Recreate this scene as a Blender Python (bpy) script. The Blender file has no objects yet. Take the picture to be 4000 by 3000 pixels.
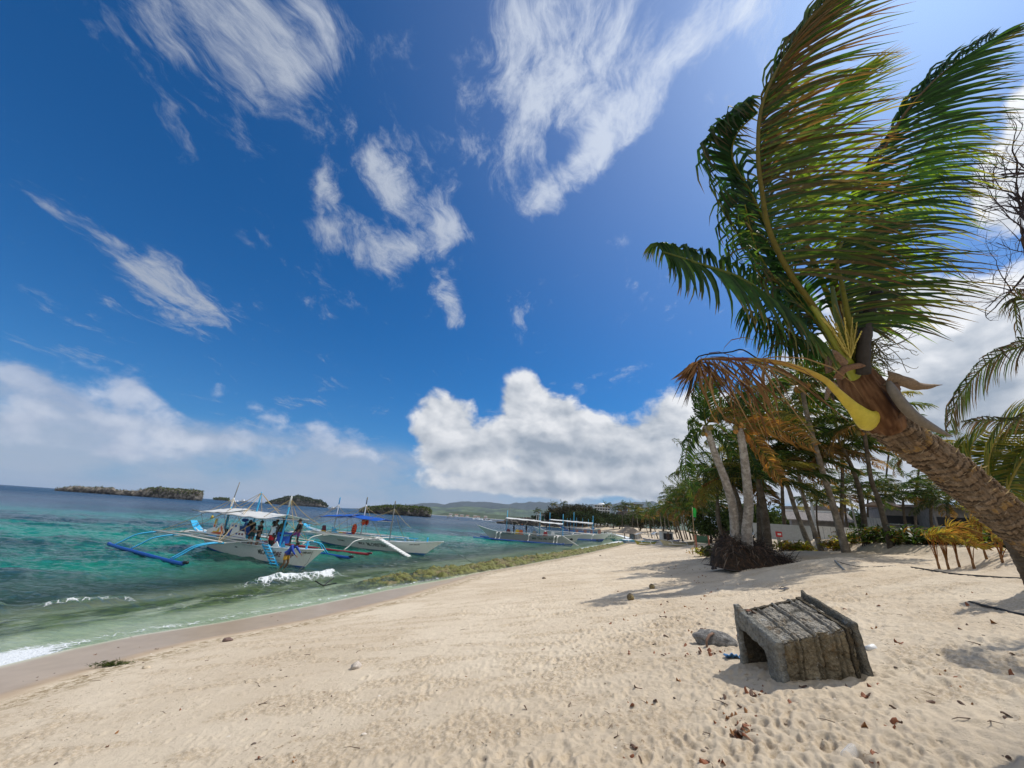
import bpy, bmesh, math, random
import numpy as np
from mathutils import Vector, Matrix, noise as mnoise
R = math.radians
sc = bpy.context.scene
COL = sc.collection
# ------------------------------------------------------------------ camera
FPX, H, PIT, ROL = 1500.0, 3.2, R(19.4), R(3.92)      # focal length in pixels of a 4000 px wide frame, eye height above water
_f = np.array([0, math.cos(PIT), math.sin(PIT)]); _r0 = np.array([1., 0, 0]); _u0 = np.array([0, -math.sin(PIT), math.cos(PIT)])
_r = math.cos(ROL)*_r0+math.sin(ROL)*_u0; _u = math.cos(ROL)*_u0-math.sin(ROL)*_r0
EYE = np.array([0, 0, H])
cd = bpy.data.cameras.new('camera'); cam = bpy.data.objects.new('camera', cd); COL.objects.link(cam)
cd.sensor_width = 36; cd.lens = 36*FPX/4000; cd.clip_start = .05; cd.clip_end = 60000
cam.matrix_world = Matrix(((_r[0], _u[0], -_f[0], 0), (_r[1], _u[1], -_f[1], 0), (_r[2], _u[2], -_f[2], H), (0, 0, 0, 1)))
sc.camera = cam
sc.render.resolution_x, sc.render.resolution_y = 1024, 768
sc.view_settings.view_transform = 'Standard'; sc.view_settings.look = 'None'
sc.view_settings.exposure = 0.0; sc.view_settings.gamma = 1; sc.view_settings.use_curve_mapping = False
sc.cycles.max_bounces = 8; sc.cycles.transparent_max_bounces = 24; sc.cycles.volume_bounces = 0
sc.cycles.caustics_reflective = False; sc.cycles.caustics_refractive = False
sc.cycles.sample_clamp_indirect = 4

def ray(x, y):
    return ((x-2000)*_r+(1500-y)*_u+FPX*_f)/FPX
def at(x, y, Z):
    """a place in the world seen at photo position x,y and Z metres deep"""
    return EYE+ray(x, y)*Z
def gp(x, y, z=0.):
    d = ray(x, y); return EYE+d*(z-H)/d[2]

# ------------------------------------------------------------------ sky and sun
SUN_EL, SUN_AZ = R(54), R(64)        # azimuth clockwise from +Y
SD = np.array([math.sin(SUN_AZ)*math.cos(SUN_EL), math.cos(SUN_AZ)*math.cos(SUN_EL), math.sin(SUN_EL)])
W = bpy.data.worlds.new('World'); sc.world = W; W.use_nodes = True
nt = W.node_tree; nt.nodes.clear()
class NT:
    def __init__(s, nt): s.nt = nt; s.L = nt.links
    def n(s, t, **k):
        nd = s.nt.nodes.new(t)
        for a, b in k.items(): setattr(nd, a, b)
        return nd
    def put(s, sock, v):
        if isinstance(v, bpy.types.NodeSocket): s.L.new(v, sock)
        elif v is not None: sock.default_value = v[:3] if (isinstance(v, (tuple, list)) and sock.type == 'VECTOR') else v
    def m(s, op, a, b=None, c=None, clamp=False):
        nd = s.n('ShaderNodeMath', operation=op, use_clamp=clamp)
        for i, v in enumerate((a, b, c)): s.put(nd.inputs[i], v)
        return nd.outputs[0]
    def vm(s, op, a, b=None, sc=None):
        nd = s.n('ShaderNodeVectorMath', operation=op)
        s.put(nd.inputs[0], a); s.put(nd.inputs[1], b)
        if sc is not None: s.put(nd.inputs['Scale'], sc)
        return nd.outputs[1] if op in ('DOT_PRODUCT', 'LENGTH') else nd.outputs[0]
    def ss(s, v, lo, hi, a=0., b=1.):
        nd = s.n('ShaderNodeMapRange', interpolation_type='SMOOTHSTEP')
        for i, q in enumerate((v, lo, hi, a, b)): s.put(nd.inputs[i], q)
        return nd.outputs[0]
    def lin(s, v, lo, hi, a=0., b=1.):
        nd = s.n('ShaderNodeMapRange')
        for i, q in enumerate((v, lo, hi, a, b)): s.put(nd.inputs[i], q)
        return nd.outputs[0]
    def mix(s, f, a, b, mode='MIX'):
        nd = s.n('ShaderNodeMix', data_type='RGBA', blend_type=mode)
        s.put(nd.inputs[0], f)
        for i, v in ((6, a), (7, b)):
            if isinstance(v, (tuple, list)) and len(v) == 3: v = (*v, 1)
            s.put(nd.inputs[i], v)
        return nd.outputs[2]
    def noise(s, vec, scale, detail=4, rough=.55, dist=0, lac=2.0, typ=None):
        nd = s.n('ShaderNodeTexNoise')
        if typ: nd.noise_type = typ
        s.put(nd.inputs['Vector'], vec); nd.inputs['Scale'].default_value = scale
        nd.inputs['Detail'].default_value = detail; nd.inputs['Roughness'].default_value = rough
        nd.inputs['Distortion'].default_value = dist; nd.inputs['Lacunarity'].default_value = lac
        return nd.outputs[0]
    def vor(s, vec, scale, feature='F1', rnd=1, out=0):
        nd = s.n('ShaderNodeTexVoronoi', feature=feature)
        s.put(nd.inputs['Vector'], vec); nd.inputs['Scale'].default_value = scale; nd.inputs['Randomness'].default_value = rnd
        return nd.outputs[out]
    def map(s, vec, loc=(0, 0, 0), rot=(0, 0, 0), sca=(1, 1, 1)):
        nd = s.n('ShaderNodeMapping'); s.put(nd.inputs[0], vec)
        nd.inputs[1].default_value = loc; nd.inputs[2].default_value = rot; nd.inputs[3].default_value = sca
        return nd.outputs[0]
    def bump(s, h, strength, dist, normal=None):
        nd = s.n('ShaderNodeBump'); nd.inputs['Strength'].default_value = strength; nd.inputs['Distance'].default_value = dist
        s.put(nd.inputs['Height'], h)
        if normal is not None: s.put(nd.inputs['Normal'], normal)
        return nd.outputs[0]

def build_sky():
    g = NT(nt)
    D = g.n('ShaderNodeTexCoord').outputs['Generated']
    D = g.vm('NORMALIZE', D)
    sky = g.n('ShaderNodeTexSky', sky_type='NISHITA'); sky.sun_disc = False
    sky.sun_elevation = SUN_EL; sky.sun_rotation = SUN_AZ; sky.altitude = 0; sky.air_density = 1.0; sky.dust_density = .25; sky.ozone_density = 2.0
    sep = g.n('ShaderNodeSeparateXYZ'); g.L.new(D, sep.inputs[0]); X, Y, Z = sep.outputs
    base = g.mix(1.0, sky.outputs[0], (*SKY_TINT, 1), 'MULTIPLY')
    sd = g.m('MAXIMUM', g.vm('DOT_PRODUCT', D, tuple(SD)), 0.0)
    glow = g.m('ADD', g.m('MULTIPLY', g.m('POWER', sd, 5), 2.1), g.m('MULTIPLY', g.m('POWER', sd, 24), 2.6))
    gn = g.n('ShaderNodeMix', data_type='RGBA', blend_type='ADD')
    gc = g.vm('SCALE', (1.0, .96, 1.05), None, glow)
    base = g.vm('ADD', base, gc)
    # pale air close to the horizon
    hz = g.m('POWER', 2.718, g.m('MULTIPLY', g.m('MAXIMUM', Z, 0.), -9.0))
    base = g.mix(g.m('MULTIPLY', hz, .8), base, (1.75, 3.2, 5.7))
    def blobs(lst):
        tot = None
        for (cx, cy, rx, ry, ang, w) in lst:
            a = R(ang); nrm = lambda v: v/np.linalg.norm(v)
            c = nrm(ray(cx, cy)); e1 = nrm(ray(cx+rx*math.cos(a), cy+rx*math.sin(a)))-c; e2 = nrm(ray(cx-ry*math.sin(a), cy+ry*math.cos(a)))-c
            M = np.array([e1, e2, c]); inv = np.linalg.inv(M)      # columns are the dual basis
            u, v = inv[:, 0], inv[:, 1]
            A = g.vm('DOT_PRODUCT', D, tuple(u)); B = g.vm('DOT_PRODUCT', D, tuple(v))
            q = g.m('MULTIPLY_ADD', B, B, g.m('MULTIPLY', A, A))
            e = g.m('POWER', .4, q)
            tot = g.m('MULTIPLY', e, w) if tot is None else g.m('MULTIPLY_ADD', e, w, tot)
        return tot
    # high wisps: noise laid out on the cloud deck, so that it streams away in perspective
    zz = g.m('ADD', g.m('MAXIMUM', Z, 0.), .12)
    pl = g.n('ShaderNodeCombineXYZ'); g.L.new(g.m('DIVIDE', X, zz), pl.inputs[0]); g.L.new(g.m('DIVIDE', Y, zz), pl.inputs[1])
    P = pl.outputs[0]
    warp = g.n('ShaderNodeTexNoise'); g.L.new(P, warp.inputs[0]); warp.inputs['Scale'].default_value = 2.2; warp.inputs['Detail'].default_value = 4
    Pw = g.vm('ADD', P, g.vm('SCALE', g.vm('SUBTRACT', warp.outputs[1], (.5, .5, .5)), None, .35))
    nw = g.noise(g.map(Pw, (3.1, 1.7, 0), (0, 0, R(-20)), (2.6, 1.3, 1)), 1.9, 11, .70, .25)
    nf = g.noise(g.map(Pw, (0, 0, 0), (0, 0, R(-20)), (1.5, .8, 1)), 13, 6, .65)
    wm = g.m('MINIMUM', blobs(WISPS), 1.15)
    dens = g.ss(g.m('ADD', wm, g.m('ADD', g.m('MULTIPLY', g.m('SUBTRACT', nw, .5), 4.6), g.m('MULTIPLY', g.m('SUBTRACT', nf, .5), 1.0))), .34, 1.62)
    dens = g.m('MULTIPLY', dens, .80)
    # cumulus
    Dn = g.n('ShaderNodeTexNoise'); g.L.new(D, Dn.inputs[0]); Dn.inputs['Scale'].default_value = 7; Dn.inputs['Detail'].default_value = 3
    Dw = g.vm('ADD', D, g.vm('SCALE', g.vm('SUBTRACT', Dn.outputs[1], (.5, .5, .5)), None, .05))
    cs = g.map(Dw, (0, 0, 0), (0, 0, 0), (1, 1, 1.5))
    nc = g.noise(cs, 8.5, 9, .58)
    off = g.vm('ADD', cs, tuple(SD*.028))
    nc2 = g.noise(off, 8.5, 4, .5); nc3 = g.noise(cs, 8.5, 4, .5); nc4 = g.noise(cs, 30, 5, .6)
    cm = g.m('MINIMUM', blobs(CUMULI), 1.2)
    cd0 = g.m('ADD', cm, g.m('MULTIPLY', g.m('SUBTRACT', nc, .5), 1.9))
    cden = g.ss(cd0, .46, .86)
    soft = g.ss(blobs(SOFT), .15, 1.0)
    softd = g.m('MULTIPLY', soft, g.ss(g.noise(g.map(Dw, (2, 0, 0), (0, 0, 0), (1, 1, 2.2)), 5, 7, .6), .2, .6))
    lit = g.m('ADD', g.m('MULTIPLY', g.m('SUBTRACT', nc3, nc2), 3.0), g.m('ADD', .55, g.m('MULTIPLY', nc4, .3)))
    thick = g.ss(cd0, .6, 1.6)
    lit = g.m('SUBTRACT', lit, g.m('MULTIPLY', thick, g.m('MULTIPLY', blobs(SHADES), .62)), None, True)
    nearsun = g.m('ADD', .86, g.m('MULTIPLY', g.m('POWER', sd, 4), .3))
    cc = g.mix(lit, (3.6, 4.3, 5.3), (9.3, 9.5, 9.9))
    cc = g.vm('SCALE', cc, None, nearsun)
    wc = g.vm('SCALE', (6.6, 7.2, 8.2), None, g.m('ADD', .68, g.m('MULTIPLY', g.m('POWER', sd, 2), .55)))
    c = g.mix(g.m('MULTIPLY', softd, .8), base, (4.0, 4.7, 5.9))
    lm = g.m('MINIMUM', blobs(LOWS), 1.3)
    lo_ = g.ss(g.m('ADD', lm, g.m('MULTIPLY', g.m('SUBTRACT', nc, .5), 3.2)), .55, 1.35)
    c = g.mix(dens, c, wc)
    c = g.mix(g.m('MULTIPLY', lo_, .82), c, g.mix(g.m('ADD', .5, g.m('MULTIPLY', g.m('SUBTRACT', nc3, nc2), 3.5), None, True), (3.6, 4.4, 6.0), (6.4, 6.9, 8.0)))
    c = g.mix(cden, c, cc)
    # unseen cloud bank added behind the camera and overhead as white fill for shade
    bk = g.ss(g.m('ADD', g.vm('DOT_PRODUCT', D, (-.25, -.86, .44)), g.m('MULTIPLY', g.m('SUBTRACT', nw, .5), .5)), .25, .7)
    c = g.mix(g.m('MULTIPLY', bk, .85), c, (8.2, 8.3, 8.4))
    bg = g.n('ShaderNodeBackground'); g.L.new(c, bg.inputs[0]); bg.inputs[1].default_value = .1
    out = g.n('ShaderNodeOutputWorld'); g.L.new(bg.outputs[0], out.inputs[0])
SKY_TINT = (.04, .54, 1.0)
WISPS = [(740, 40, 300, 190, 20, .95), (1010, 150, 340, 200, 25, 1.05), (1240, 120, 170, 150, 0, .8), (1000, 330, 200, 120, 30, .5), (900, 420, 130, 130, 45, .35), (1560, 130, 90, 190, 8, .5),
  (2080, 120, 190, 230, 0, .85), (2330, 90, 230, 240, 0, .9), (2120, 380, 190, 170, 0, .75), (2000, 560, 130, 200, 20, .5), (2760, 110, 200, 80, -48, 1.15), (2890, 10, 120, 80, -40, 1.1),
  (2590, 300, 190, 55, -58, .8), (2470, 470, 170, 70, -60, .85), (2330, 600, 170, 75, -50, .95), (2170, 740, 170, 75, -38, 1.0), (2440, 330, 150, 190, 0, .5), (1980, 640, 90, 150, 10, .35),
  (1265, 740, 55, 160, 0, 1.0), (1350, 880, 110, 90, 50, 1.0), (1470, 1000, 140, 80, 38, 1.05), (1640, 960, 140, 65, -15, 1.05), (1500, 690, 70, 120, -25, 1.1), (1620, 800, 110, 70, 40, .85), (1740, 900, 80, 70, 0, .9),
  (650, 1110, 210, 110, 35, 1.25), (800, 1220, 110, 60, 40, .8), (1765, 1160, 45, 105, -15, .85), (1780, 1260, 50, 40, 0, .5), (1260, 1210, 130, 60, 0, .3), (190, 820, 150, 60, 0, .22),
  (2470, 1110, 60, 35, 0, .4), (2440, 940, 25, 45, 0, .35), (2440, 1480, 70, 50, 20, .7), (1260, 1540, 170, 60, -20, .45), (400, 1330, 90, 50, 0, .3), (130, 1350, 180, 40, 15, .3)]
LOWS = [(130, 1500, 120, 60, 25, .8), (200, 1580, 220, 90, 25, .95), (380, 1660, 260, 80, 15, .9), (520, 1540, 110, 80, 30, 1.0), (640, 1620, 160, 80, 35, 1.0), (760, 1690, 240, 70, 12, .95), (80, 1700, 300, 80, 8, .85), (450, 1760, 400, 50, 8, .6), (1100, 1720, 220, 60, 8, .6), (1290, 1690, 160, 75, 10, .95), (1240, 1540, 120, 50, -20, .6), (20, 1440, 160, 50, 20, .55), (960, 1560, 160, 50, 15, .35), (1500, 1780, 260, 50, 5, .6)]
CUMULI = [  (1720, 1610, 130, 100, 0, .95), (1760, 1730, 150, 90, 0, .9), (2060, 1520, 75, 90, 0, 1.0), (2070, 1640, 160, 110, 0, 1.1), (2220, 1700, 190, 110, 0, 1.1), (2000, 1760, 300, 60, 0, .9), (2450, 1760, 220, 100, 0, 1.1),
  (2690, 1690, 160, 160, 0, 1.2), (2620, 1850, 300, 110, 0, 1.1), (2250, 1885, 480, 62, 2, .95), (1980, 1905, 300, 40, 2, .6), (2900, 1800, 300, 220, 0, 1.1),
  (3480, 1230, 260, 120, -5, 1.1), (3700, 1330, 330, 200, 0, 1.2), (3980, 1240, 190, 120, 0, 1.2), (3950, 1500, 330, 260, 0, 1.3), (3500, 1550, 330, 260, 0, 1.3), (3200, 1600, 260, 260, 0, 1.1), (3700, 1850, 600, 160, 0, 1.0),
  (4010, 520, 110, 250, 12, 1.1), (3900, 760, 170, 160, 0, 1.0), (3650, 950, 160, 90, 0, .5), (4300, 900, 260, 500, 0, 1.2), (3150, 1130, 120, 80, 0, .35)]
SOFT = [(2300, 1985, 700, 45, 4, 1.6), (1900, 1990, 500, 35, 4, 1.1), (2950, 1960, 500, 90, 4, 1.4), (150, 1700, 420, 130, 8, .9), (600, 1760, 500, 110, 8, .8), (1250, 1790, 420, 90, 6, .9), (1700, 1880, 500, 90, 5, .9), (2200, 1950, 600, 70, 4, 1.0), (2700, 1950, 400, 90, 4, 1.1), (3500, 1950, 900, 150, 4, 1.2), (0, 1560, 260, 150, 0, .6), (1000, 1880, 900, 60, 4, .5)]
SHADES = [(2250, 1790, 260, 60, 0, .9), (2050, 1745, 500, 45, 0, .8), (2700, 1850, 280, 100, 0, .8), (2300, 1935, 600, 40, 3, 1.0), (3900, 1480, 230, 160, -15, 1.0), (3900, 1750, 500, 200, 0, .7), (600, 1690, 350, 60, 8, .9), (250, 1720, 300, 80, 8, .9), (3500, 1800, 300, 250, 0, .5), (1700, 1790, 200, 40, 0, .6)]
build_sky()
W.cycles.sampling_method = 'MANUAL'; W.cycles.sample_map_resolution = 256
sl = bpy.data.lights.new('sun', 'SUN'); sl.energy = 4.0; sl.angle = R(.55); sl.color = (1, .955, .88)
so = bpy.data.objects.new('sun', sl); COL.objects.link(so); so.location = (30, 15, 60)
so.rotation_euler = Vector(tuple(SD)).to_track_quat('Z', 'Y').to_euler()

# ------------------------------------------------------------------ helpers
def tag(o, label=None, cat=None, group=None, kind=None):
    if label: o['label'] = label
    if cat: o['category'] = cat
    if group: o['group'] = group
    if kind: o['kind'] = kind
    return o
def link(name, me, mat=None, parent=None):
    o = bpy.data.objects.new(name, me); COL.objects.link(o)
    if mat is not None:
        ms = mat if isinstance(mat, (list, tuple)) else [mat]
        me.materials.clear()
        for m_ in ms: me.materials.append(m_)
    if parent is not None: o.parent = parent
    return o
def empty(name, loc, rz=0, label=None, cat=None, group=None):
    o = bpy.data.objects.new(name, None); COL.objects.link(o); o.location = loc; o.rotation_euler = (0, 0, rz); o.empty_display_size = .3
    return tag(o, label, cat, group)
def copy_tree(o, parent=None):
    c = o.copy(); COL.objects.link(c); c.parent = parent
    for ch in list(o.children): copy_tree(ch, c)
    return c
def pmesh(name, V, Fc, smooth=False, attrs=None, cols=None):
    me = bpy.data.meshes.new(name)
    V = np.asarray(V, dtype=np.float32)
    if isinstance(Fc, np.ndarray):
        k = Fc.shape[1]; nf = len(Fc)
        me.vertices.add(len(V)); me.vertices.foreach_set('co', V.ravel())
        me.loops.add(nf*k); me.loops.foreach_set('vertex_index', Fc.astype(np.int32).ravel())
        me.polygons.add(nf); me.polygons.foreach_set('loop_start', np.arange(nf, dtype=np.int32)*k)
        me.polygons.foreach_set('loop_total', np.full(nf, k, dtype=np.int32))
        me.update(calc_edges=True)
    else:
        me.from_pydata([tuple(map(float, v)) for v in V], [], Fc)
    for kx, a in (attrs or {}).items():
        at_ = me.attributes.new(kx, 'FLOAT', 'POINT'); at_.data.foreach_set('value', np.asarray(a, dtype=np.float32).ravel())
    for kx, a in (cols or {}).items():
        at_ = me.attributes.new(kx, 'FLOAT_COLOR', 'POINT'); at_.data.foreach_set('color', np.asarray(a, dtype=np.float32).ravel())
    if smooth: me.polygons.foreach_set('use_smooth', np.ones(len(me.polygons), dtype=bool))
    return me
def mat(name, col=(.5, .5, .5), rough=.6, var=.0, scale=8, bump=0, bscale=40, metal=0, spec=.5, trans=0, attr=None, coord='Object', detail=5, col2=None, bdist=.01):
    """plain painted / natural surface with some uneven colour and relief"""
    m = bpy.data.materials.new(name); m.use_nodes = True; g = NT(m.node_tree); b = m.node_tree.nodes['Principled BSDF']
    tc = g.n('ShaderNodeTexCoord').outputs[coord]
    b.inputs['Roughness'].default_value = rough; b.inputs['Metallic'].default_value = metal; b.inputs['Specular IOR Level'].default_value = spec
    base = (*col, 1)
    if attr:
        a = g.n('ShaderNodeAttribute'); a.attribute_name = attr; base = a.outputs['Color']
    if var or col2:
        n_ = g.noise(tc, scale, detail, .6)
        if col2: base = g.mix(g.ss(n_, .42, .62), base, (*col2, 1))
        if var:
            k = g.lin(g.noise(tc, scale*2.3, detail, .65), .3, .7, 1-var, 1+var)
            base = g.vm('SCALE', base, None, k)
    g.put(b.inputs['Base Color'], base)
    if bump: g.L.new(g.bump(g.noise(tc, bscale, 6, .6), bump, bdist), b.inputs['Normal'])
    if trans:
        tr = g.n('ShaderNodeBsdfTranslucent'); g.put(tr.inputs[0], g.vm('MULTIPLY', base, (1.9, 1.65, .8)) if attr else base); mx = g.n('ShaderNodeMixShader'); mx.inputs[0].default_value = trans
        g.L.new(b.outputs[0], mx.inputs[1]); g.L.new(tr.outputs[0], mx.inputs[2]); g.L.new(mx.outputs[0], m.node_tree.nodes['Material Output'].inputs[0])
    return m
class MB:
    """collects boxes, tubes and sheets and links them as one mesh"""
    def __init__(s): s.V = []; s.F = []; s.C = None
    def add(s, V, Fc):
        n = len(s.V); s.V += [tuple(v) for v in V]; s.F += [tuple(i+n for i in f) for f in Fc]; return s
    def box(s, c, d, rz=0, M=None, taper=1.):
        hx, hy, hz = d[0]/2, d[1]/2, d[2]/2; P = []
        for z in (-1, 1):
            t = taper if z > 0 else 1
            for x, y in ((-1, -1), (1, -1), (1, 1), (-1, 1)):
                v = Vector((x*hx*t, y*hy*t, z*hz))
                if M is not None: v = M @ v
                if rz: v = Matrix.Rotation(rz, 3, 'Z') @ v
                P.append(v+Vector(c))
        return s.add(P, [(3, 2, 1, 0), (4, 5, 6, 7), (0, 1, 5, 4), (1, 2, 6, 5), (2, 3, 7, 6), (3, 0, 4, 7)])
    def beam(s, a, b, w, h, up=(0, 0, 1)):
        a = Vector(a); b = Vector(b); t = (b-a).normalized(); sd_ = t.cross(Vector(up)).normalized(); u = sd_.cross(t)
        P = []
        for q in (a, b):
            for x, y in ((-1, -1), (1, -1), (1, 1), (-1, 1)): P.append(q+sd_*x*w/2+u*y*h/2)
        return s.add(P, [(3, 2, 1, 0), (4, 5, 6, 7), (0, 1, 5, 4), (1, 2, 6, 5), (2, 3, 7, 6), (3, 0, 4, 7)])
    def tube(s, pts, r, n=8, closed=True, squash=None):
        pts = [Vector(tuple(map(float, p))) for p in pts]; m_ = len(pts)
        rs = r if isinstance(r, (list, tuple, np.ndarray)) else [r]*m_
        t0 = (pts[1]-pts[0]).normalized(); ref = Vector((0, 0, 1)) if abs(t0.z) < .9 else Vector((1, 0, 0))
        u = t0.cross(ref).normalized(); P = []
        for i in range(m_):
            t = (pts[min(i+1, m_-1)]-pts[max(i-1, 0)]).normalized(); u = (u-t*u.dot(t)).normalized(); v = t.cross(u)
            for k in range(n):
                a = 2*math.pi*k/n; P.append(pts[i]+(u*math.cos(a)*(squash or 1)+v*math.sin(a))*rs[i])
        Fc = [(i*n+k, i*n+(k+1) % n, (i+1)*n+(k+1) % n, (i+1)*n+k) for i in range(m_-1) for k in range(n)]
        if closed: Fc += [tuple(range(n))[::-1], tuple((m_-1)*n+k for k in range(n))]
        return s.add(P, Fc)
    def grid(s, fn, nu, nv):
        P = [fn(i/nu, j/nv) for i in range(nu+1) for j in range(nv+1)]
        return s.add(P, [(i*(nv+1)+j, (i+1)*(nv+1)+j, (i+1)*(nv+1)+j+1, i*(nv+1)+j+1) for i in range(nu) for j in range(nv)])
    def slab(s, fn, nu, nv, th):
        """sheet fn(u,v) with real thickness th downwards"""
        n = len(s.V); s.grid(fn, nu, nv); s.grid(lambda u, v: Vector(fn(u, v))-Vector((0, 0, th)), nu, nv)
        k = (nu+1)*(nv+1); ix = lambda i, j: n+i*(nv+1)+j
        rim = [(ix(i, 0), ix(i+1, 0)) for i in range(nu)]+[(ix(nu, j), ix(nu, j+1)) for j in range(nv)]+[(ix(i+1, nv), ix(i, nv)) for i in range(nu)]+[(ix(0, j+1), ix(0, j)) for j in range(nv)]
        s.F += [(b, a, a+k, b+k) for a, b in rim]; return s
    def ball(s, c, r, nu=12, nv=8, rough=0, seed=0):
        r = r if isinstance(r, (tuple, list)) else (r, r, r); P = []
        for j in range(nv+1):
            for i in range(nu):
                th = math.pi*j/nv; ph = 2*math.pi*i/nu; d = Vector((math.sin(th)*math.cos(ph), math.sin(th)*math.sin(ph), math.cos(th)))
                k = 1+rough*mnoise.noise(d*2.2+Vector((seed*7.3, seed*3.1, 0)))+rough*.5*mnoise.noise(d*5+Vector((seed*3.3, 0, seed)))
                P.append(Vector(c)+Vector((d.x*r[0], d.y*r[1], d.z*r[2]))*k)
        return s.add(P, [(j*nu+i, (j+1)*nu+i, (j+1)*nu+(i+1) % nu, j*nu+(i+1) % nu) for j in range(nv) for i in range(nu)])
    def build(s, name, m_, parent=None, smooth=False):
        me = bpy.data.meshes.new(name); me.from_pydata([tuple(v) for v in s.V], [], s.F); me.validate(); me.update()
        if smooth: me.polygons.foreach_set('use_smooth', np.ones(len(me.polygons), dtype=bool))
        return link(name, me, m_, parent)
def spline(pts, n):
    """smooth curve through the points (Catmull-Rom), n samples"""
    P = np.array(pts, float); P = np.vstack([2*P[0]-P[1], P, 2*P[-1]-P[-2]]); out = []
    segs = len(P)-3
    for k in range(n):
        t = k/(n-1)*segs; i = min(int(t), segs-1); t -= i
        a, b, c, d = P[i], P[i+1], P[i+2], P[i+3]
        out.append(.5*((2*b)+(-a+c)*t+(2*a-5*b+4*c-d)*t*t+(-a+3*b-3*c+d)*t**3))
    return np.array(out)
# value noise on numpy arrays
_rs = np.random.RandomState(5); _T = _rs.rand(256, 256).astype(np.float32)
def vn(x, y, o=0):
    x = x+o*17.13; y = y+o*9.71
    xi = np.floor(x).astype(int); yi = np.floor(y).astype(int); fx = x-xi; fy = y-yi
    fx = fx*fx*(3-2*fx); fy = fy*fy*(3-2*fy); a = _T[xi % 256, yi % 256]; b = _T[(xi+1) % 256, yi % 256]; c = _T[xi % 256, (yi+1) % 256]; d = _T[(xi+1) % 256, (yi+1) % 256]
    return (a*(1-fx)+b*fx)*(1-fy)+(c*(1-fx)+d*fx)*fy
def fbm(x, y, oct=4, o=0, g=.5):
    s = 0; a = 1; t = 0
    for k in range(oct): s = s+a*vn(x*2**k, y*2**k, o+k); t += a; a *= g
    return s/t
def sst(x, a, b):
    t = np.clip((x-a)/(b-a), 0, 1); return t*t*(3-2*t)
# ------------------------------------------------------------------ lie of the land
SHORE = [(-60, -300), (-25, -60), (-14, -10), (-11.3, 0), (-9.9, 5), (-9.3, 8.3), (-9.0, 9.8), (-8.6, 10.9), (-7.6, 12.4), (-6.6, 14.4), (-5.8, 16.2), (-4.7, 18.8), (-3.0, 22.2), (-.9, 27), (.9, 30.4), (8.9, 47), (20, 72), (30.8, 99),
         (42, 130), (50, 171), (57, 220), (55, 262), (42, 285), (20, 292), (2, 296), (-4, 310), (4, 345), (60, 420), (400, 640)]
LAND = np.array(SHORE+[(3000, 800), (3000, -300)], float); SH = np.array(SHORE, float)
def sdist(x, y):
    x = np.asarray(x, float); y = np.asarray(y, float); best = np.full(x.shape, 1e9)
    for a, b in zip(SH[:-1], SH[1:]):
        dx, dy = b-a; t = np.clip(((x-a[0])*dx+(y-a[1])*dy)/(dx*dx+dy*dy), 0, 1)
        best = np.minimum(best, np.hypot(x-a[0]-t*dx, y-a[1]-t*dy))
    ins = np.zeros(x.shape, bool); n = len(LAND)
    for i in range(n):
        a = LAND[i]; b = LAND[(i+1) % n]; c = (a[1] > y) != (b[1] > y)
        with np.errstate(divide='ignore', invalid='ignore'): xx = (b[0]-a[0])*(y-a[1])/(b[1]-a[1]+1e-12)+a[0]
        ins ^= c & (x < xx)
    return np.where(ins, best, -best)
PD = [-400, -120, -40, -20, -10, -5, -2, 0, 3, 6, 9, 11, 13, 15, 17, 20, 25, 40, 100, 600]
PZ = [-9, -6, -3.2, -1.9, -.95, -.5, -.25, 0, .36, .85, 1.3, 1.6, 1.95, 2.3, 2.62, 3.02, 3.32, 3.5, 3.9, 5]
def ground(x, y, d=None):
    x = np.asarray(x, float); y = np.asarray(y, float)
    if d is None: d = sdist(x, y)
    z = np.interp(d, PD, PZ)
    w = sst(d, 8, 14)
    far = np.hypot(x, y)
    z = z+w*((fbm(x/6, y/6, 3, 1)-.5)*.42*sst(far, 5, 12)+(fbm(x/1.9, y/1.9, 2, 7)-.5)*.10)
    # sand piled against the uprooted palms
    z = z+.22*np.exp(-(((x-9.6)/1.6)**2+((y-12.2)/1.0)**2))
    z = z+.28*sst(d+np.sin(x*.8)*.5, 18.2, 19.0)*sst(far, 12, 16)*(1-sst(far, 40, 60))
    return z
def G(x, y): return float(ground(np.array([x]), np.array([y]))[0])
def hit(px, py):
    """where the view through photo position px,py meets the ground"""
    d = ray(px, py); t = np.concatenate([np.arange(2, 60, .04), np.arange(60, 500, .5)]); P = EYE+np.outer(t, d)
    below = P[:, 2] <= ground(P[:, 0], P[:, 1]); i = int(np.argmax(below)) if below.any() else len(t)-1
    return P[i]
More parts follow.
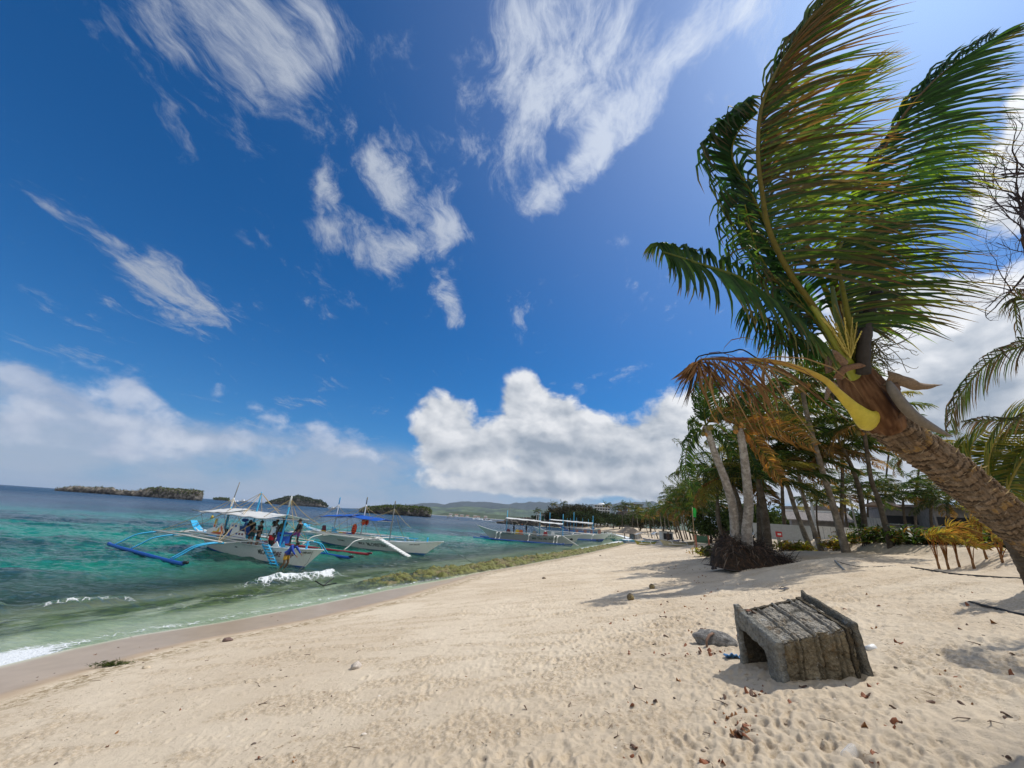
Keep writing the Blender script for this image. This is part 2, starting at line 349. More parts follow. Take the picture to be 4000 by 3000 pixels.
# ------------------------------------------------------------------ sand
def build_sand():
    rr = [1.2]
    while rr[-1] < 2.6: rr.append(rr[-1]+.12)
    while rr[-1] < 30: rr.append(rr[-1]+max(.014, rr[-1]*.0043))
    while rr[-1] < 3500: rr.append(rr[-1]*1.02 if rr[-1] < 60 else rr[-1]*1.05)
    rr = np.array(rr); az = np.concatenate([np.linspace(-180, -62, 40)[:-1], np.linspace(-62, 62, 1150), np.linspace(62, 180, 40)[1:-1]])*math.pi/180
    A, Rr = np.meshgrid(az, rr); X = np.sin(A)*Rr; Y = np.cos(A)*Rr
    d = sdist(X, Y); Z = ground(X, Y, d)
    # trampled sand: many old footprints, softened by wind
    dry = sst(d, 2.6, 4.5); near = 1-sst(Rr, 22, 32)
    rnd = np.random.RandomState(11); nfp = 0
    hx = np.zeros_like(Z)
    daz = az[40]-az[39]; i0 = 39
    N = 30000
    for _ in range(N):
        r = 2.7*(24/2.7)**(rnd.rand()**.8); a = R(rnd.uniform(-61, 61)); x = r*math.sin(a); y = r*math.cos(a)
        dens = np.clip(.32+.68*(x+2.5)/4.5, .34, 1)
        if rnd.rand() > dens: continue
        L = rnd.uniform(.04, .105)*(1 if x > -1 else .72); Wd = L*rnd.uniform(.35, .6); dep = rnd.uniform(.004, .017)*(1 if x > -1 else .6)*(.6+.4*dens); th = rnd.normal(R(60), R(35))
        if rnd.rand() < .45: L *= .5; Wd = L*.8; dep *= .7
        ia = int(np.searchsorted(rr, r-2.2*L)); ib = int(np.searchsorted(rr, r+2.2*L)); ja = i0+int((a-az[i0]-2.2*L/r)/daz); jb = i0+int((a-az[i0]+2.2*L/r)/daz)+1
        ja = max(ja, 0); jb = min(jb, len(az)-1)
        if jb <= ja or ib <= ia: continue
        qx = X[ia:ib, ja:jb]-x; qy = Y[ia:ib, ja:jb]-y; u = (qx*math.cos(th)+qy*math.sin(th))/L; v = (-qx*math.sin(th)+qy*math.cos(th))/Wd
        q = u*u+v*v
        hx[ia:ib, ja:jb] += dep*(-np.exp(-q*q*q*.9)+.6*np.exp(-(np.sqrt(q)-1.45)**2*5)*(1+.5*u))
    pm_ = .35+.65*sst(fbm(X/2.2, Y/1.3, 3, 15), .38, .6); hx = .026*np.tanh(hx*pm_/.026)
    fr = 1-np.abs(2*fbm(X/.42, Y/.30, 3, 21)-1)
    hx += ((1-np.abs(2*fbm(X/.21+3, Y/.13, 3, 25)-1))-.7)*.028*np.clip(.4+.5*(X+1)/5, .3, 1)*near
    hx += (fr-.7)*.03*np.clip(.35+.5*(X+1)/5, .1, 1)*near
    hx += (fbm(X/.12, Y/.12, 2, 31)-.5)*.012*near
    cl = sst(fbm(X/.8, Y/.34, 4, 41), .50, .64)
    hx += cl*(fbm(X/.05, Y/.045, 2, 43)-.42)*.034*near
    Z = Z+hx*dry*(1-sst(Rr, 26, 34)*.5)
    Z += (fbm(X/.5, Y/.5, 3, 51)-.5)*.018*sst(d, 1.6, 2.4)*(1-sst(d, 3, 4.5))
    nr, na = Z.shape; ii = np.arange(nr*na).reshape(nr, na)
    jn = np.roll(np.arange(na), -1)
    Fc = np.stack([ii[:-1, :], ii[1:, :], ii[1:, :][:, jn], ii[:-1, :][:, jn]], -1).reshape(-1, 4)[:, ::-1]
    me = pmesh('sand', np.stack([X, Y, Z], -1).reshape(-1, 3), Fc, True, {'dist': d, 'clump': cl})
    m = bpy.data.materials.new('sand'); m.use_nodes = True; g = NT(m.node_tree); b = m.node_tree.nodes['Principled BSDF']
    P = g.n('ShaderNodeTexCoord').outputs['Object']
    dn = g.n('ShaderNodeAttribute'); dn.attribute_name = 'dist'; dd = dn.outputs['Fac']
    cn = g.n('ShaderNodeAttribute'); cn.attribute_name = 'clump'
    sp = g.n('ShaderNodeSeparateXYZ'); g.L.new(P, sp.inputs[0])
    n1 = g.noise(P, .35, 5, .6); n2 = g.noise(P, 2.4, 6, .65); n3 = g.noise(P, 70, 3, .7)
    wob = g.m('ADD', dd, g.m('MULTIPLY', g.m('SUBTRACT', g.noise(P, .8, 3, .5), .5), .55))
    drysand = g.mix(g.ss(n1, .35, .65), (.65, .55, .415), (.57, .47, .345))
    drysand = g.mix(g.m('MULTIPLY', g.ss(n2, .55, .75), .35), drysand, (.46, .37, .26))
    drysand = g.mix(g.m('MULTIPLY', g.ss(n3, .56, .75), .3), drysand, (.36, .27, .18))
    drysand = g.mix(g.m('MULTIPLY', g.m('MULTIPLY', cn.outputs['Fac'], g.ss(g.noise(P, 30, 4, .7), .4, .6)), .6), drysand, (.42, .32, .21))
    deb = g.m('MULTIPLY', g.ss(g.noise(P, 17, 5, .7), .575, .64), g.ss(g.noise(g.map(P, (0, 0, 0), (0, 0, R(25)), (1, .45, 1)), 1.1, 4, .6), .47, .6)); drysand = g.mix(g.m('MULTIPLY', deb, .75), drysand, (.26, .18, .11))
    wetsand = g.mix(g.ss(n2, .3, .7), (.37, .275, .18), (.43, .325, .22))
    bed = g.mix(g.ss(g.noise(P, .5, 4, .6), .42, .58), (.62, .58, .44), (.50, .50, .34))
    # weed-grown reef flat just below the waterline
    y_ = sp.outputs[1]
    reef = g.m('MULTIPLY', g.ss(dd, -9.5, -6.5), g.ss(dd, -2.9, -4.3)); reef = g.m('MULTIPLY', reef, g.ss(g.noise(g.map(P, (0, 0, 0), (0, 0, R(20)), (1, .45, 1)), .7, 6, .65), .36, .54))
    reefc = g.mix(g.ss(g.noise(P, 2.2, 5, .7), .38, .6), (.06, .065, .03), (.20, .24, .045))
    deep = g.mix(g.ss(g.noise(P, .09, 5, .6), .44, .56), (.30, .34, .26), (.05, .07, .05))
    sea = g.mix(g.ss(dd, -8, -14), bed, deep); sea = g.mix(reef, sea, reefc)
    wob = g.m('ADD', wob, g.ss(sp.outputs[1], 14, 26, 0, 1.75)); c = g.mix(g.ss(wob, 2.3, 2.75), wetsand, drysand)
    # strand line of debris
    strand = g.m('MULTIPLY', g.ss(wob, 2.5, 2.75), g.ss(wob, 3.5, 2.9)); strand = g.m('MULTIPLY', strand, g.ss(g.noise(P, 7, 7, .8), .45, .58))
    c = g.mix(g.m('MULTIPLY', strand, .8), c, (.20, .14, .06))
    c = g.mix(g.ss(dd, -.05, .35), sea, c)
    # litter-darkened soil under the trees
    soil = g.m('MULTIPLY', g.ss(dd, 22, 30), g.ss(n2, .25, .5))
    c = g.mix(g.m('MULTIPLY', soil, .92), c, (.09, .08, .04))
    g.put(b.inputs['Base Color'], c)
    g.put(b.inputs['Roughness'], g.ss(wob, 2.0, 2.7, .28, .95)); g.put(b.inputs['Specular IOR Level'], g.ss(wob, 2.0, 2.7, .25, .08))
    # finer relief; farther out the footprints live here
    rad = g.vm('LENGTH', P); farw = g.ss(rad, 16, 28); dryw = g.ss(wob, 2.3, 3)
    v1 = g.vor(g.map(P, (0, 0, 0), (0, 0, .4), (1, 1.3, 0)), 4.2, 'SMOOTH_F1'); v2 = g.noise(g.map(P, (0, 0, 0), (0, 0, 0), (1, 1, 0)), 3.0, 3, .6)
    hfar = g.m('ADD', g.m('MULTIPLY', v1, .9), g.m('MULTIPLY', v2, .8))
    hh = g.m('ADD', g.m('MULTIPLY', g.m('MULTIPLY', hfar, farw), .14), g.m('MULTIPLY', g.noise(P, 34, 6, .75), .020))
    pit = g.m('MULTIPLY', g.ss(g.vor(P, 9), .18, .06), g.ss(g.noise(P, 1.1, 2, .5), .5, .62))
    hh = g.m('SUBTRACT', hh, g.m('MULTIPLY', pit, .02))
    hh = g.m('MULTIPLY', hh, dryw)
    g.L.new(g.bump(hh, .9, 1.0), b.inputs['Normal'])
    return tag(link('sand', me, m), 'pale trampled beach sand with a darker wet strip at the water', 'sand', kind='structure')
build_sand()

# ------------------------------------------------------------------ sea
def wave_h(X, Y, d, r):
    dp = -d
    amp = sst(dp, 1.0, 14)*(1-.0*r)
    th = R(62); k = X*math.cos(th)+Y*math.sin(th)
    w = (fbm(X/2.2+Y/6, Y/1.6, 4, 61)-.5)*.42*amp*(1-sst(r, 60, 140))
    w += (fbm(X/.7, Y/.55, 3, 71)-.5)*.13*sst(dp, .5, 4)*(1-sst(r, 40, 90))
    # breaking crests that run along the beach
    for (x0, y0, x1, y1, am, wd, sd_) in CRESTS:
        ux, uy = x1-x0, y1-y0; L = math.hypot(ux, uy); ux /= L; uy /= L
        t = ((X-x0)*ux+(Y-y0)*uy)/L; off = (X-x0)*(-uy)+(Y-y0)*ux+(fbm(X/1.6, Y/1.6, 2, sd_)-.5)*.9
        w += am*np.exp(-(off/wd)**2)*sst(t, -.02, .3)*(1-sst(t, .8, 1.02))*(.55+.9*fbm(X/.7, Y/.7, 3, sd_+3))
    return w
def _cr(a, b, am, wd, s): p = gp(*a); q = gp(*b); return (p[0], p[1], q[0], q[1], am, wd, s)
CRESTS = [_cr((915, 2292), (1345, 2246), .30, .34, 5), _cr((60, 2385), (560, 2345), .22, .36, 6), (*gp(560, 2345)[:2], *gp(900, 2300)[:2], .12, .4, 8), _cr((-500, 2420), (60, 2385), .2, .4, 9)]
def build_sea():
    rr = [4.]
    while rr[-1] < 70: rr.append(rr[-1]+max(.05, rr[-1]*.0055))
    while rr[-1] < 45000: rr.append(rr[-1]*1.03)
    rr = np.array(rr); az = np.concatenate([np.linspace(-180, -66, 30)[:-1], np.linspace(-66, 18, 700), np.linspace(18, 66, 100)[1:], np.linspace(66, 180, 30)[1:-1]])*math.pi/180
    A, Rr = np.meshgrid(az, rr); X = np.sin(A)*Rr; Y = np.cos(A)*Rr; d = sdist(X, Y); d = np.where(Rr > 600, -400, d)
    Z = wave_h(X, Y, d, Rr)
    Z = np.where(d > -1.5, Z*sst(d, -.1, -1.5), Z)
    Z = np.where(Rr < 600, Z, 0)
    foam = np.zeros_like(Z)
    for (x0, y0, x1, y1, am, wd, sd_) in CRESTS:
        ux, uy = x1-x0, y1-y0; L = math.hypot(ux, uy); ux /= L; uy /= L
        t = ((X-x0)*ux+(Y-y0)*uy)/L; off = (X-x0)*(-uy)+(Y-y0)*ux+(fbm(X/1.6, Y/1.6, 2, sd_)-.5)*.9
        hgt = {.30: .98, .22: .55, .12: .4, .2: .5}[am]
        vv = .35+1.2*fbm(X/.5, Y/.5, 4, sd_+3); foam = np.maximum(foam, hgt*vv*np.exp(-((off+.12)/(wd*(.8+.6*t if am == .30 else .5)))**2)*sst(t, -.02, .25)*(1-sst(t, .85, 1.02)))
        if am == .30: foam = np.maximum(foam, .46*sst(off, -1.7, -.4)*(1-sst(off, .1, .5))*sst(t, -.25, .1)*(1-sst(t, .95, 1.15)))
    # swash along the sand edge, thick at the near end
    near = 1-sst(Y, 8.8, 10.6); sw = np.exp(-((d+.42)/(.42+.35*near))**2)*(.55+.60*near)
    foam = np.maximum(foam, sw*(1-sst(Rr, 60, 120)*.3))
    foam = np.maximum(foam, .48*np.exp(-((d+1.2)/.5)**2)*near)
    foam = np.maximum(foam, .36*np.exp(-((d+2.6)/.9)**2)*near)
    foam = np.maximum(foam, .42*sst(d, -4.2, -3)*(1-sst(d, -2.4, -1.5))*sst(Y, 11, 14)*(1-sst(Y, 18, 22)))
    # small breakers outside the rocks
    br = sst(d, -9, -6)*(1-sst(d, -5.2, -4.2))*sst(Y, 17, 22); foam = np.maximum(foam, .42*br*(1-sst(Y, 80, 120)*.3))
    br2 = sst(d, -4, -2)*(1-sst(d, -.2, 0))*sst(Y, 48, 60); foam = np.maximum(foam, .8*br2)
    nr, na = Z.shape; ii = np.arange(nr*na).reshape(nr, na); jn = np.roll(np.arange(na), -1)
    Fc = np.stack([ii[:-1, :], ii[1:, :], ii[1:, :][:, jn], ii[:-1, :][:, jn]], -1).reshape(-1, 4)[:, ::-1]
    me = pmesh('sea', np.stack([X, Y, Z], -1).reshape(-1, 3), Fc, True, {'dist': d, 'foam': foam})
    m = bpy.data.materials.new('sea_water'); m.use_nodes = True; g = NT(m.node_tree); b = m.node_tree.nodes['Principled BSDF']; out = m.node_tree.nodes['Material Output']
    P = g.n('ShaderNodeTexCoord').outputs['Object']
    def A_(nm): a = g.n('ShaderNodeAttribute'); a.attribute_name = nm; return a.outputs['Fac']
    dd = A_('dist'); fo = A_('foam'); rad = g.vm('LENGTH', P)
    # what lies on the bottom tints the water: sand patches turquoise, weed and reef dark
    pn = g.noise(g.map(P, (4, 2, 0), (0, 0, R(-33)), (.016, .055, 1)), 1.0, 6, .62, .3)
    pn2 = g.noise(g.map(P, (1, 7, 0), (0, 0, R(-30)), (.07, .22, 1)), 1.0, 5, .6)
    sandy = g.ss(g.m('ADD', pn, g.m('MULTIPLY', g.m('SUBTRACT', pn2, .5), .5)), .40, .60)
    turq = g.mix(g.ss(rad, 30, 160), (.008, .22, .15), (.002, .22, .21)); dark = g.mix(g.ss(rad, 25, 150), (.018, .062, .055), (.003, .045, .085))
    c = g.mix(sandy, dark, turq)
    blue = g.mix(g.ss(g.noise(g.map(P, (0, 0, 0), (0, 0, R(-20)), (.004, .02, 1)), 1, 4, .6), .4, .6), (.002, .022, .075), (.003, .045, .10))
    c = g.mix(g.ss(g.m('ADD', rad, g.m('MULTIPLY', g.m('SUBTRACT', pn2, .5), 60)), 48, 150, 0, .93), c, blue)
    c = g.mix(g.ss(dd, -14, -5), c, g.mix(g.ss(pn2, .4, .6), (.08, .19, .14), (.12, .27, .19)))
    hn = g.noise(g.map(P, (0, 0, 0), (0, 0, R(25)), (1.0, 2.6, 1)), 1.1, 5, .62); hn2 = g.noise(g.map(P, (0, 0, 0), (0, 0, R(25)), (1.0, 2.2, 1)), .16, 6, .6)
    sm = g.ss(dd, -.5, -4, .4, 1)
    h = g.m('ADD', g.m('MULTIPLY', hn, g.ss(rad, 15, 300, .40, .9)), g.m('MULTIPLY', hn2, g.ss(rad, 20, 200, .0, 1.5)))
    h = g.m('MULTIPLY', h, sm)
    nrm = g.bump(h, 1.0, 1.0)
    # foam: lacy where thin, solid where thick
    f1 = g.noise(P, 2.6, 7, .72); f2 = g.vor(g.map(P, (0, 0, 0), (0, 0, 0), (1, 1, .3)), 5, 'DISTANCE_TO_EDGE')
    fn = g.m('ADD', g.m('MULTIPLY', f1, .8), g.m('MULTIPLY', g.ss(f2, .12, .0), .16))
    fm = g.ss(g.m('ADD', fn, g.m('MULTIPLY', fo, .78)), .84, 1.10)
    fm = g.m('MULTIPLY', fm, g.ss(fo, .04, .2))
    caps = g.m('MULTIPLY', g.ss(g.noise(g.map(P, (0, 0, 0), (0, 0, R(-25)), (.35, 1.3, 1)), .22, 8, .72), .73, .78), g.ss(rad, 30, 90))
    fm = g.m('MAXIMUM', fm, g.m('MULTIPLY', caps, .75))
    g.put(b.inputs['Base Color'], c); b.inputs['Roughness'].default_value = .12; g.put(b.inputs['Roughness'], g.ss(rad, 20, 500, .08, .28)); b.inputs['IOR'].default_value = 1.33; b.inputs['Specular IOR Level'].default_value = .22
    g.L.new(nrm, b.inputs['Normal'])
    # shallow water lets the bottom show through
    tr = g.n('ShaderNodeBsdfTransparent'); tr.inputs[0].default_value = (.90, 1.0, .94, 1)
    gl = g.n('ShaderNodeBsdfGlossy'); gl.inputs['Roughness'].default_value = .05; g.L.new(nrm, gl.inputs['Normal']); gl.inputs[0].default_value = (1, 1, 1, 1)
    fr = g.n('ShaderNodeFresnel'); fr.inputs[0].default_value = 1.33; g.L.new(nrm, fr.inputs[1])
    clear = g.n('ShaderNodeMixShader'); g.L.new(g.m('MULTIPLY', fr.outputs[0], .6), clear.inputs[0]); g.L.new(tr.outputs[0], clear.inputs[1]); g.L.new(gl.outputs[0], clear.inputs[2])
    m1 = g.n('ShaderNodeMixShader'); g.L.new(g.ss(dd, -2.5, -15, .05, 1.0), m1.inputs[0]); g.L.new(clear.outputs[0], m1.inputs[1]); g.L.new(b.outputs[0], m1.inputs[2])
    fb = g.n('ShaderNodeBsdfPrincipled'); fb.inputs['Base Color'].default_value = (.80, .83, .84, 1); fb.inputs['Roughness'].default_value = .8
    g.L.new(g.bump(g.noise(P, 11, 5, .7), .8, .12), fb.inputs['Normal'])
    m2 = g.n('ShaderNodeMixShader'); g.L.new(fm, m2.inputs[0]); g.L.new(m1.outputs[0], m2.inputs[1]); g.L.new(fb.outputs[0], m2.inputs[2])
    g.L.new(m2.outputs[0], out.inputs[0])
    return tag(link('sea', me, m), 'turquoise and deep blue sea with small foaming waves at the beach', 'sea', kind='structure')
build_sea()
# ------------------------------------------------------------------ people
def skin(name, nodes, edges, m_, parent, root=0, sub=1):
    """one continuous surface grown round a skeleton: nodes = [(xyz, (rx, ry))]"""
    me = bpy.data.meshes.new(name); me.from_pydata([tuple(map(float, p)) for p, r in nodes], edges, []); me.update()
    o = bpy.data.objects.new(name, me); COL.objects.link(o); md = o.modifiers.new('skin', 'SKIN'); md.use_smooth_shade = True
    sv = me.skin_vertices[0].data
    for i, (p, r) in enumerate(nodes): sv[i].radius = r if isinstance(r, tuple) else (r, r); sv[i].use_root = (i == root)
    s2 = o.modifiers.new('sub', 'SUBSURF'); s2.levels = sub; s2.render_levels = sub
    dg = bpy.context.evaluated_depsgraph_get(); nm = bpy.data.meshes.new_from_object(o.evaluated_get(dg)); bpy.data.objects.remove(o); bpy.data.meshes.remove(me); nm.name = name
    nm.polygons.foreach_set('use_smooth', np.ones(len(nm.polygons), dtype=bool))
    return link(name, nm, m_, parent)
SKINM = {'brown': mat('brown_skin', (.17, .085, .05), .5, var=.08), 'dark': mat('dark_skin', (.06, .032, .022), .5, var=.08), 'tan': mat('tan_skin', (.36, .21, .14), .5, var=.08)}
HAIR = mat('black_hair', (.012, .010, .010), .6); CL = {}
def cloth_m(nm, c):
    if nm not in CL: CL[nm] = mat(nm, c, .85, var=.15, scale=9, bump=.3, bscale=22)
    return CL[nm]
def person(parent_frame, loc, rz, label, pose, skin_c='brown', shirt=None, bottom=None, long_sleeve=False, leggings=False, scale=1., hair=True, group=None, cat='person'):
    J = dict(pel=(0, 0, .93), waist=(0, 0, 1.08), chest=(0, 0, 1.28), neck=(0, 0, 1.46), head=(0.01, 0, 1.60), crown=(0.01, 0, 1.69), shL=(0, .17, 1.40), shR=(0, -.17, 1.40), elL=(-.02, .24, 1.13), elR=(-.02, -.24, 1.13), wrL=(.06, .25, .90), wrR=(.06, -.25, .90),
             hipL=(0, .09, .90), hipR=(0, -.09, .90), knL=(.02, .10, .50), knR=(.02, -.10, .50), anL=(-.02, .10, .09), anR=(-.02, -.10, .09)); J.update(pose); J = {k: Vector(v) for k, v in J.items()}
    wl = parent_frame(loc); root = empty('person', tuple(wl), rz, label, cat, group); root.scale = (scale,)*3
    N = []; E = []; ix = {}
    def n(k, p, r, par=None): ix[k] = len(N); N.append((p, r)); (E.append((ix[par], ix[k])) if par else None)
    fw = (J['head']-J['neck']).normalized(); fx = Vector((1, 0, 0)); face = (fx-fw*fx.dot(fw)).normalized() if 'face' not in pose else J['face'].normalized()
    n('pel', J['pel'], (.135, .105)); n('waist', J['waist'], (.125, .09), 'pel'); n('chest', J['chest'], (.155, .105), 'waist'); n('nb', J['chest'].lerp(J['neck'], .75), (.10, .075), 'chest'); n('neck', J['neck'], .052, 'nb')
    hc = J['head']; n('jaw', hc-fw*.055+face*.02, (.062, .07), 'neck'); n('head', hc, (.078, .092), 'jaw'); n('crown', hc+fw*.075-face*.01, (.058, .07), 'head'); n('nose', hc-fw*.01+face*.112, .012, 'head')
    side = fw.cross(face)
    for s, q in ((1, 'L'), (-1, 'R')):
        n('ear'+q, hc-face*.01-side*s*-.088, .014, 'head')
        n('sh'+q, J['sh'+q], .062, 'nb'); n('ua'+q, J['sh'+q].lerp(J['el'+q], .5), .05, 'sh'+q); n('el'+q, J['el'+q], .04, 'ua'+q); n('fa'+q, J['el'+q].lerp(J['wr'+q], .4), .04, 'el'+q); n('wr'+q, J['wr'+q], .027, 'fa'+q)
        d = (J['wr'+q]-J['el'+q]).normalized(); sd_ = d.cross(Vector((1, 0, .2))).normalized(); pm = J['wr'+q]+d*.06; n('pm'+q, pm, (.032, .018), 'wr'+q)
        for k, (off, ln) in enumerate(((-.03, .065), (-.01, .078), (.01, .074), (.028, .058))):
            a = pm+d*.045+sd_*off; n('f%d%s' % (k, q), a, .010, 'pm'+q); n('g%d%s' % (k, q), a+d*ln*.8+Vector((.012, 0, -.006)), .008, 'f%d%s' % (k, q))
        n('th'+q, pm-d*.01+Vector((.045, 0, 0)), .011, 'pm'+q); n('tt'+q, pm+d*.03+Vector((.062, 0, 0)), .009, 'th'+q)
        n('hip'+q, J['hip'+q], .09, 'pel'); n('tm'+q, J['hip'+q].lerp(J['kn'+q], .5), .078, 'hip'+q); n('kn'+q, J['kn'+q], .055, 'tm'+q); n('cf'+q, J['kn'+q].lerp(J['an'+q], .35), .056, 'kn'+q); n('an'+q, J['an'+q], .037, 'cf'+q)
        n('heel'+q, J['an'+q]+Vector((-.03, 0, -.05)), .032, 'an'+q); n('toe'+q, J['an'+q]+Vector((.16, 0, -.065)), (.042, .022), 'an'+q)
    skin('body', N, E, SKINM[skin_c], root)
    if shirt:
        S_ = [(J['pel']+(J['waist']-J['pel'])*.3, (.155, .125)), (J['waist'], (.145, .112)), (J['chest'], (.175, .125)), (J['chest'].lerp(J['neck'], .75), (.115, .09))]; E2 = [(0, 1), (1, 2), (2, 3)]
        for q in 'LR':
            k = len(S_); S_ += [(J['sh'+q], .078), (J['sh'+q].lerp(J['el'+q], .6), .066)]; E2 += [(3, k), (k, k+1)]
            if long_sleeve: S_ += [(J['el'+q], .052), (J['el'+q].lerp(J['wr'+q], .9), .038)]; E2 += [(k+1, k+2), (k+2, k+3)]
        skin('shirt', S_, E2, shirt, root, 1)
    if bottom:
        S_ = [(J['pel']+(J['waist']-J['pel'])*.25, (.148, .118)), (J['pel'], (.155, .12))]; E2 = [(0, 1)]
        for q in 'LR': k = len(S_); S_ += [(J['hip'+q], .105), (J['hip'+q].lerp(J['kn'+q], .72), .092)]; E2 += [(1, k), (k, k+1)]
        skin('shorts', S_, E2, bottom, root, 1)
    if leggings:
        for q in 'LR': skin('legging', [(J['hip'+q].lerp(J['kn'+q], .6), .078), (J['kn'+q], .062), (J['kn'+q].lerp(J['an'+q], .4), .062), (J['an'+q], .043)], [(0, 1), (1, 2), (2, 3)], cloth_m('black_leggings', (.012, .012, .016)), root, 1)
    if hair:
        h = MB().ball(hc+fw*.035-face*.02, .1, 12, 9, .1, len(label)); h.build('hair', HAIR, root, True)
    return root
# ------------------------------------------------------------------ outrigger boats
P_WHITE = mat('white_boat_paint', (.72, .72, .70), .45, var=.10, scale=5, bump=.2, bscale=9); P_LB = mat('light_blue_paint', (.045, .40, .68), .45, var=.12, scale=6); P_BLUE = mat('blue_paint', (.012, .075, .36), .4, var=.15, scale=6)
P_RED = mat('red_paint', (.33, .018, .03), .45, var=.15); P_MAR = mat('maroon_paint', (.12, .015, .03), .5); P_YEL = mat('yellow_paint', (.62, .40, .03), .5, var=.1); P_OR = mat('orange_paint', (.55, .10, .03), .5, var=.1)
P_WOOD = mat('bamboo_pole', (.62, .60, .56), .6, var=.15, scale=12); ROPE = mat('yellow_rope', (.42, .30, .13), .8); ROPED = mat('dark_rope', (.05, .06, .05), .8); TARPW = mat('white_tarpaulin', (.78, .78, .76), .6, var=.06, trans=.25); TARPB = mat('blue_tarpaulin', (.015, .12, .55), .5, var=.1, trans=.25)
P_DARK = mat('dark_cavity', (.01, .012, .016), .7); P_GREY = mat('weathered_wood', (.25, .24, .22), .8, var=.3, scale=10); LIFE = mat('orange_life_vest', (.75, .07, .02), .6, var=.15, scale=10); INK = mat('black_lettering', (.012, .012, .015), .5); INKR = mat('dark_red_lettering', (.13, .012, .025), .5)
P_SEA = mat('grey_boat_paint', (.42, .44, .44), .5, var=.12, scale=5)
class Hull:
    def __init__(s, xs=-8.3, xb=6.7, zs=1.3, zb=1.0, beam=.68, xk0=-5.2, xk1=5.0, deck=.82, zmid=.74, bottom=-.3):
        s.__dict__.update(locals())
    def pt(s, u, v, side, off=0.):
        x1 = s.xs+(s.xb-s.xs)*u; x0 = s.xk0+(s.xk1-s.xk0)*u; c = abs(2*u-1)
        zt = s.zmid+(s.zs-s.zmid)*max(0, (1-2*u))**2.6+(s.zb-s.zmid)*max(0, (2*u-1))**2.2
        b = s.beam*(1-c**2.3); bk = b*.30; z = s.bottom+(zt-s.bottom)*v; x = x0+(x1-x0)*v**1.15; w = bk+(b-bk)*v**.75
        return Vector((x, side*(w+off), z))
def lettering(text, size, hull, u0, v0, side, mat_, parent, name='lettering', wide=1.):
    """paint lettering on the hull side, letters follow the planking"""
    cu = bpy.data.curves.new('txt', 'FONT'); cu.body = text; cu.size = size; cu.extrude = 0; cu.offset = size*.018; o = bpy.data.objects.new('txt', cu); COL.objects.link(o)
    dg = bpy.context.evaluated_depsgraph_get(); me = bpy.data.meshes.new_from_object(o.evaluated_get(dg)); bpy.data.objects.remove(o); me.name = name
    L = hull.xb-hull.xs; Hh = hull.zmid-hull.bottom
    for v in me.vertices:
        a, h = v.co.x*wide, v.co.y; uu = u0+a/L*(1.12) if side < 0 else u0-a/L*1.12; vv = v0+h/Hh
        v.co = hull.pt(uu, vv, side, .008)
    return link(name, me, mat_, parent)
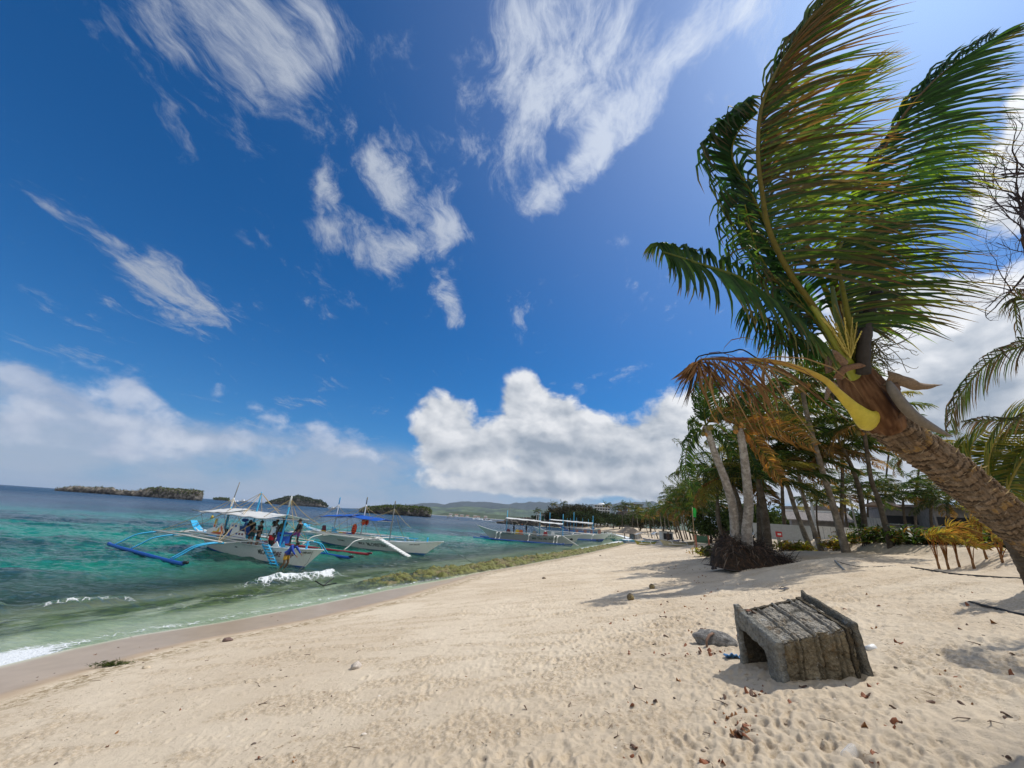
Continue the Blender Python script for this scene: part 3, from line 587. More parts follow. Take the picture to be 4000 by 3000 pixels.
def banca(label, o, yaw, cfg, group='outrigger boats along the beach', heel=0.):
    h = cfg.get('hull', Hull()); root = empty('outrigger_boat', (o[0], o[1], cfg.get('z', 0.)), yaw, label, 'boat', group); root.rotation_euler = (heel, cfg.get('pitch', 0), yaw)
    A = lambda m_, nm, mt, sm=False, par=None: m_.build(nm, mt, par or root, sm)
    nu = 44; body = MB(); low = MB(); c1, c2 = cfg.get('side', P_WHITE), cfg.get('low', P_BLUE)
    split = cfg.get('split', .34)
    for side in (1, -1):
        body.grid(lambda u, v: h.pt(u, split+(1-split)*v, side), nu, 5); low.grid(lambda u, v: h.pt(u, split*v, side, .001), nu, 3)
    low.grid(lambda u, v: h.pt(u, 0, 1).lerp(h.pt(u, 0, -1), v), nu, 2)
    hl = A(body, 'hull', c1, True); A(low, 'bottom_paint', c2, True, hl)
    # gunwale and foredeck
    g = MB()
    for side in (1, -1): g.tube([h.pt(u, 1, side) for u in np.linspace(0, 1, 40)], .035, 6)
    A(g, 'gunwale', cfg.get('gun', P_WHITE), True, hl)
    d = MB(); inner = cfg.get('inner', P_LB)
    d.grid(lambda u, v: h.pt(.66+.30*u, .93, 1).lerp(h.pt(.66+.30*u, .93, -1), v)-Vector((0, 0, .02)), 14, 3); A(d, 'foredeck', inner)
    d = MB(); d.grid(lambda u, v: h.pt(.02+.24*u, .93, 1).lerp(h.pt(.02+.24*u, .93, -1), v)-Vector((0, 0, .02)), 14, 3); A(d, 'afterdeck', inner)
    d = MB(); d.grid(lambda u, v: h.pt(.26+.4*u, .55, 1).lerp(h.pt(.26+.4*u, .55, -1), v), 14, 3); A(d, 'floorboards', P_GREY)
    if cfg.get('detail', True):
        for k, u in enumerate((.72, .80, .88)):
            w = h.pt(u, 1, 1).y; d = MB().beam(h.pt(u, 1, 1), h.pt(u, 1, -1), .07, .05); A(d, 'thwart', P_WHITE)
        if cfg.get('posts', True):
            for u, hh in ((.9, .38), (.035, .32)):
                p = h.pt(u, 1, 1); p.y = 0; d = MB().beam(p-Vector((0, 0, .1)), p+Vector((0, 0, hh)), .08, .08, (1, 0, 0)); d.beam(p+Vector((0, -.14, hh*.7)), p+Vector((0, .14, hh*.7)), .05, .05); A(d, 'mooring_post', P_LB)
    # outriggers
    bx = cfg['booms']; fx0, fx1 = cfg['float']; W_, Y_ = cfg.get('reach', 2.75), cfg.get('fy', 4.4); zb_ = cfg.get('zb', .95)
    for x in bx:
        m_ = MB()
        for dx in ((-.06, .06) if cfg.get('detail', True) else (0,)): m_.tube([(x+dx, -W_, zb_-.06), (x+dx, -W_*.5, zb_+.03), (x+dx, 0, zb_+.06), (x+dx, W_*.5, zb_+.03), (x+dx, W_, zb_-.06)], .036, 7)
        A(m_, 'outrigger_boom', P_WOOD, True)
    for s in (-1, 1):
        fx1 = cfg['float'][1]+(cfg.get('farx', 0) if s > 0 else 0)
        arms = cfg.get('arms', bx)
        for x in arms:
            m_ = MB(); fxp = x-cfg.get('rake', .35); m_.tube(spline([(x, s*(W_-.25), zb_-.02), (x, s*(W_+.25), zb_-.02), (x-.1, s*(W_+.95), zb_-.18), (fxp+.1, s*(Y_-.35), .42), (fxp, s*Y_, .16)], 12), cfg.get('armr', .042), 7); A(m_, 'outrigger_arm', cfg.get('armc', P_LB), True)
        m_ = MB(); c_ = spline([(fx0, s*Y_, .2), (fx0+1, s*Y_, .1), (fx1-1, s*Y_, .06), (fx1, s*Y_, .16)], 18); m_.tube(c_, [.05]+[.092]*16+[.05], 9); fl = A(m_, 'float', cfg.get('floatc', P_BLUE), True)
        m_ = MB(); m_.tube([(fx1-.02, s*Y_, .155), (fx1+.32, s*Y_, .18)], .075, 9); A(m_, 'float_tip', cfg.get('tipc', P_DARK), True, fl)
        m_ = MB()
        for y_, r_ in ((.95, .04), (1.75, .035), (W_, .045)): m_.tube([(bx[0]-.5, s*y_, zb_+.05), ((bx[0]+bx[-1])/2, s*y_, zb_+.09), (bx[-1]+.5, s*y_, zb_+.05)], r_, 6)
        if cfg.get('detail', True):
            for k in range(len(bx)-1): m_.tube([(bx[k], s*W_, zb_+.06), (bx[k+1], s*.8, zb_+.1)], .03, 5)
        A(m_, 'side_rail', P_WOOD, True)
        if cfg.get('walk', True):
            m_ = MB(); m_.box(((bx[0]+bx[-1])/2, s*1.05, zb_+.12), (bx[-1]-bx[0]-.4, .32, .03)); A(m_, 'walkway', P_WHITE)
    # masts, awning, ropes
    ms = cfg['masts']
    for (x, y, z, r, cb, ct) in ms:
        m_ = MB().tube([(x, y, .4), (x, y, z*.72), (x, y, z)], [r, r*.9, r*.7], 8); mo = A(m_, 'mast', cb, True)
        if ct is not None: m_ = MB().tube([(x, y, z-.55), (x, y, z+.02), (x, y, z+.1)], [r*1.02, r*1.02, r*.4], 8); A(m_, 'mast_top', ct, True, mo)
    for i, (x0, x1, y0, y1, z0, z1, sag, tm, wv) in enumerate(cfg.get('awning', [])):
        m_ = MB(); rn = random.Random(i)
        def fa(u, v):
            x = x0+(x1-x0)*u; y = y0+(y1-y0)*v; z = z0+(z1-z0)*u+sag*math.sin(math.pi*u)*math.sin(math.pi*v)+wv*(1-abs(2*v-1))*.6
            return Vector((x, y, z+.035*mnoise.noise(Vector((x*1.5, y*1.2, i*5)))-.05*abs(math.sin(u*math.pi*3))*(abs(2*v-1))**3))
        m_.slab(fa, 26, 14, .008); aw = A(m_, 'awning', tm, True)
        m_ = MB(); m_.tube([fa(0, 0)-Vector((0, 0, .03)), fa(0, 1)-Vector((0, 0, .03))], .022, 5); m_.tube([fa(1, 0)-Vector((0, 0, .03)), fa(1, 1)-Vector((0, 0, .03))], .022, 5); m_.tube([fa(u, .5)-Vector((0, 0, .03)) for u in np.linspace(0, 1, 8)], .02, 5)
        for s_ in (.02, .98): m_.tube([fa(u, s_)-Vector((0, 0, .03)) for u in np.linspace(0, 1, 8)], .018, 5)
        A(m_, 'awning_frame', P_GREY, False, aw)
        if cfg.get('stays', True):
            for u in (.04, .96):
                for v in (.04, .96):
                    p = fa(u, v); m_ = MB().tube([p, (p.x, p.y*.55, .9)], .014, 5); A(m_, 'awning_post', P_GREY)
    for k, (a, b, r, mt) in enumerate(cfg.get('ropes', [])):
        a, b = Vector(a), Vector(b); pts = [a.lerp(b, t)-Vector((0, 0, .12*math.sin(math.pi*t))) for t in np.linspace(0, 1, 7)]; A(MB().tube(pts, r, 5), 'rope', mt)
    return root, h
def panel(root, poly, y, th, m_, name='seat_panel', stripes=()):
    """flat board of the given outline (x,z), standing at y"""
    mb = MB(); n = len(poly); mb.add([(x, y-th/2, z) for x, z in poly]+[(x, y+th/2, z) for x, z in poly], [tuple(range(n)), tuple(range(2*n-1, n-1, -1))]+[(i, i+n, (i+1) % n+n, (i+1) % n) for i in range(n)][::1])
    o = mb.build(name, m_, root)
    for nm, pl, mt in stripes:
        for sgn in (-1, 1):
            q = MB(); k = len(pl); q.add([(x, y+sgn*(th/2+.004), z) for x, z in pl], [tuple(range(k)) if sgn < 0 else tuple(range(k))[::-1]]); q.build(nm, mt, o)
    return o
# --- boat 1, nearest
Y1 = R(-31); w1 = gp(1178, 2213); o1 = w1-5.0*np.array([math.cos(Y1), math.sin(Y1), 0])
MR, MM, ML = (2.65, -.1, 3.5), (-1.15, .1, 3.8), (-4.5, .1, 3.4)
def stays(mast, ends, r=.016, m_=None): return [(mast, e, r, m_ or ROPE) for e in ends]
W2 = 2.7
b1, h1 = banca('nearest outrigger boat with white torn awnings, light blue arms and people aboard', o1, Y1, dict(
    booms=(-6.9, -4.3, 1.1), arms=(-6.9, -4.3, 1.0, 1.3), float=(-8.2, 2.3), reach=2.75, fy=4.5, hull=Hull(-8.8, 6.6, 1.25, .98), split=.26, farx=1.0,
    masts=[(2.65, -.1, 3.6, .055, P_LB, P_WHITE), (-1.15, .1, 3.85, .06, P_LB, None), (-4.5, .1, 3.35, .07, P_LB, P_WHITE)],
    awning=[(-5.5, -1.7, -1.35, 1.25, 2.35, 2.5, .05, TARPW, .38), (-2.3, 2.8, -1.45, 1.3, 2.4, 2.36, .0, TARPW, .40)],
    ropes=stays(MR, [(1.1, -W2, .95), (1.1, W2, .95), (4.2, 0, .9), (.2, 0, 2.85), (4.2, 1.0, 2.2)])+stays(MM, [(1.1, -W2, .95), (-4.3, -W2, .95), (-4.3, W2, .95), (1.1, W2, .95), (.6, .6, 2.75), (-3.6, .3, 2.8), (-.2, -1.2, 2.5)])+stays((-4.5, .1, 3.3), [(-6.9, -W2, .95), (-6.9, W2, .95), (-2.9, 0, 2.8), (-6.4, .2, 2.5), (1.1, -W2, .95)])+[((-4.6, .1, 2.4), (-6.9, -W2, 1.0), .013, ROPE), ((3.6, 1.3, 2.1), (5.9, .1, .9), .01, ROPED)]))
MB().tube([(-4.5, .1, 3.2), (-4.3, .1, 4.45)], .035, 6).build('bamboo_spar', P_GREY, b1, True)
MB().tube([(-6.9, -1.2, 2.4), (-4.4, -1.2, 2.36)], .03, 6).build('awning_spar', P_GREY, b1, True)
MB().tube([(1.6, 1.3, 2.2), (3.9, 1.35, 2.12)], .03, 6).build('awning_spar', P_GREY, b1, True)
panel(b1, [(-5.1, .95), (-5.1, 1.25), (-4.3, 1.45), (-3.95, 1.38), (-3.4, 1.75), (-2.75, 1.2), (-3, .95)], -.66, .05, P_WHITE, 'cabin_side', [('red_stripe', [(-4.45, 1.0), (-3.1, 1.0), (-2.85, 1.2), (-3.35, 1.62), (-3.45, 1.5), (-3.2, 1.22), (-4.45, 1.1)], P_OR), ('yellow_stripe', [(-4.3, 1.13), (-3.5, 1.15), (-3.5, 1.5), (-3.7, 1.4), (-3.8, 1.22), (-4.3, 1.2)], P_YEL)])
panel(b1, [(-4.55, 1.0), (-4.2, 1.0), (-4.2, 2.0), (-4.55, 2.0)], -.6, .05, P_WHITE, 'seat_back', [('red_stripe', [(-4.5, 1.2), (-4.26, 1.2), (-4.26, 1.6), (-4.5, 1.6)], P_OR), ('yellow_stripe', [(-4.5, 1.63), (-4.26, 1.63), (-4.26, 1.95), (-4.5, 1.95)], P_YEL)])
wn = [('window', [(x, z), (x+.22, z), (x+.22, z+.12), (x, z+.12)], mt) for x, z, mt in ((-2.0, 1.62, P_BLUE), (-1.65, 1.62, P_BLUE), (-1.35, 1.2, P_BLUE), (-1.0, 1.2, P_MAR), (-.65, 1.2, P_MAR))]
panel(b1, [(-2.5, .93), (-2.15, 1.85), (-1.25, 1.85), (-1.05, 1.42), (-0.25, 1.42), (-0.1, .93)], -.68, .05, P_WHITE, 'cabin_side', wn+[('blue_stripe', [(-2.35, 1.0), (-2.1, 1.5), (-1.85, 1.5), (-2, 1.08), (-0.2, 1.08), (-0.2, 1.0)], P_BLUE)])
panel(b1, [(-3.4, .9), (-3.2, 1.85), (-1.9, 1.85), (-1.7, .9)], .66, .05, P_BLUE, 'cabin_side'); panel(b1, [(-4.8, .9), (-4.6, 1.5), (-3.2, 1.6), (-2.8, .9)], .66, .05, P_BLUE, 'cabin_side')
MB().box((-3.8, 0, 1.1), (.9, .8, .5), taper=.8).build('engine_box', P_DARK, b1)
MB().ball((-2.6, .3, 2.0), (.28, .2, .12), 10, 6, .1, 2).build('blue_bundle', P_BLUE, b1, True)
for x in (-2.6, -1.6): MB().box((x, 0, 1.05), (.4, 1.2, .06)).build('bench', P_LB, b1)
# blue slatted seat back with hand hole beside the front mast
q = MB(); q.box((1.9, .5, 1.5), (.05, .9, .12)); q.box((1.9, .5, 1.17), (.05, .9, .34)); q.box((1.9, .11, 1.4), (.05, .12, .16)); q.box((1.9, .89, 1.4), (.05, .12, .16)); q.box((1.9, .5, .95), (.05, .9, .08)); q.build('blue_seat_back', P_BLUE, b1)
# boarding plank over the side
q = MB(); A0, B0 = Vector((2.15, -.75, .92)), Vector((4.2, -1.0, -.14)); q.beam(A0+Vector((-.16, 0, 0)), B0+Vector((-.16, 0, 0)), .06, .07); q.beam(A0+Vector((.2, .12, 0)), B0+Vector((.2, .12, 0)), .06, .07)
for k in range(8): c = A0.lerp(B0, (k+.5)/8)+Vector((.02, .06, .02)); q.beam(c+Vector((-.2, -.06, 0)), c+Vector((.2, .06, 0)), .29, .025, (0, 0, 1))
q.build('boarding_ladder', P_LB, b1)
q = MB()
for k in range(5): c = A0.lerp(B0, (k+.9)/8)+Vector((.02, .06, .045)); q.beam(c+Vector((-.19, -.06, 0)), c+Vector((.19, .06, 0)), .03, .02)
q.build('ladder_rungs', P_WHITE, b1)
panel(b1, [(2.3, .8), (2.7, 1.12), (3.1, .8)], -.35, .03, P_WHITE, 'hatch_board'); panel(b1, [(3.1, .8), (3.3, 1.15), (3.6, .8)], -.3, .03, P_LB, 'hatch_board')
lettering('MBCA', .34, h1, .655, .60, -1, INK, b1, wide=.8); lettering('JORE', .34, h1, .755, .58, -1, INKR, b1, wide=1.0); lettering('SHIP', .34, h1, .835, .58, -1, INKR, b1, wide=1.0); lettering('06-1406-002-1234'[:12], .13, h1, .90, .82, -1, INK, b1, wide=1.2)
MB().beam(h1.pt(.475, .76, -1, .012), h1.pt(.495, .76, -1, .012), .01, .05).build('hull_mark', INK, b1)
MB().tube([b1.matrix_world.inverted() @ Vector(v) if False else Vector(v) for v in [(5.8, -.05, .92), (6.3, -.6, .35), (6.9, -1.8, -.25)]], .012, 5).build('anchor_rope', ROPED, b1)
c1, s1 = math.cos(Y1), math.sin(Y1)
F1 = lambda p: np.array([o1[0]+c1*p[0]-s1*p[1], o1[1]+s1*p[0]+c1*p[1], p[2]])
tgt = lambda a: Y1+R(a)
fold = dict(elL=(.02, .26, 1.14), elR=(.02, -.26, 1.14), wrL=(.2, .0, 1.12), wrR=(.2, .03, 1.05))
person(F1, (-.3, -.25, .45), tgt(-60), 'person bending forward under the awning in dark shirt and teal shorts', dict(waist=(.05, 0, 1.1), chest=(.2, 0, 1.3), neck=(.32, 0, 1.40), head=(.42, 0, 1.43), crown=(.5, 0, 1.45), shL=(.24, .17, 1.36), shR=(.24, -.17, 1.36), elL=(.38, .26, 1.1), elR=(.38, -.26, 1.1), wrL=(.45, .15, .92), wrR=(.45, -.15, .92), face=(.6, 0, -.6)), 'tan', cloth_m('black_shirt', (.012, .012, .016)), cloth_m('teal_shorts', (.03, .10, .11)), scale=1.08)
person(F1, (.65, -.35, .42), tgt(-100), 'person in a black top and black skirt with hands folded at the waist', fold, 'tan', cloth_m('black_shirt', None), cloth_m('black_shorts', (.013, .013, .016)))
person(F1, (1.05, .35, .5), tgt(-80), 'person in grey T-shirt standing half hidden under the awning edge', dict(elR=(-.02, -.25, 1.12)), 'brown', cloth_m('grey_shirt', (.25, .25, .22)), cloth_m('brown_shorts', (.09, .06, .05)), scale=1.02)
person(F1, (1.55, .5, .55), tgt(-70), 'dark-haired person behind the one in the white shirt, raising an arm to the awning', dict(elL=(.1, .3, 1.5), wrL=(.2, .15, 1.68)), 'dark', cloth_m('olive_shirt', (.12, .11, .07)), cloth_m('brown_shorts', None), scale=1.03)
person(F1, (1.8, -.2, .42), tgt(-85), 'person in white T-shirt and red shorts over black leggings holding the front mast', dict(elL=(.12, .42, 1.32), wrL=(.22, .62, 1.42), head=(.07, 0, 1.585), crown=(.11, 0, 1.67), face=(.9, 0, -.4)), 'dark', cloth_m('white_shirt', (.75, .76, .80)), cloth_m('red_shorts', (.60, .02, .03)), leggings=True, scale=1.04)
person(F1, (3.85, .1, .84), tgt(-150), 'person in long-sleeved black shirt and purple shorts stepping on the foredeck', dict(hipL=(0, .09, .90), knL=(.34, .12, .68), anL=(.30, .12, .26), head=(.05, 0, 1.58), crown=(.09, 0, 1.66), elL=(.02, .24, 1.14), wrL=(.16, .2, .95), wrR=(.12, -.22, .92), face=(.9, 0, -.45)), 'brown', cloth_m('black_shirt', None), cloth_m('purple_shorts', (.20, .04, .17)), True, True, scale=.94)
person(F1, (4.95, -1.0, -.25), tgt(28), 'person climbing from the ladder onto the bow in blue rash guard and mustard shorts', dict(pel=(0, 0, .90), waist=(.09, 0, 1.04), chest=(.22, 0, 1.22), neck=(.36, 0, 1.36), head=(.47, 0, 1.43), crown=(.53, 0, 1.49), shL=(.28, .18, 1.31), shR=(.28, -.18, 1.30), elL=(.48, .22, 1.10), elR=(.44, -.23, 1.06), wrL=(.66, .18, .94), wrR=(.60, -.2, .90), hipL=(0, .09, .87), hipR=(0, -.09, .87), knL=(.12, .12, .50), knR=(.04, -.11, .46), anL=(-.06, .11, .10), anR=(-.20, -.12, .08), face=(.7, 0, -.6)), 'brown', cloth_m('blue_rash_guard', (.02, .06, .36)), cloth_m('mustard_shorts', (.55, .31, .04)), True, scale=1.02)
for b_ in (b1,):
    MB().slab(lambda u, v: Vector((-9.0+1.6*u, (.20+.12*u)*(2*v-1), 1.62-1.0*u+.38*u*u)), 8, 4, .05).build('stern_board', P_LB, b_)
# --- boat 2, blue awning
Y2 = R(-22); w2 = gp(1652, 2167); o2 = w2-5.2*np.array([math.cos(Y2), math.sin(Y2), 0])
R2, M2, L2 = (1.7, -.05, 4.0), (-1.5, 0, 4.1), (-4.7, 0, 4.0)
b2, h2 = banca('white outrigger boat with blue awning, long bow and white gangplank, behind the nearest one', o2, Y2, dict(
    booms=(-6.5, -3.2, 1.2), arms=(-6.5, -3.2, 1.2), float=(-8.5, 3.2), reach=2.7, fy=4.3, hull=Hull(-8.4, 7.0, 1.4, 1.12), split=.30, floatc=P_RED, tipc=P_MAR, armc=P_WOOD, low=mat('faded_blue_paint', (.03, .13, .30), .5, var=.2), armr=.048,
    masts=[(1.7, -.05, 4.0, .05, P_GREY, P_GREY), (-1.5, 0, 4.2, .055, P_WHITE, P_GREY), (-4.7, 0, 4.05, .05, P_WHITE, P_LB)],
    awning=[(-5.7, -1.9, -1.1, 1.0, 2.35, 2.62, .02, TARPB, .22), (-2.6, 1.0, -1.15, 1.1, 2.55, 2.35, .02, TARPB, .28)],
    ropes=stays((1.7, 0, 3.4), [(-3.2, -2.7, .95), (1.2, 2.7, .95), (-.6, .5, 2.7), (2.6, 1.6, 1.9)])+stays((-1.5, 0, 3.5), [(-6.5, -2.7, .95), (-3.2, 2.7, .95), (1.2, -.4, .95), (.3, .5, 2.6), (-3.2, -2.6, .98)])+stays((-4.7, 0, 3.4), [(-8.0, -2.2, .95), (-6.5, 2.7, .95), (-3.8, .2, 2.7), (-6.5, -2.7, .95)])))
MB().slab(lambda u, v: Vector((-8.7+1.8*u, (.20+.12*u)*(2*v-1), 1.68-.95*u+.3*u*u)), 8, 4, .05).build('stern_board', P_LB, b2)
for k, dy in ((0, 0), (1, .3), (2, -.25)):
    MB().ball((-1.45+k*.12, dy, 2.15), (.2, .14, .28), 10, 7, .15, k).build('life_vest', LIFE, b2, True)
v_ = MB().ball((-1.9, -.5, 1.5), (.26, .14, .46), 14, 10, .08, 5).build('life_vest', LIFE, b2, True)
q = MB()
for k in range(4): q.box((-1.9, -.645, 1.22+.16*k), (.36-.05*abs(k-1), .02, .045))
q.build('vest_strap', P_DARK, v_)
q = MB(); q.tube([(-1.6, 0, 2.1), (-1.55, 0, 1.75)], .03, 5); q.build('hanging_strap', P_DARK, b2)
panel(b2, [(-5.6, .9), (-5.62, 1.55), (-5.25, 1.6), (-5.0, .9)], -.5, .05, P_MAR, 'seat_back', [('yellow_stripe', [(-5.6, .92), (-5.6, 1.15), (-5.1, 1.15), (-5.03, .92)], P_YEL)])
panel(b2, [(-4.4, .9), (-4.45, 1.5), (-4.15, 1.5), (-3.6, .9)], -.5, .05, P_LB, 'seat_back')
for x, mt in ((-3.3, P_YEL), (-2.9, P_OR), (-2.45, P_BLUE)): MB().box((x, -.35, 1.02), (.5, .4, .26), taper=.85).build('seat_box', mt, b2)
q = MB(); q.tube([h2.pt(u, 1, 1)+Vector((0, 0, .22+.1*math.sin(3.1*u))) for u in np.linspace(.45, .82, 10)], .03, 5)
for u in np.linspace(.46, .8, 6): p = h2.pt(u, 1, 1); q.tube([p, p+Vector((0, 0, .28))], .02, 5)
q.build('blue_side_rail', P_LB, b2)
q = MB()
for a, b in (((-1.5, -.66, .9), (-1.5, -.66, 1.2)), ((-1.5, -.66, 1.2), (.6, -.66, 1.15)), ((.6, -.66, 1.15), (1.3, -.66, .9)), ((-.6, -.66, .9), (-.6, -.66, 1.18)), ((.2, -.66, .9), (.2, -.66, 1.16))): q.tube([a, b], .02, 5)
q.build('hand_rail', P_WOOD, b2)
q = MB(); A0, B0 = Vector((.9, -.75, 1.05)), Vector((5.1, -1.7, -.08)); q.beam(A0, B0, .46, .07)
for k in range(13): c = A0.lerp(B0, (k+.5)/13)+Vector((0, 0, .055)); q.beam(c+Vector((0, -.23, 0)), c+Vector((0, .23, 0)), .05, .04)
q.build('gangplank', P_WHITE, b2)
lettering('MBCA', .24, h2, .455, .62, -1, INK, b2, wide=1.05); lettering("'Ma.CHRISTINA.1", .36, h2, .52, .56, -1, INK, b2, wide=.85); lettering('06-7600894', .17, h2, .28, .66, -1, INK, b2); lettering('MI-MR. 00507-0990', .11, h2, .82, .80, -1, INK, b2)
MB().tube([(6.9, 0, 1.1), (9.5, -1.5, .35), (12, -3, -.1)], .012, 5).build('mooring_line', ROPED, b2)
# --- boat 3 and its neighbours farther along
small = dict(walk=False, posts=False)
Y3 = R(-9); w3 = gp(2232, 2128); o3 = w3-6.4*np.array([math.cos(Y3), math.sin(Y3), 0])
b3, h3 = banca('grey-white outrigger boat with long white roof and blue floats near the mossy rocks', o3, Y3, dict(
    booms=(-5.2, -.4, 4.2), arms=(-5.4, -4.8, -.2, 3.8, 4.3), float=(-9.0, 5.0), reach=1.6, fy=2.6, rake=.25, armc=P_WOOD, armr=.085, hull=Hull(-9.4, 8.2, 2.0, 1.75, .9, -6.6, 6.4, zmid=.95), side=P_SEA, gun=P_WOOD, floatc=P_BLUE, tipc=P_BLUE, split=.2, zb=1.15,
    masts=[(-4.3, 0, 4.6, .07, P_LB, None), (-4.0, .4, 5.6, .04, P_GREY, None), (1.2, 0, 4.6, .07, P_LB, None), (5.0, .1, 4.6, .06, P_LB, None)],
    awning=[(-4.4, 1.4, -1.2, 1.2, 3.35, 3.2, 0, TARPW, .25), (1.1, 5.0, -1.2, 1.2, 3.1, 3.0, 0, TARPW, .25)], ropes=[], posts=False))
for k, (x, mt) in enumerate(((-3.9, P_MAR), (-2.4, P_YEL), (-1.8, P_OR), (.4, P_GREY), (2.2, P_RED), (3.4, P_WHITE))): MB().box((x, -.3, 1.35), (.8, .5, .7), taper=.6).build('seat_box', mt, b3)
lettering('MB The Ma AD-8', .42, h3, .53, .58, -1, mat('green_lettering', (.03, .08, .04), .5), b3, wide=1.25)
q = MB(); q.tube([(5.0, -1.3, 1.25), (7.6, -2.2, -.1)], .08, 6); q.build('boarding_pole', P_WOOD, b3)
MB().ball(h3.pt(.93, .62, -1, .03), (.3, .02, .16), 10, 6, .3, 3).build('painted_fish', INK, b3)
c3, s3 = math.cos(Y3), math.sin(Y3); F3 = lambda p: np.array([o3[0]+c3*p[0]-s3*p[1], o3[1]+s3*p[0]+c3*p[1], p[2]])
person(F3, (-3.1, .3, .8), Y3, 'person in dark clothes seated at the stern of the long-roofed boat', dict(), 'dark', cloth_m('black_shirt', None), cloth_m('black_shorts', None))
person(F3, (-1.0, .2, .9), Y3, 'person in dark clothes beside the orange seat of the long-roofed boat', dict(), 'dark', cloth_m('black_shirt', None), cloth_m('brown_shorts', None))
def far_boat(px, py, yaw, label, sc_=1., side=P_WHITE, roof=TARPW, low=P_BLUE, mast=P_LB, roofz=3.0, ppl=0, r0=-4.5, r1=3.5):
    w = gp(px, py); Yb = R(yaw); o = w-5.0*sc_*np.array([math.cos(Yb), math.sin(Yb), 0])
    b, h = banca(label, o, Yb, dict(booms=(-5, 0, 3.5), float=(-6.5, 4), reach=1.9, fy=3.2, armc=P_WOOD, armr=.07, side=side, low=low, detail=False, walk=False, hull=Hull(-7.6, 6.8, 1.6, 1.5, .75, -5.2, 5.0), masts=[(r0, 0, 4.3, .06, mast, None), (0, 0, 4.6, .06, mast, None), (r1, 0, 4.2, .06, mast, None)], awning=[(r0, r1, -1.1, 1.1, roofz, roofz-.15, 0, roof, .2)] if roof else []))
    b.scale = (sc_,)*3; return b, o, Yb
bb, ob, Yb = far_boat(2350, 2112, -12, 'white outrigger boat with dark hull bottom moored just behind the long-roofed one', 1.25)
cb, sb = math.cos(Yb), math.sin(Yb); Fb = lambda p: np.array([ob[0]+cb*p[0]-sb*p[1], ob[1]+sb*p[0]+cb*p[1], p[2]])
person(Fb, (-6.4, 0, 1.2), Yb, 'person standing on the boat moored behind the long-roofed one', dict(), 'dark', cloth_m('black_shirt', None), cloth_m('black_shorts', None))
person(Fb, (-1.0, 0, .9), Yb, 'person sitting low at the middle of the boat behind the long-roofed one', dict(), 'dark', cloth_m('black_shirt', None), cloth_m('black_shorts', None))
far_boat(2330, 2080, -6, 'outrigger boat with short white roof between the long-roofed boat and the beach', 1.3, side=P_SEA)
far_boat(2200, 2068, 172, 'dark blue and white outrigger boat with its bow to the left behind the long roof', 1.4, side=P_BLUE, low=P_WHITE)
far_boat(2440, 2078, -4, 'pale outrigger boat with narrow white roof farthest along the curve of the beach', 1.5, side=P_SEA, roofz=3.2)
far_boat(2160, 2056, -4, 'white outrigger boat without awning lying in front of the dark headland rocks', 1.8, roof=None, mast=P_WHITE)
# ------------------------------------------------------------------ palms
def nz(v): v = np.asarray(v, float); return v/np.maximum(np.linalg.norm(v, axis=-1, keepdims=True), 1e-9)
class Leaves:
    def __init__(s): s.V = []; s.F = []; s.C = []; s.n = 0
    def strips(s, base, dir0, dir1, length, width, wref, col, tip, segs=4, curl=None, rnd=None, droop=None, tipstart=.6):
        """n leaflets at once: base,dir0,dir1 (n,3), length,width (n,), colours (n,3)"""
        n = len(base); p = base.copy(); rows = []; cols = []
        prof = {2: [.7, 1, .1], 3: [.6, 1, .7, .06], 4: [.55, 1, .85, .5, .04], 5: [.5, .95, 1, .8, .45, .03]}[segs]
        for k in range(segs+1):
            t = k/segs
            d = nz(dir0*(1-t)**1.3+dir1*(1-(1-t)**1.3)+(droop if droop is not None else 0)*t*t)
            w = nz(np.cross(d, wref))*(width*prof[k]*.5)[:, None]
            rows.append(np.stack([p-w, p+w], 1))
            tt = np.clip((t-tipstart)/(1-tipstart), 0, 1)
            cols.append(np.repeat((col*(1-tt)+tip*tt)[:, None, :], 2, 1))
            p = p+d*(length/segs)[:, None]
        V = np.stack(rows, 1).reshape(n, -1, 3); Cc = np.stack(cols, 1).reshape(n, -1, 3)
        k = (segs+1)*2; b = (s.n+np.arange(n)*k)[:, None, None]
        q = np.array([[2*i, 2*i+1, 2*i+3, 2*i+2] for i in range(segs)])[None]
        s.F.append((b+q).reshape(-1, 4)); s.V.append(V.reshape(-1, 3)); s.C.append(Cc.reshape(-1, 3)); s.n += n*k
    def tube(s, pts, r, col, n=6, squash=1., ref=None):
        pts = np.asarray(pts, float); m_ = len(pts); r = np.broadcast_to(r, (m_,)); T = nz(np.gradient(pts, axis=0))
        ref = np.array([0, 0, 1.]) if ref is None else np.asarray(ref, float)
        U = nz(np.cross(T, ref+1e-4)); Vv = np.cross(T, U); a = np.arange(n)*2*math.pi/n
        P = pts[:, None, :]+(U[:, None, :]*np.cos(a)[None, :, None]+Vv[:, None, :]*np.sin(a)[None, :, None]*squash)*r[:, None, None]
        i = np.arange(m_-1)[:, None]; k = np.arange(n)[None, :]; k2 = (k+1) % n
        s.F.append((s.n+np.stack([i*n+k, i*n+k2, (i+1)*n+k2, (i+1)*n+k], -1)).reshape(-1, 4))
        c = np.asarray(col, float); c = np.broadcast_to(c, (m_, 3)) if c.ndim == 1 else c
        s.V.append(P.reshape(-1, 3)); s.C.append(np.repeat(c, n, 0)); s.n += m_*n
    def mesh(s, name, smooth=False):
        C = np.concatenate(s.C); C = np.concatenate([np.clip(C, 0, 1), np.ones((len(C), 1))], 1)
        return pmesh(name, np.concatenate(s.V), np.concatenate(s.F), smooth, cols={'col': C})
    def build(s, name, m_, parent=None, smooth=False): return link(name, s.mesh(name, smooth), m_, parent)
M_LEAF = mat('palm_leaf', rough=.5, attr='col', trans=.48, spec=.35, var=.25, scale=9)
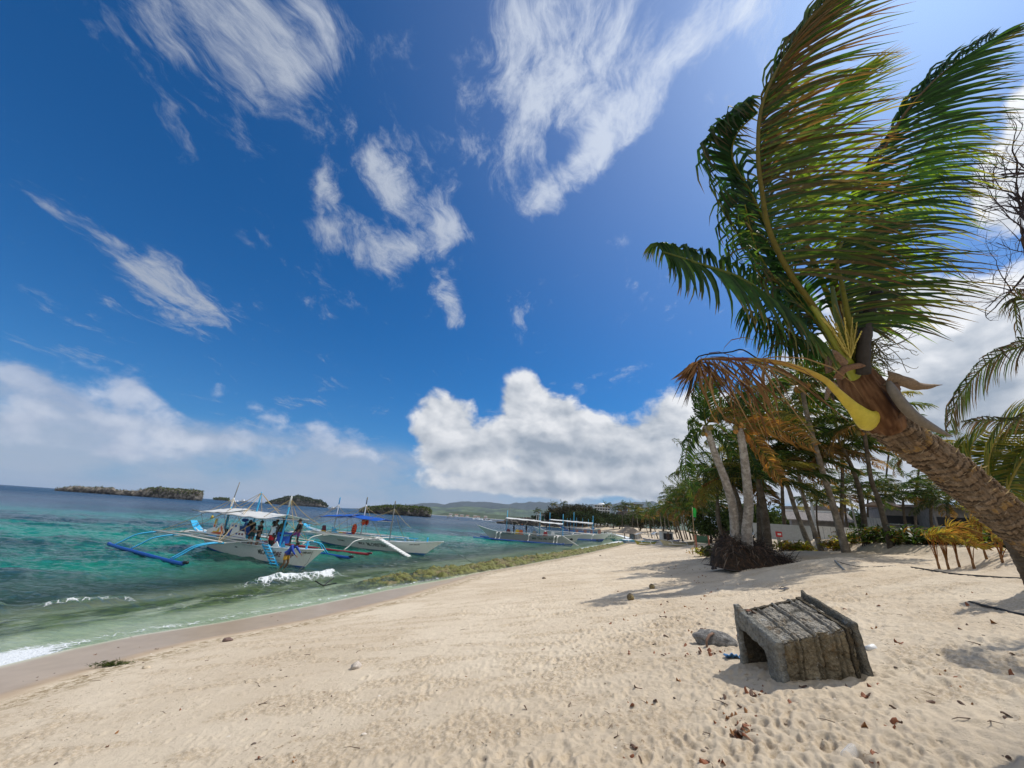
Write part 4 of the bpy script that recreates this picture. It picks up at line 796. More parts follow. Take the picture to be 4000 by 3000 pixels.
M_DRYLEAF = mat('dry_palm_leaf', rough=.7, attr='col', trans=.3, spec=.2)
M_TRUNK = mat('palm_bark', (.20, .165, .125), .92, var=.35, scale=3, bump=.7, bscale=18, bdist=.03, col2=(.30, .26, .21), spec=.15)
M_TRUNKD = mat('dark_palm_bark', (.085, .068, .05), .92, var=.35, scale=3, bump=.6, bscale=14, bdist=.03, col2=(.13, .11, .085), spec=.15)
GREENS = np.array([(.06, .125, .02), (.04, .10, .022), (.09, .15, .025), (.03, .08, .02)])
def frond(L, rach, n, Lmax, wref0, dirfn, rnd, cols, tipcol, width=.035, segs=4, t0=.18, rr=.02, raccol=(.16, .19, .03), tipstart=.6, miss=.03, lenfn=None, n_r=26):
    """rach: rachis control points; dirfn(t, side, T, i) -> (dir0, dir1) arrays"""
    C = spline(rach, n_r); tt = np.linspace(0, 1, n_r)
    L.tube(C, rr*(1-.85*tt)+.003, np.outer(np.ones(n_r), raccol), 6)
    for side in (-1, 1):
        t = np.clip(np.linspace(t0, .995, n)+rnd.normal(0, .3/n, n), t0, 1); keep = rnd.rand(n) > miss; t = t[keep]; m_ = len(t)
        b = np.stack([np.interp(t, tt, C[:, k]) for k in range(3)], 1); Tg = nz(np.gradient(C, axis=0)); T = nz(np.stack([np.interp(t, tt, Tg[:, k]) for k in range(3)], 1))
        d0, d1 = dirfn(t, side, T, m_)
        ln = (lenfn(t) if lenfn else (.45+.55*np.sin(np.pi*np.clip((t-t0)/(1-t0)*.86+.12, 0, 1))))*Lmax*rnd.uniform(.85, 1.08, m_)
        c = cols[rnd.randint(0, len(cols), m_)]*rnd.uniform(.8, 1.25, (m_, 1)); tc = np.asarray(tipcol)*rnd.uniform(.7, 1.3, (m_, 1)); tc = np.where(rnd.rand(m_, 1) < .35, c, tc)
        L.strips(b, d0, d1, ln, width*rnd.uniform(.8, 1.15, m_)*(1-.35*t), wref0+rnd.normal(0, .35, (m_, 3)), c, tc, segs, tipstart=tipstart)
def wind_crown(seed, size=2.6, n=17, leaf=26, wind=1.0, dry=.15, segs=2, cols=GREENS, lowdead=2, droop=1.0, wide=.05, Lf=.62, elmin=-.25):
    """crown of a coconut palm in the wind (blowing towards +x), fronds spread round the origin; returns list of Leaves, one per frond"""
    rnd = np.random.RandomState(seed); out = []; Wd = np.array([1., .12, .02])*wind
    for i in range(n):
        a = i*2.399+rnd.uniform(-.3, .3); el = 1.15-(1.15-elmin)*(i/n)**.9+rnd.uniform(-.12, .12); Lr = size*rnd.uniform(.82, 1.1)
        d = np.array([math.cos(a)*math.cos(el), math.sin(a)*math.cos(el), math.sin(el)]); P = [np.zeros(3)+d*.05]; st = 9
        for k in range(st):
            P.append(P[-1]+d*Lr/st); d = nz(d+np.array([0, 0, -1])*.075*droop*(1+k*.16)+Wd*.085*(1+k*.2))
        dead = i >= n-lowdead or rnd.rand() < dry*.5
        cc = np.array([(.19, .105, .03), (.26, .16, .05), (.12, .07, .03)]) if dead else (cols if rnd.rand() > dry else np.array([(.13, .14, .03), (.19, .17, .035)]))
        Lv = Leaves()
        def dirfn(t, side, T, m_):
            up = np.array([0, 0, 1.]); S = nz(np.cross(T, up))*side
            d0 = nz(T*.7+S*1.0+rnd.normal(0, .12, (m_, 3))); d1 = nz(T*.5+S*.22+Wd*.75+np.array([0, 0, -1.15*droop])+rnd.normal(0, .12, (m_, 3)))
            return d0, d1
        frond(Lv, P, leaf, Lf*size/2.6, np.array([0, .35, 1.]), dirfn, rnd, cc, (.16, .12, .04), width=wide, segs=segs, rr=.028*size/2.6, n_r=12, raccol=(.2, .15, .04) if dead else (.17, .18, .04), miss=.12)
        out.append(Lv)
    return out
def merge(lst):
    M_ = Leaves()
    for l in lst:
        for v, f, c in zip(l.V, l.F, l.C): pass
        M_.F += [f+M_.n for f in l.F]; M_.V += l.V; M_.C += l.C; M_.n += l.n
    return M_
def trunk_mesh(name, pts, r0, r1, n=14, rings=60, seed=0, flare=1.5, jag=.012):
    C = spline(pts, rings); tt = np.linspace(0, 1, rings); rad = (r0+(r1-r0)*tt)*(1+(flare-1)*np.exp(-tt*14)); L = np.cumsum(np.r_[0, np.linalg.norm(np.diff(C, axis=0), axis=1)])
    rad = rad+jag*((L*9) % 1-.5)
    m_ = MB(); m_.tube(C, list(rad), n); me = bpy.data.meshes.new(name); me.from_pydata([tuple(v) for v in m_.V], [], m_.F); me.update()
    me.polygons.foreach_set('use_smooth', np.ones(len(me.polygons), dtype=bool)); return me
def coconuts(parent, c, n, seed, r=.11, spread=.28):
    rnd = random.Random(seed)
    for i in range(n):
        a = rnd.uniform(0, 6.28); b = MB().ball((c[0]+math.cos(a)*spread*rnd.uniform(.5, 1), c[1]+math.sin(a)*spread*rnd.uniform(.5, 1), c[2]-rnd.uniform(.05, .3)), (r, r, r*1.25), 10, 7, .06, seed+i)
        b.build('coconut', M_NUT if i % 3 else M_NUT2, parent, True)
M_NUT = mat('green_coconut', (.20, .17, .04), .55, var=.2); M_NUT2 = mat('orange_coconut', (.42, .20, .04), .5, var=.2)
def palm(base, top, size, label, seed, group=None, mids=(), r0=.16, r1=.11, dark=False, crown=None, sep=False, nuts=0, name='coconut_palm', flare=1.5, **kw):
    base = np.array(base, float); top = np.array(top, float)
    root = empty(name, tuple(base), 0, label, 'palm tree', group)
    pts = [np.array([0, 0, -.25])]+[np.array(m_)-base for m_ in mids]+[top-base]
    if not mids: pts.insert(1, (top-base)*.5+np.array([-.12, 0, -.1])*np.linalg.norm(top-base)*.35)
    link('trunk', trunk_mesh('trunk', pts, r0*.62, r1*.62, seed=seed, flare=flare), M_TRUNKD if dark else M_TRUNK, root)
    if crown is not None:
        c = link('crown', crown, M_LEAF, root); c.location = tuple(top-base); c.scale = (size/2.6,)*3; c.rotation_euler = (0, 0, R((seed*37) % 50-25))
    else:
        fr = wind_crown(seed, size, **kw)
        if sep:
            for l in fr:
                o = l.build('frond', M_LEAF, root); o.location = tuple(top-base)
        else:
            c = merge(fr).build('crown', M_LEAF, root); c.location = tuple(top-base)
    if nuts: coconuts(root, tuple(top-base), nuts, seed, .11*size/2.6*1.1, .26)
    return root

# ---- the big leaning palm close by
def main_palm():
    rnd = np.random.RandomState(3); Z0 = 3.65
    bp = at(4540, 2560, 3.4); bp[2] = 2.2
    path = [at(x, y, z) for x, y, z in [(3400, 1585, 3.68), (3435, 1624, 3.66), (3520, 1698, 3.64), (3600, 1752, 3.62), (3700, 1826, 3.6), (3800, 1908, 3.58), (3900, 1992, 3.56), (4000, 2072, 3.54), (4170, 2200, 3.5), (4340, 2330, 3.45)]]
    path.append(np.array([bp[0]+.1, bp[1], bp[2]-.7])); root = empty('leaning_coconut_palm', tuple(bp), 0, 'big coconut palm leaning in from the right edge with wind-blown green fronds', 'palm tree')
    sh = lambda P: np.asarray(P)-bp
    # trunk with ragged leaf-scar rings
    nr, na = 620, 110; C = spline(path[::-1], nr); T = nz(np.gradient(C, axis=0)); L = np.cumsum(np.r_[0, np.linalg.norm(np.diff(C, axis=0), axis=1)]); Lt = L[-1]
    U = nz(np.cross(T, [0, 0, 1.])); Vv = np.cross(T, U); a = np.linspace(0, 2*math.pi, na, endpoint=False); AA, LL = np.meshgrid(a, L)
    ca = np.cos(AA)*1.0; sa = np.sin(AA)*1.0
    slant = .03*np.sin(AA*1+LL*1.3)+(fbm(ca*1.6+LL*1.1+9, sa*1.6+LL*.7, 3, 3)-.5)*.10
    ph = (LL+slant+.05*fbm(LL*3.1, LL*0+.5, 2, 17))/.062; fr_ = ph % 1; idx = np.floor(ph)
    step = np.where(fr_ < .78, fr_/.78, (1-fr_)/.22)
    fib = fbm(AA*22, LL*3.5+idx*3.1, 3, 13)-.5; chunk = fbm(ca*5+idx*2.7, sa*5+LL*4, 3, 23)-.5
    rag = fbm(ca*14+LL*6, sa*14-LL*5, 3, 29)-.5
    rad = np.interp(Lt-LL, [0, .15, .5, 1.2, 2.2, 3.2, 9], [.144, .147, .149, .152, .155, .16, .18])
    rd_ = fbm(idx*1.7, ca*1.2+sa*.7+3, 2, 91); disp = step*.016*(.2+1.3*rd_)+fib*.026+chunk*.026+rag*.026-(np.clip(.25-np.abs(fr_-.9), 0, 1))*.02
    disp -= .02*sst(fbm(ca*2.5+LL*3, sa*2.5+LL*2, 2, 37), .66, .75)
    rr_ = rad+disp; P = C[:, None, :]+(U[:, None, :]*np.cos(AA)[..., None]+Vv[:, None, :]*np.sin(AA)[..., None])*rr_[..., None]
    ii = np.arange(nr*na).reshape(nr, na); jn = np.roll(np.arange(na), -1)
    Fc = np.stack([ii[:-1], ii[:-1][:, jn], ii[1:][:, jn], ii[1:]], -1).reshape(-1, 4)
    tone = np.clip(.5+1.2*chunk+.9*fib, 0, 1)[..., None]; grey = np.clip(fbm(ca*1.2+LL*1.2, sa*1.2, 3, 51)*2-.6, 0, 1)[..., None]
    col = (np.array([.07, .042, .023])*(1-tone)+np.array([.29, .20, .125])*tone); col = col*(1-.45*grey)+np.array([.40, .35, .28])*.45*grey*(.5+.5*tone)
    col = np.where((idx % 7 == 3)[..., None] & (tone > .6), np.array([.30, .19, .08]), col)
    gapc = (np.abs(fr_-.88) < .10*np.clip((rd_+.8*rag)*2.4-.75, 0, 1))[..., None]; col = np.where(gapc, col*.35+np.array([.02, .012, .008]), col)
    me = pmesh('trunk', sh(P.reshape(-1, 3)), Fc, True, cols={'col': np.concatenate([col.reshape(-1, 3), np.ones((nr*na, 1))], 1)})
    link('trunk', me, mat('ringed_bark', rough=.95, attr='col', bump=.9, bscale=60, bdist=.012, var=.25, scale=25, spec=.1), root)
    # loose grey fibres standing off the rings
    Lv = Leaves(); k = 420; i_ = rnd.randint(60, nr-8, k); j_ = rnd.randint(0, na, k); b = P[i_, j_]; out = nz(b-C[i_]); d0 = nz(out*.8+np.cross(T[i_], out)*rnd.choice([-1, 1], (k, 1))*.9+T[i_]*.3)
    Lv.strips(b-out*.01, d0, nz(d0+T[i_]*.4), rnd.uniform(.03, .09, k), rnd.uniform(.004, .012, k), out+rnd.normal(0, .3, (k, 3)), np.tile([.30, .25, .19], (k, 1)), np.tile([.36, .3, .22], (k, 1)), 2)
    Lv.V = [v-bp for v in Lv.V]; Lv.build('bark_fibre', M_DRYLEAF, root)['kind'] = 'stuff'
    # fibrous sheath
    def cloth(ctrl, rads, na, name, m_, colA, colB, seed, squash=1., fold=.03):
        n_ = 70; Cc = spline(ctrl, n_); Tt = nz(np.gradient(Cc, axis=0)); Uu = nz(np.cross(Tt, _f)); Vw = np.cross(Tt, Uu); aa = np.linspace(0, 2*math.pi, na, endpoint=False); t_ = np.linspace(0, 1, n_)
        A2, T2 = np.meshgrid(aa, t_); rd = np.interp(T2, np.linspace(0, 1, len(rads)), rads); c_, s_ = np.cos(A2), np.sin(A2)
        rd = rd*(1+.14*np.sin(A2*2+T2*4+seed))+fold*(fbm(c_*2.2+T2*2.4+4, s_*2.2+T2*3, 4, seed)-.5)*2+.010*(fbm(A2*14+T2*8, T2*5, 3, seed+2)-.5)*2
        edge = (T2 > .9)*(fbm(A2*3, T2*0, 3, seed+5)-.5)*.0
        Pp = Cc[:, None, :]+(Uu[:, None, :]*c_[..., None]+Vw[:, None, :]*s_[..., None]*squash)*rd[..., None]+edge[..., None]
        q = np.clip(.5+1.6*(fbm(A2*16+T2*9, T2*4, 3, seed+3)-.5)+1.1*(fbm(c_*2+T2*3, s_*2, 2, seed+8)-.5), 0, 1)[..., None]; cl = np.array(colA)*(1-q)+np.array(colB)*q
        i2 = np.arange(n_*na).reshape(n_, na); j2 = np.roll(np.arange(na), -1); F2 = np.stack([i2[:-1], i2[:-1][:, j2], i2[1:][:, j2], i2[1:]], -1).reshape(-1, 4)
        return link(name, pmesh(name, sh(Pp.reshape(-1, 3)), F2, True, cols={'col': np.concatenate([cl.reshape(-1, 3), np.ones((n_*na, 1))], 1)}), m_, root)
    MC = mat('fibre_cloth', rough=.9, attr='col', bump=.8, bscale=90, bdist=.01, spec=.1)
    cloth([at(3462, 1668, 3.62), at(3425, 1610, 3.6), at(3385, 1545, 3.58), at(3345, 1480, 3.6), at(3325, 1420, 3.64), at(3330, 1370, 3.7)], [.13, .172, .185, .165, .135, .09, .05], 64, 'leaf_sheath', MC, (.085, .04, .02), (.25, .135, .07), 5)
    # ragged flaps of sheath
    for (pts, w0, c0) in [([(3455, 1475, 3.45), (3530, 1490, 3.4), (3600, 1510, 3.42), (3665, 1502, 3.45)], .15, (.22, .15, .09)), ([(3260, 1500, 3.45), (3235, 1525, 3.42), (3222, 1560, 3.4)], .10, (.30, .21, .14)), ([(3270, 1480, 3.4), (3300, 1440, 3.36), (3380, 1425, 3.4), (3385, 1418, 3.5)], .09, (.20, .11, .06)), ([(3240, 1450, 3.5), (3232, 1400, 3.45), (3260, 1370, 3.4)], .09, (.19, .12, .08)), ([(3470, 1500, 3.4), (3500, 1540, 3.36), (3530, 1600, 3.4), (3490, 1640, 3.45)], .16, (.14, .075, .04)), ([(3300, 1420, 3.38), (3250, 1375, 3.36), (3235, 1440, 3.34)], .08, (.22, .14, .09))]:
        c = spline([at(*p) for p in pts], 14); t = np.linspace(0, 1, 14); mm = MB(); Tn = nz(np.gradient(c, axis=0)); Sd = nz(np.cross(Tn, _f))
        def fn(u, v, c=c, Sd=Sd, w0=w0):
            i = min(int(round(u*13)), 13); wv = w0*(1-u)**.7*(.9+.3*mnoise.noise(Vector((u*5, v*3, w0*40))))
            return Vector(c[i]-bp+Sd[i]*(v-.5)*wv-_f*(.03*math.sin(v*3.14)+.012*mnoise.noise(Vector((u*9, v*7, w0*90)))))
        mm.slab(fn, 13, 8, .004); mm.build('sheath_flap', mat('sheath_flap', c0, .9, var=.3, scale=30, bump=.7, bscale=120), root, True)
    # yellow dying frond hanging left
    Lv = Leaves(); y0 = (.50, .42, .035)
    rach = [at(3425, 1640, 3.5), at(3385, 1640, 3.42), at(3330, 1590, 3.34), at(3270, 1530, 3.28), at(3212, 1478, 3.25), at(3096, 1430, 3.22), at(2990, 1408, 3.2), at(2860, 1402, 3.18), at(2747, 1404, 3.18), at(2712, 1428, 3.2)]
    C = spline(rach, 60); tt = np.linspace(0, 1, 60); wid = np.interp(tt, [0, .04, .12, .22, .32, .45, .6, .8, 1], [.05, .105, .088, .05, .032, .023, .019, .013, .008])
    cc = np.where(tt[:, None] < .72, np.array(y0), np.array([.20, .11, .03])); cc = cc*(1-.25*np.clip((tt[:, None]-.3)*3, 0, 1)); cc = cc*np.array([1, 1, 1])-np.clip((tt[:, None]-.15)*2, 0, 1)*np.clip(1-(tt[:, None]-.6)*4, 0, 1)*np.array([.02, .13, .0])
    Lv.tube(C, wid, cc, 12, .42, ref=_u*.35+_f); Lv.V = [v-bp for v in Lv.V]; pet = Lv.build('dead_frond_stalk', mat('yellow_stalk', rough=.55, attr='col', var=.15, scale=6, bump=.2, bscale=20), root, True)
    Lv = Leaves(); m_ = 104; t = np.clip(np.linspace(.66, .995, m_)+rnd.normal(0, .003, m_), 0, 1); b = np.stack([np.interp(t, tt, C[:, k]) for k in range(3)], 1)
    ang = R(1)*(-56+rnd.normal(0, 11, m_)+22*(t-.8)); ang = np.where(t > .93, R(-105)+rnd.normal(0, .35, m_), ang)
    d1 = np.cos(ang)[:, None]*_r+np.sin(ang)[:, None]*_u+rnd.normal(0, .18, (m_, 1))*_f; d0 = nz(-.35*_u+.2*_r+rnd.normal(0, .25, (m_, 3)))
    br = np.array([(.13, .065, .03), (.20, .11, .05), (.08, .04, .02), (.27, .17, .08)])
    for rep_ in range(1): Lv.strips(b+rnd.normal(0, .01, (m_, 3)), d0+rnd.normal(0, .15, (m_, 3)), d1+rnd.normal(0, .12, (m_, 3)), np.interp(t, [.6, .70, .85, .93, 1], [.55, .80, .78, .42, .26])*rnd.uniform(.6, 1.15, m_), rnd.uniform(.007, .018, m_), np.tile(_f, (m_, 1))+rnd.normal(0, .5, (m_, 3)), br[rnd.randint(0, 4, m_)], br[rnd.randint(0, 4, m_)], 5)
    # broken end folded back down
    k = 46; e = C[-1]; b = e+rnd.normal(0, .02, (k, 3)); aa = R(1)*rnd.uniform(-148, -118, k); d = np.cos(aa)[:, None]*_r+np.sin(aa)[:, None]*_u
    Lv.strips(b, d, d+rnd.normal(0, .08, (k, 3)), rnd.uniform(.12, .24, k), rnd.uniform(.008, .016, k), np.tile(_f, (k, 1)), br[rnd.randint(0, 4, k)]*1.4, br[rnd.randint(0, 4, k)], 3)
    aa = R(1)*rnd.uniform(-118, -100, 12); d = np.cos(aa)[:, None]*_r+np.sin(aa)[:, None]*_u; Lv.strips(b[:12], d, d, rnd.uniform(.28, .36, 12), rnd.uniform(.008, .014, 12), np.tile(_f, (12, 1)), np.tile([.05, .035, .02], (12, 1)), np.tile([.05, .03, .02], (12, 1)), 3)
    Lv.tube(spline([at(2712, 1428, 3.2), at(2735, 1390, 3.18), at(2850, 1376, 3.16), at(2900, 1366, 3.15), at(2960, 1402, 3.2)], 14), .006, (.03, .025, .02), 5)
    Lv.V = [v-bp for v in Lv.V]; Lv.build('dead_frond', M_DRYLEAF, root)
    # living fronds
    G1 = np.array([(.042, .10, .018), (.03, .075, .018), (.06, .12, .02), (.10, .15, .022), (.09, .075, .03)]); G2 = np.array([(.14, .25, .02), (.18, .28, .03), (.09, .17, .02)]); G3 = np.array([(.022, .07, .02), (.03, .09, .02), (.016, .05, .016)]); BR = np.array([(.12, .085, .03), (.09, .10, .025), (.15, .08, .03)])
    def imgdir(deg, dep=0.): a_ = R(1)*np.asarray(deg, float); return np.cos(a_)[..., None]*_r+np.sin(a_)[..., None]*_u+np.asarray(dep, float)[..., None]*_f
    def mk(rach, n, Lm, a0, a1, cols, tip, spread=.35, t0=.2, width=.03, rr=.03, side_bias=1., miss=.03, jit=8, lenfn=None, s0=.8, tipstart=.62, raccol=(.22, .22, .04), segs=5, name='frond'):
        """a0(t,side), a1(t,side): leaflet directions at its foot and its tip, degrees in the camera image plane"""
        Lv = Leaves(); pts = [at(*p) for p in rach]
        def dirfn(t, side, T, m_):
            A0 = a0(t, side)+rnd.normal(0, jit*.6, m_); A1 = a1(t, side)+rnd.normal(0, jit, m_)
            return nz(imgdir(A0, s0*side*np.ones(m_)*.5)), nz(imgdir(A1, spread*side*rnd.uniform(.1, 1, m_)))
        frond(Lv, pts, n, Lm, _f*1.0+_u*.35, dirfn, rnd, cols, tip, width=width, segs=segs, t0=t0, rr=rr, raccol=raccol, tipstart=tipstart, miss=miss, lenfn=lenfn, n_r=60)
        Lv.V = [v-bp for v in Lv.V]; return Lv.build(name, M_LEAF, root)
    lin = lambda t, a_, b_: a_+(b_-a_)*np.clip(t, 0, 1)
    # A: the tall one in front
    A_ = [(3330, 1450, 3.55), (3262, 1330, 3.45), (3180, 1200, 3.35), (3079, 1058, 3.28), (3006, 904, 3.24), (2979, 768, 3.22), (2961, 600, 3.22), (2975, 420, 3.26), (3042, 262, 3.32), (3133, 130, 3.4), (3230, 30, 3.5), (3330, -30, 3.6)]
    mk(A_, 128, .96, lambda t, s: lin((t-.2)/.8, 62 if s > 0 else 12, 60)+(10 if s > 0 else -15), lambda t, s: lin((t-.25)/.75, -26, 30)+(5 if s > 0 else -3), G1, (.17, .07, .03), width=.030, t0=.26, rr=.026, spread=.34, raccol=(.20, .17, .035), miss=.02, tipstart=.5, lenfn=lambda t: np.interp(t, [.2, .3, .5, .75, .9, 1], [.85, 1., 1.05, .98, .72, .4]))
    # second, browner layer of the same frond's upper side
    mk([(x-2, y+3, z+.05) for x, y, z in A_[2:]], 84, .95, lambda t, s: lin(t, 45, 60), lambda t, s: lin(t, -20, 34), BR, (.2, .1, .05), width=.026, t0=.35, rr=.012, spread=.15, name='frond', lenfn=lambda t: np.interp(t, [.2, .5, 1], [.7, .9, .45]))
    # D: frond between, its backlight put into paler leaf greens
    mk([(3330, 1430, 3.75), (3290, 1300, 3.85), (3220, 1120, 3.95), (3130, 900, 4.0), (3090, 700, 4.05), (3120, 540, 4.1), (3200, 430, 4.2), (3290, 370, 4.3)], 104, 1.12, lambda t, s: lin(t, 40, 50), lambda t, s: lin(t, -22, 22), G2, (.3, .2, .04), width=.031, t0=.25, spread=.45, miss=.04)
    # C: the tall one to the right
    mk([(3345, 1430, 3.8), (3310, 1280, 3.9), (3262, 1080, 4.0), (3290, 900, 4.1), (3350, 750, 4.15), (3449, 588, 4.2), (3522, 462, 4.25), (3603, 363, 4.3), (3702, 270, 4.4), (3811, 198, 4.5), (3890, 150, 4.6)], 124, 1.22, lambda t, s: lin(t, 42, 50)+(12 if s > 0 else -22), lambda t, s: lin((t-.2)/.8, -24, 20)+(3 if s > 0 else -6), G3, (.14, .10, .03), width=.033, t0=.26, rr=.026, spread=.25, raccol=(.16, .10, .03), miss=.02, lenfn=lambda t: np.interp(t, [.2, .35, .55, .8, 1], [.95, 1.1, 1.0, .60, .26]))
    # leaves under C, backlight again put into the paler greens
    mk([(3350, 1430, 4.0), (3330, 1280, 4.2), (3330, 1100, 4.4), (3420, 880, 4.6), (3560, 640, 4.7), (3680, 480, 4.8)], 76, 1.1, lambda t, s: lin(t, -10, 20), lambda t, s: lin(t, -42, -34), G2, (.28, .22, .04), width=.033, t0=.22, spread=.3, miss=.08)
    # low right leaflets
    mk([(3350, 1440, 3.5), (3330, 1330, 3.4), (3310, 1230, 3.35), (3290, 1120, 3.35), (3270, 1010, 3.4), (3300, 930, 3.5)], 62, 1.1, lambda t, s: lin(t, 5, 25), lambda t, s: lin(t, -34, -8), np.vstack([G1, G3]), (.2, .12, .03), width=.028, t0=.3, spread=.25)
    # B: folded frond behind, on the left
    mk([(3290, 1400, 3.8), (3190, 1230, 3.9), (3090, 1080, 3.95), (3010, 920, 4.0), (2935, 760, 4.0), (2862, 625, 3.95), (2880, 520, 3.9), (2960, 440, 3.8)], 84, .80, lambda t, s: np.where(s > 0, lin(t, 120, 110), lin(t, 175, 150)), lambda t, s: np.where(s > 0, lin(t, -5, -30), lin(t, -40, -62)), G3, (.10, .06, .03), width=.044, t0=.25, spread=.25, s0=.2, rr=.020, jit=9)
    mk([(3270, 1380, 3.9), (3180, 1240, 4.0), (3090, 1120, 4.05), (3000, 980, 4.1), (2930, 830, 4.1), (2890, 690, 4.1)], 70, .74, lambda t, s: lin(t, 120, 165), lambda t, s: lin(t, -20, -50), G3, (.08, .06, .03), width=.042, t0=.15, spread=.3, rr=.018, jit=13)
    mk([(3260, 1360, 3.6), (3180, 1250, 3.55), (3100, 1170, 3.5), (3020, 1080, 3.5), (2950, 960, 3.5), (2910, 800, 3.5)], 44, .46, lambda t, s: lin(t, 165, 165), lambda t, s: lin(t, -95, -40), np.vstack([G1, G3]), (.1, .07, .03), width=.026, t0=.1, spread=.2, rr=.012, jit=24)
    # E: the low frond to the left with hanging leaflets
    mk([(3310, 1420, 3.5), (3230, 1370, 3.42), (3133, 1290, 3.38), (3006, 1165, 3.36), (2880, 1082, 3.38), (2735, 1032, 3.42), (2640, 1000, 3.46), (2590, 985, 3.5)], 64, .60, lambda t, s: lin(t, 60, 110)*np.where(s > 0, 1, -.6), lambda t, s: lin(t, -62, -108)+(8 if s > 0 else -6), np.vstack([G3, G1[:3]]), (.16, .11, .04), width=.042, t0=.26, rr=.026, spread=.35, jit=9, raccol=(.15, .19, .04))
    mk([(3300, 1425, 3.6), (3200, 1365, 3.6), (3090, 1300, 3.62), (2990, 1240, 3.66), (2900, 1200, 3.7)], 40, .42, lambda t, s: lin(t, -20, -120), lambda t, s: lin(t, -62, -100), G3, (.12, .09, .03), width=.030, t0=.3, rr=.016, spread=.3)
    # fat green leaf stalks
    Lv = Leaves()
    for pts, w0, c0 in [([(3340, 1470, 3.5), (3300, 1400, 3.42), (3240, 1300, 3.38), (3170, 1190, 3.34)], .058, (.27, .30, .03)), ([(3290, 1440, 3.48), (3240, 1390, 3.44), (3170, 1320, 3.42), (3110, 1270, 3.4)], .036, (.22, .27, .04)), ([(3350, 1450, 3.6), (3310, 1350, 3.62), (3270, 1230, 3.7), (3250, 1120, 3.8)], .05, (.20, .24, .03)), ([(3365, 1450, 3.7), (3350, 1330, 3.75), (3320, 1200, 3.85)], .045, (.17, .2, .03)), ([(3300, 1470, 3.55), (3230, 1400, 3.55), (3190, 1340, 3.55)], .03, (.24, .26, .06))]:
        c = spline([at(*p) for p in pts], 20); t = np.linspace(0, 1, 20); q = np.array(c0); Lv.tube(c, w0*(1-.6*t), q[None]*(1-.25*t[:, None]), 12, .7, ref=_f)
    Lv.V = [v-bp for v in Lv.V]; Lv.build('leaf_stalk', mat('green_stalk', rough=.4, attr='col', var=.12, scale=15), root, True)
    # black dead stub, thin second stub
    for pts, w0 in [([(3372, 1458, 3.42), (3372, 1380, 3.38), (3382, 1290, 3.36), (3402, 1200, 3.36), (3424, 1150, 3.38), (3434, 1135, 3.38)], .055), ([(3345, 1420, 3.5), (3342, 1330, 3.5), (3352, 1240, 3.5), (3366, 1205, 3.5)], .03), ([(3320, 1330, 3.5), (3350, 1310, 3.5), (3368, 1318, 3.5)], .02)]:
        c = [at(*p)-bp for p in pts]; m2 = MB(); c = spline(c, 18); m2.tube(c, [w0*(1-.25*k/17)*(.25 if k == 17 else 1)*(1+.08*math.sin(k*2.3)) for k in range(18)], 10)
        m2.build('dead_stub', mat('charred_stalk', (.028, .023, .02), .75, var=.3, scale=12, bump=.5), root, True)
    # long empty spathe lying back along the trunk
    c = spline([at(3470, 1490, 3.35)-bp, at(3500, 1545, 3.3)-bp, at(3560, 1615, 3.28)-bp, at(3640, 1668, 3.3)-bp, at(3722, 1706, 3.34)-bp], 24); m2 = MB(); m2.tube(c, list(np.interp(np.linspace(0, 1, 24), [0, .15, .45, .8, 1], [.02, .042, .05, .03, .004])), 12, squash=.8)
    m2.build('spathe', mat('dry_spathe', (.15, .125, .095), .6, var=.2, scale=14, bump=.3), root, True)
    # flower sprays: yellow buds and an old twiggy one
    Lv = Leaves(); o = at(3322, 1400, 3.36)
    for k in range(24):
        tx = rnd.uniform(3205, 3375); ty = rnd.uniform(1170, 1290)+abs(tx-3290)*.35; e = at(tx, ty, rnd.uniform(3.25, 3.5)); mid = o*.5+e*.5+_u*.01+_r*rnd.normal(0, .01); c = spline([o, mid, e], 26); w = .0035+.0035*(np.sin(np.arange(26)*2.4) > 0)
        w[:6] = .004; Lv.tube(c+rnd.normal(0, .0018, c.shape), w, np.tile(np.array([.42, .34, .07])*rnd.uniform(.7, 1.2), (26, 1)), 6)
    Lv.V = [v-bp for v in Lv.V]; Lv.build('flower_spray', mat('flower_buds', rough=.6, attr='col'), root)
    Lv = Leaves(); o = at(3398, 1440, 3.4)
    for k in range(34):
        s_ = at(rnd.uniform(3385, 3420), rnd.uniform(1330, 1430), 3.4); tx = rnd.uniform(3430, 3585); ty = 1445-rnd.uniform(0, 1)*(tx-3380)*1.35+25; e = at(tx, min(ty, 1450), rnd.uniform(3.3, 3.55)); c = spline([o, s_, s_*.5+e*.5+rnd.normal(0, .02, 3), e+rnd.normal(0, .01, 3), e+_r*.03+rnd.normal(0, .015, 3)], 18)
        Lv.tube(c+rnd.normal(0, .0022, c.shape), np.linspace(.0045, .0016, 18), (.13, .12, .06), 5)
    Lv.V = [v-bp for v in Lv.V]; Lv.build('dry_flower_spray', M_DRYLEAF, root)
    # a few single blown leaflets at the crown's left edge
    Lv = Leaves(); k = 26; o = np.array([at(rnd.uniform(3000, 3200), rnd.uniform(1180, 1380), 3.5) for _ in range(k)]); Lv.strips(o, imgdir(rnd.uniform(130, 200, k)), imgdir(rnd.uniform(-120, -60, k)), rnd.uniform(.2, .45, k), np.full(k, .008), np.tile(_f, (k, 1)), np.tile([.07, .07, .03], (k, 1)), np.tile([.12, .08, .03], (k, 1)), 5)
    Lv.V = [v-bp for v in Lv.V]; Lv.build('dry_leaf', M_DRYLEAF, root)
    root.location = tuple(EYE+(bp-EYE)*.88); root.scale = (.88,)*3
    return root
main_palm()

TWT = mat('pale_ringed_bark', (.26, .23, .20), .92, var=.3, scale=5, bump=.7, bscale=26, bdist=.03, col2=(.40, .37, .33), spec=.15)
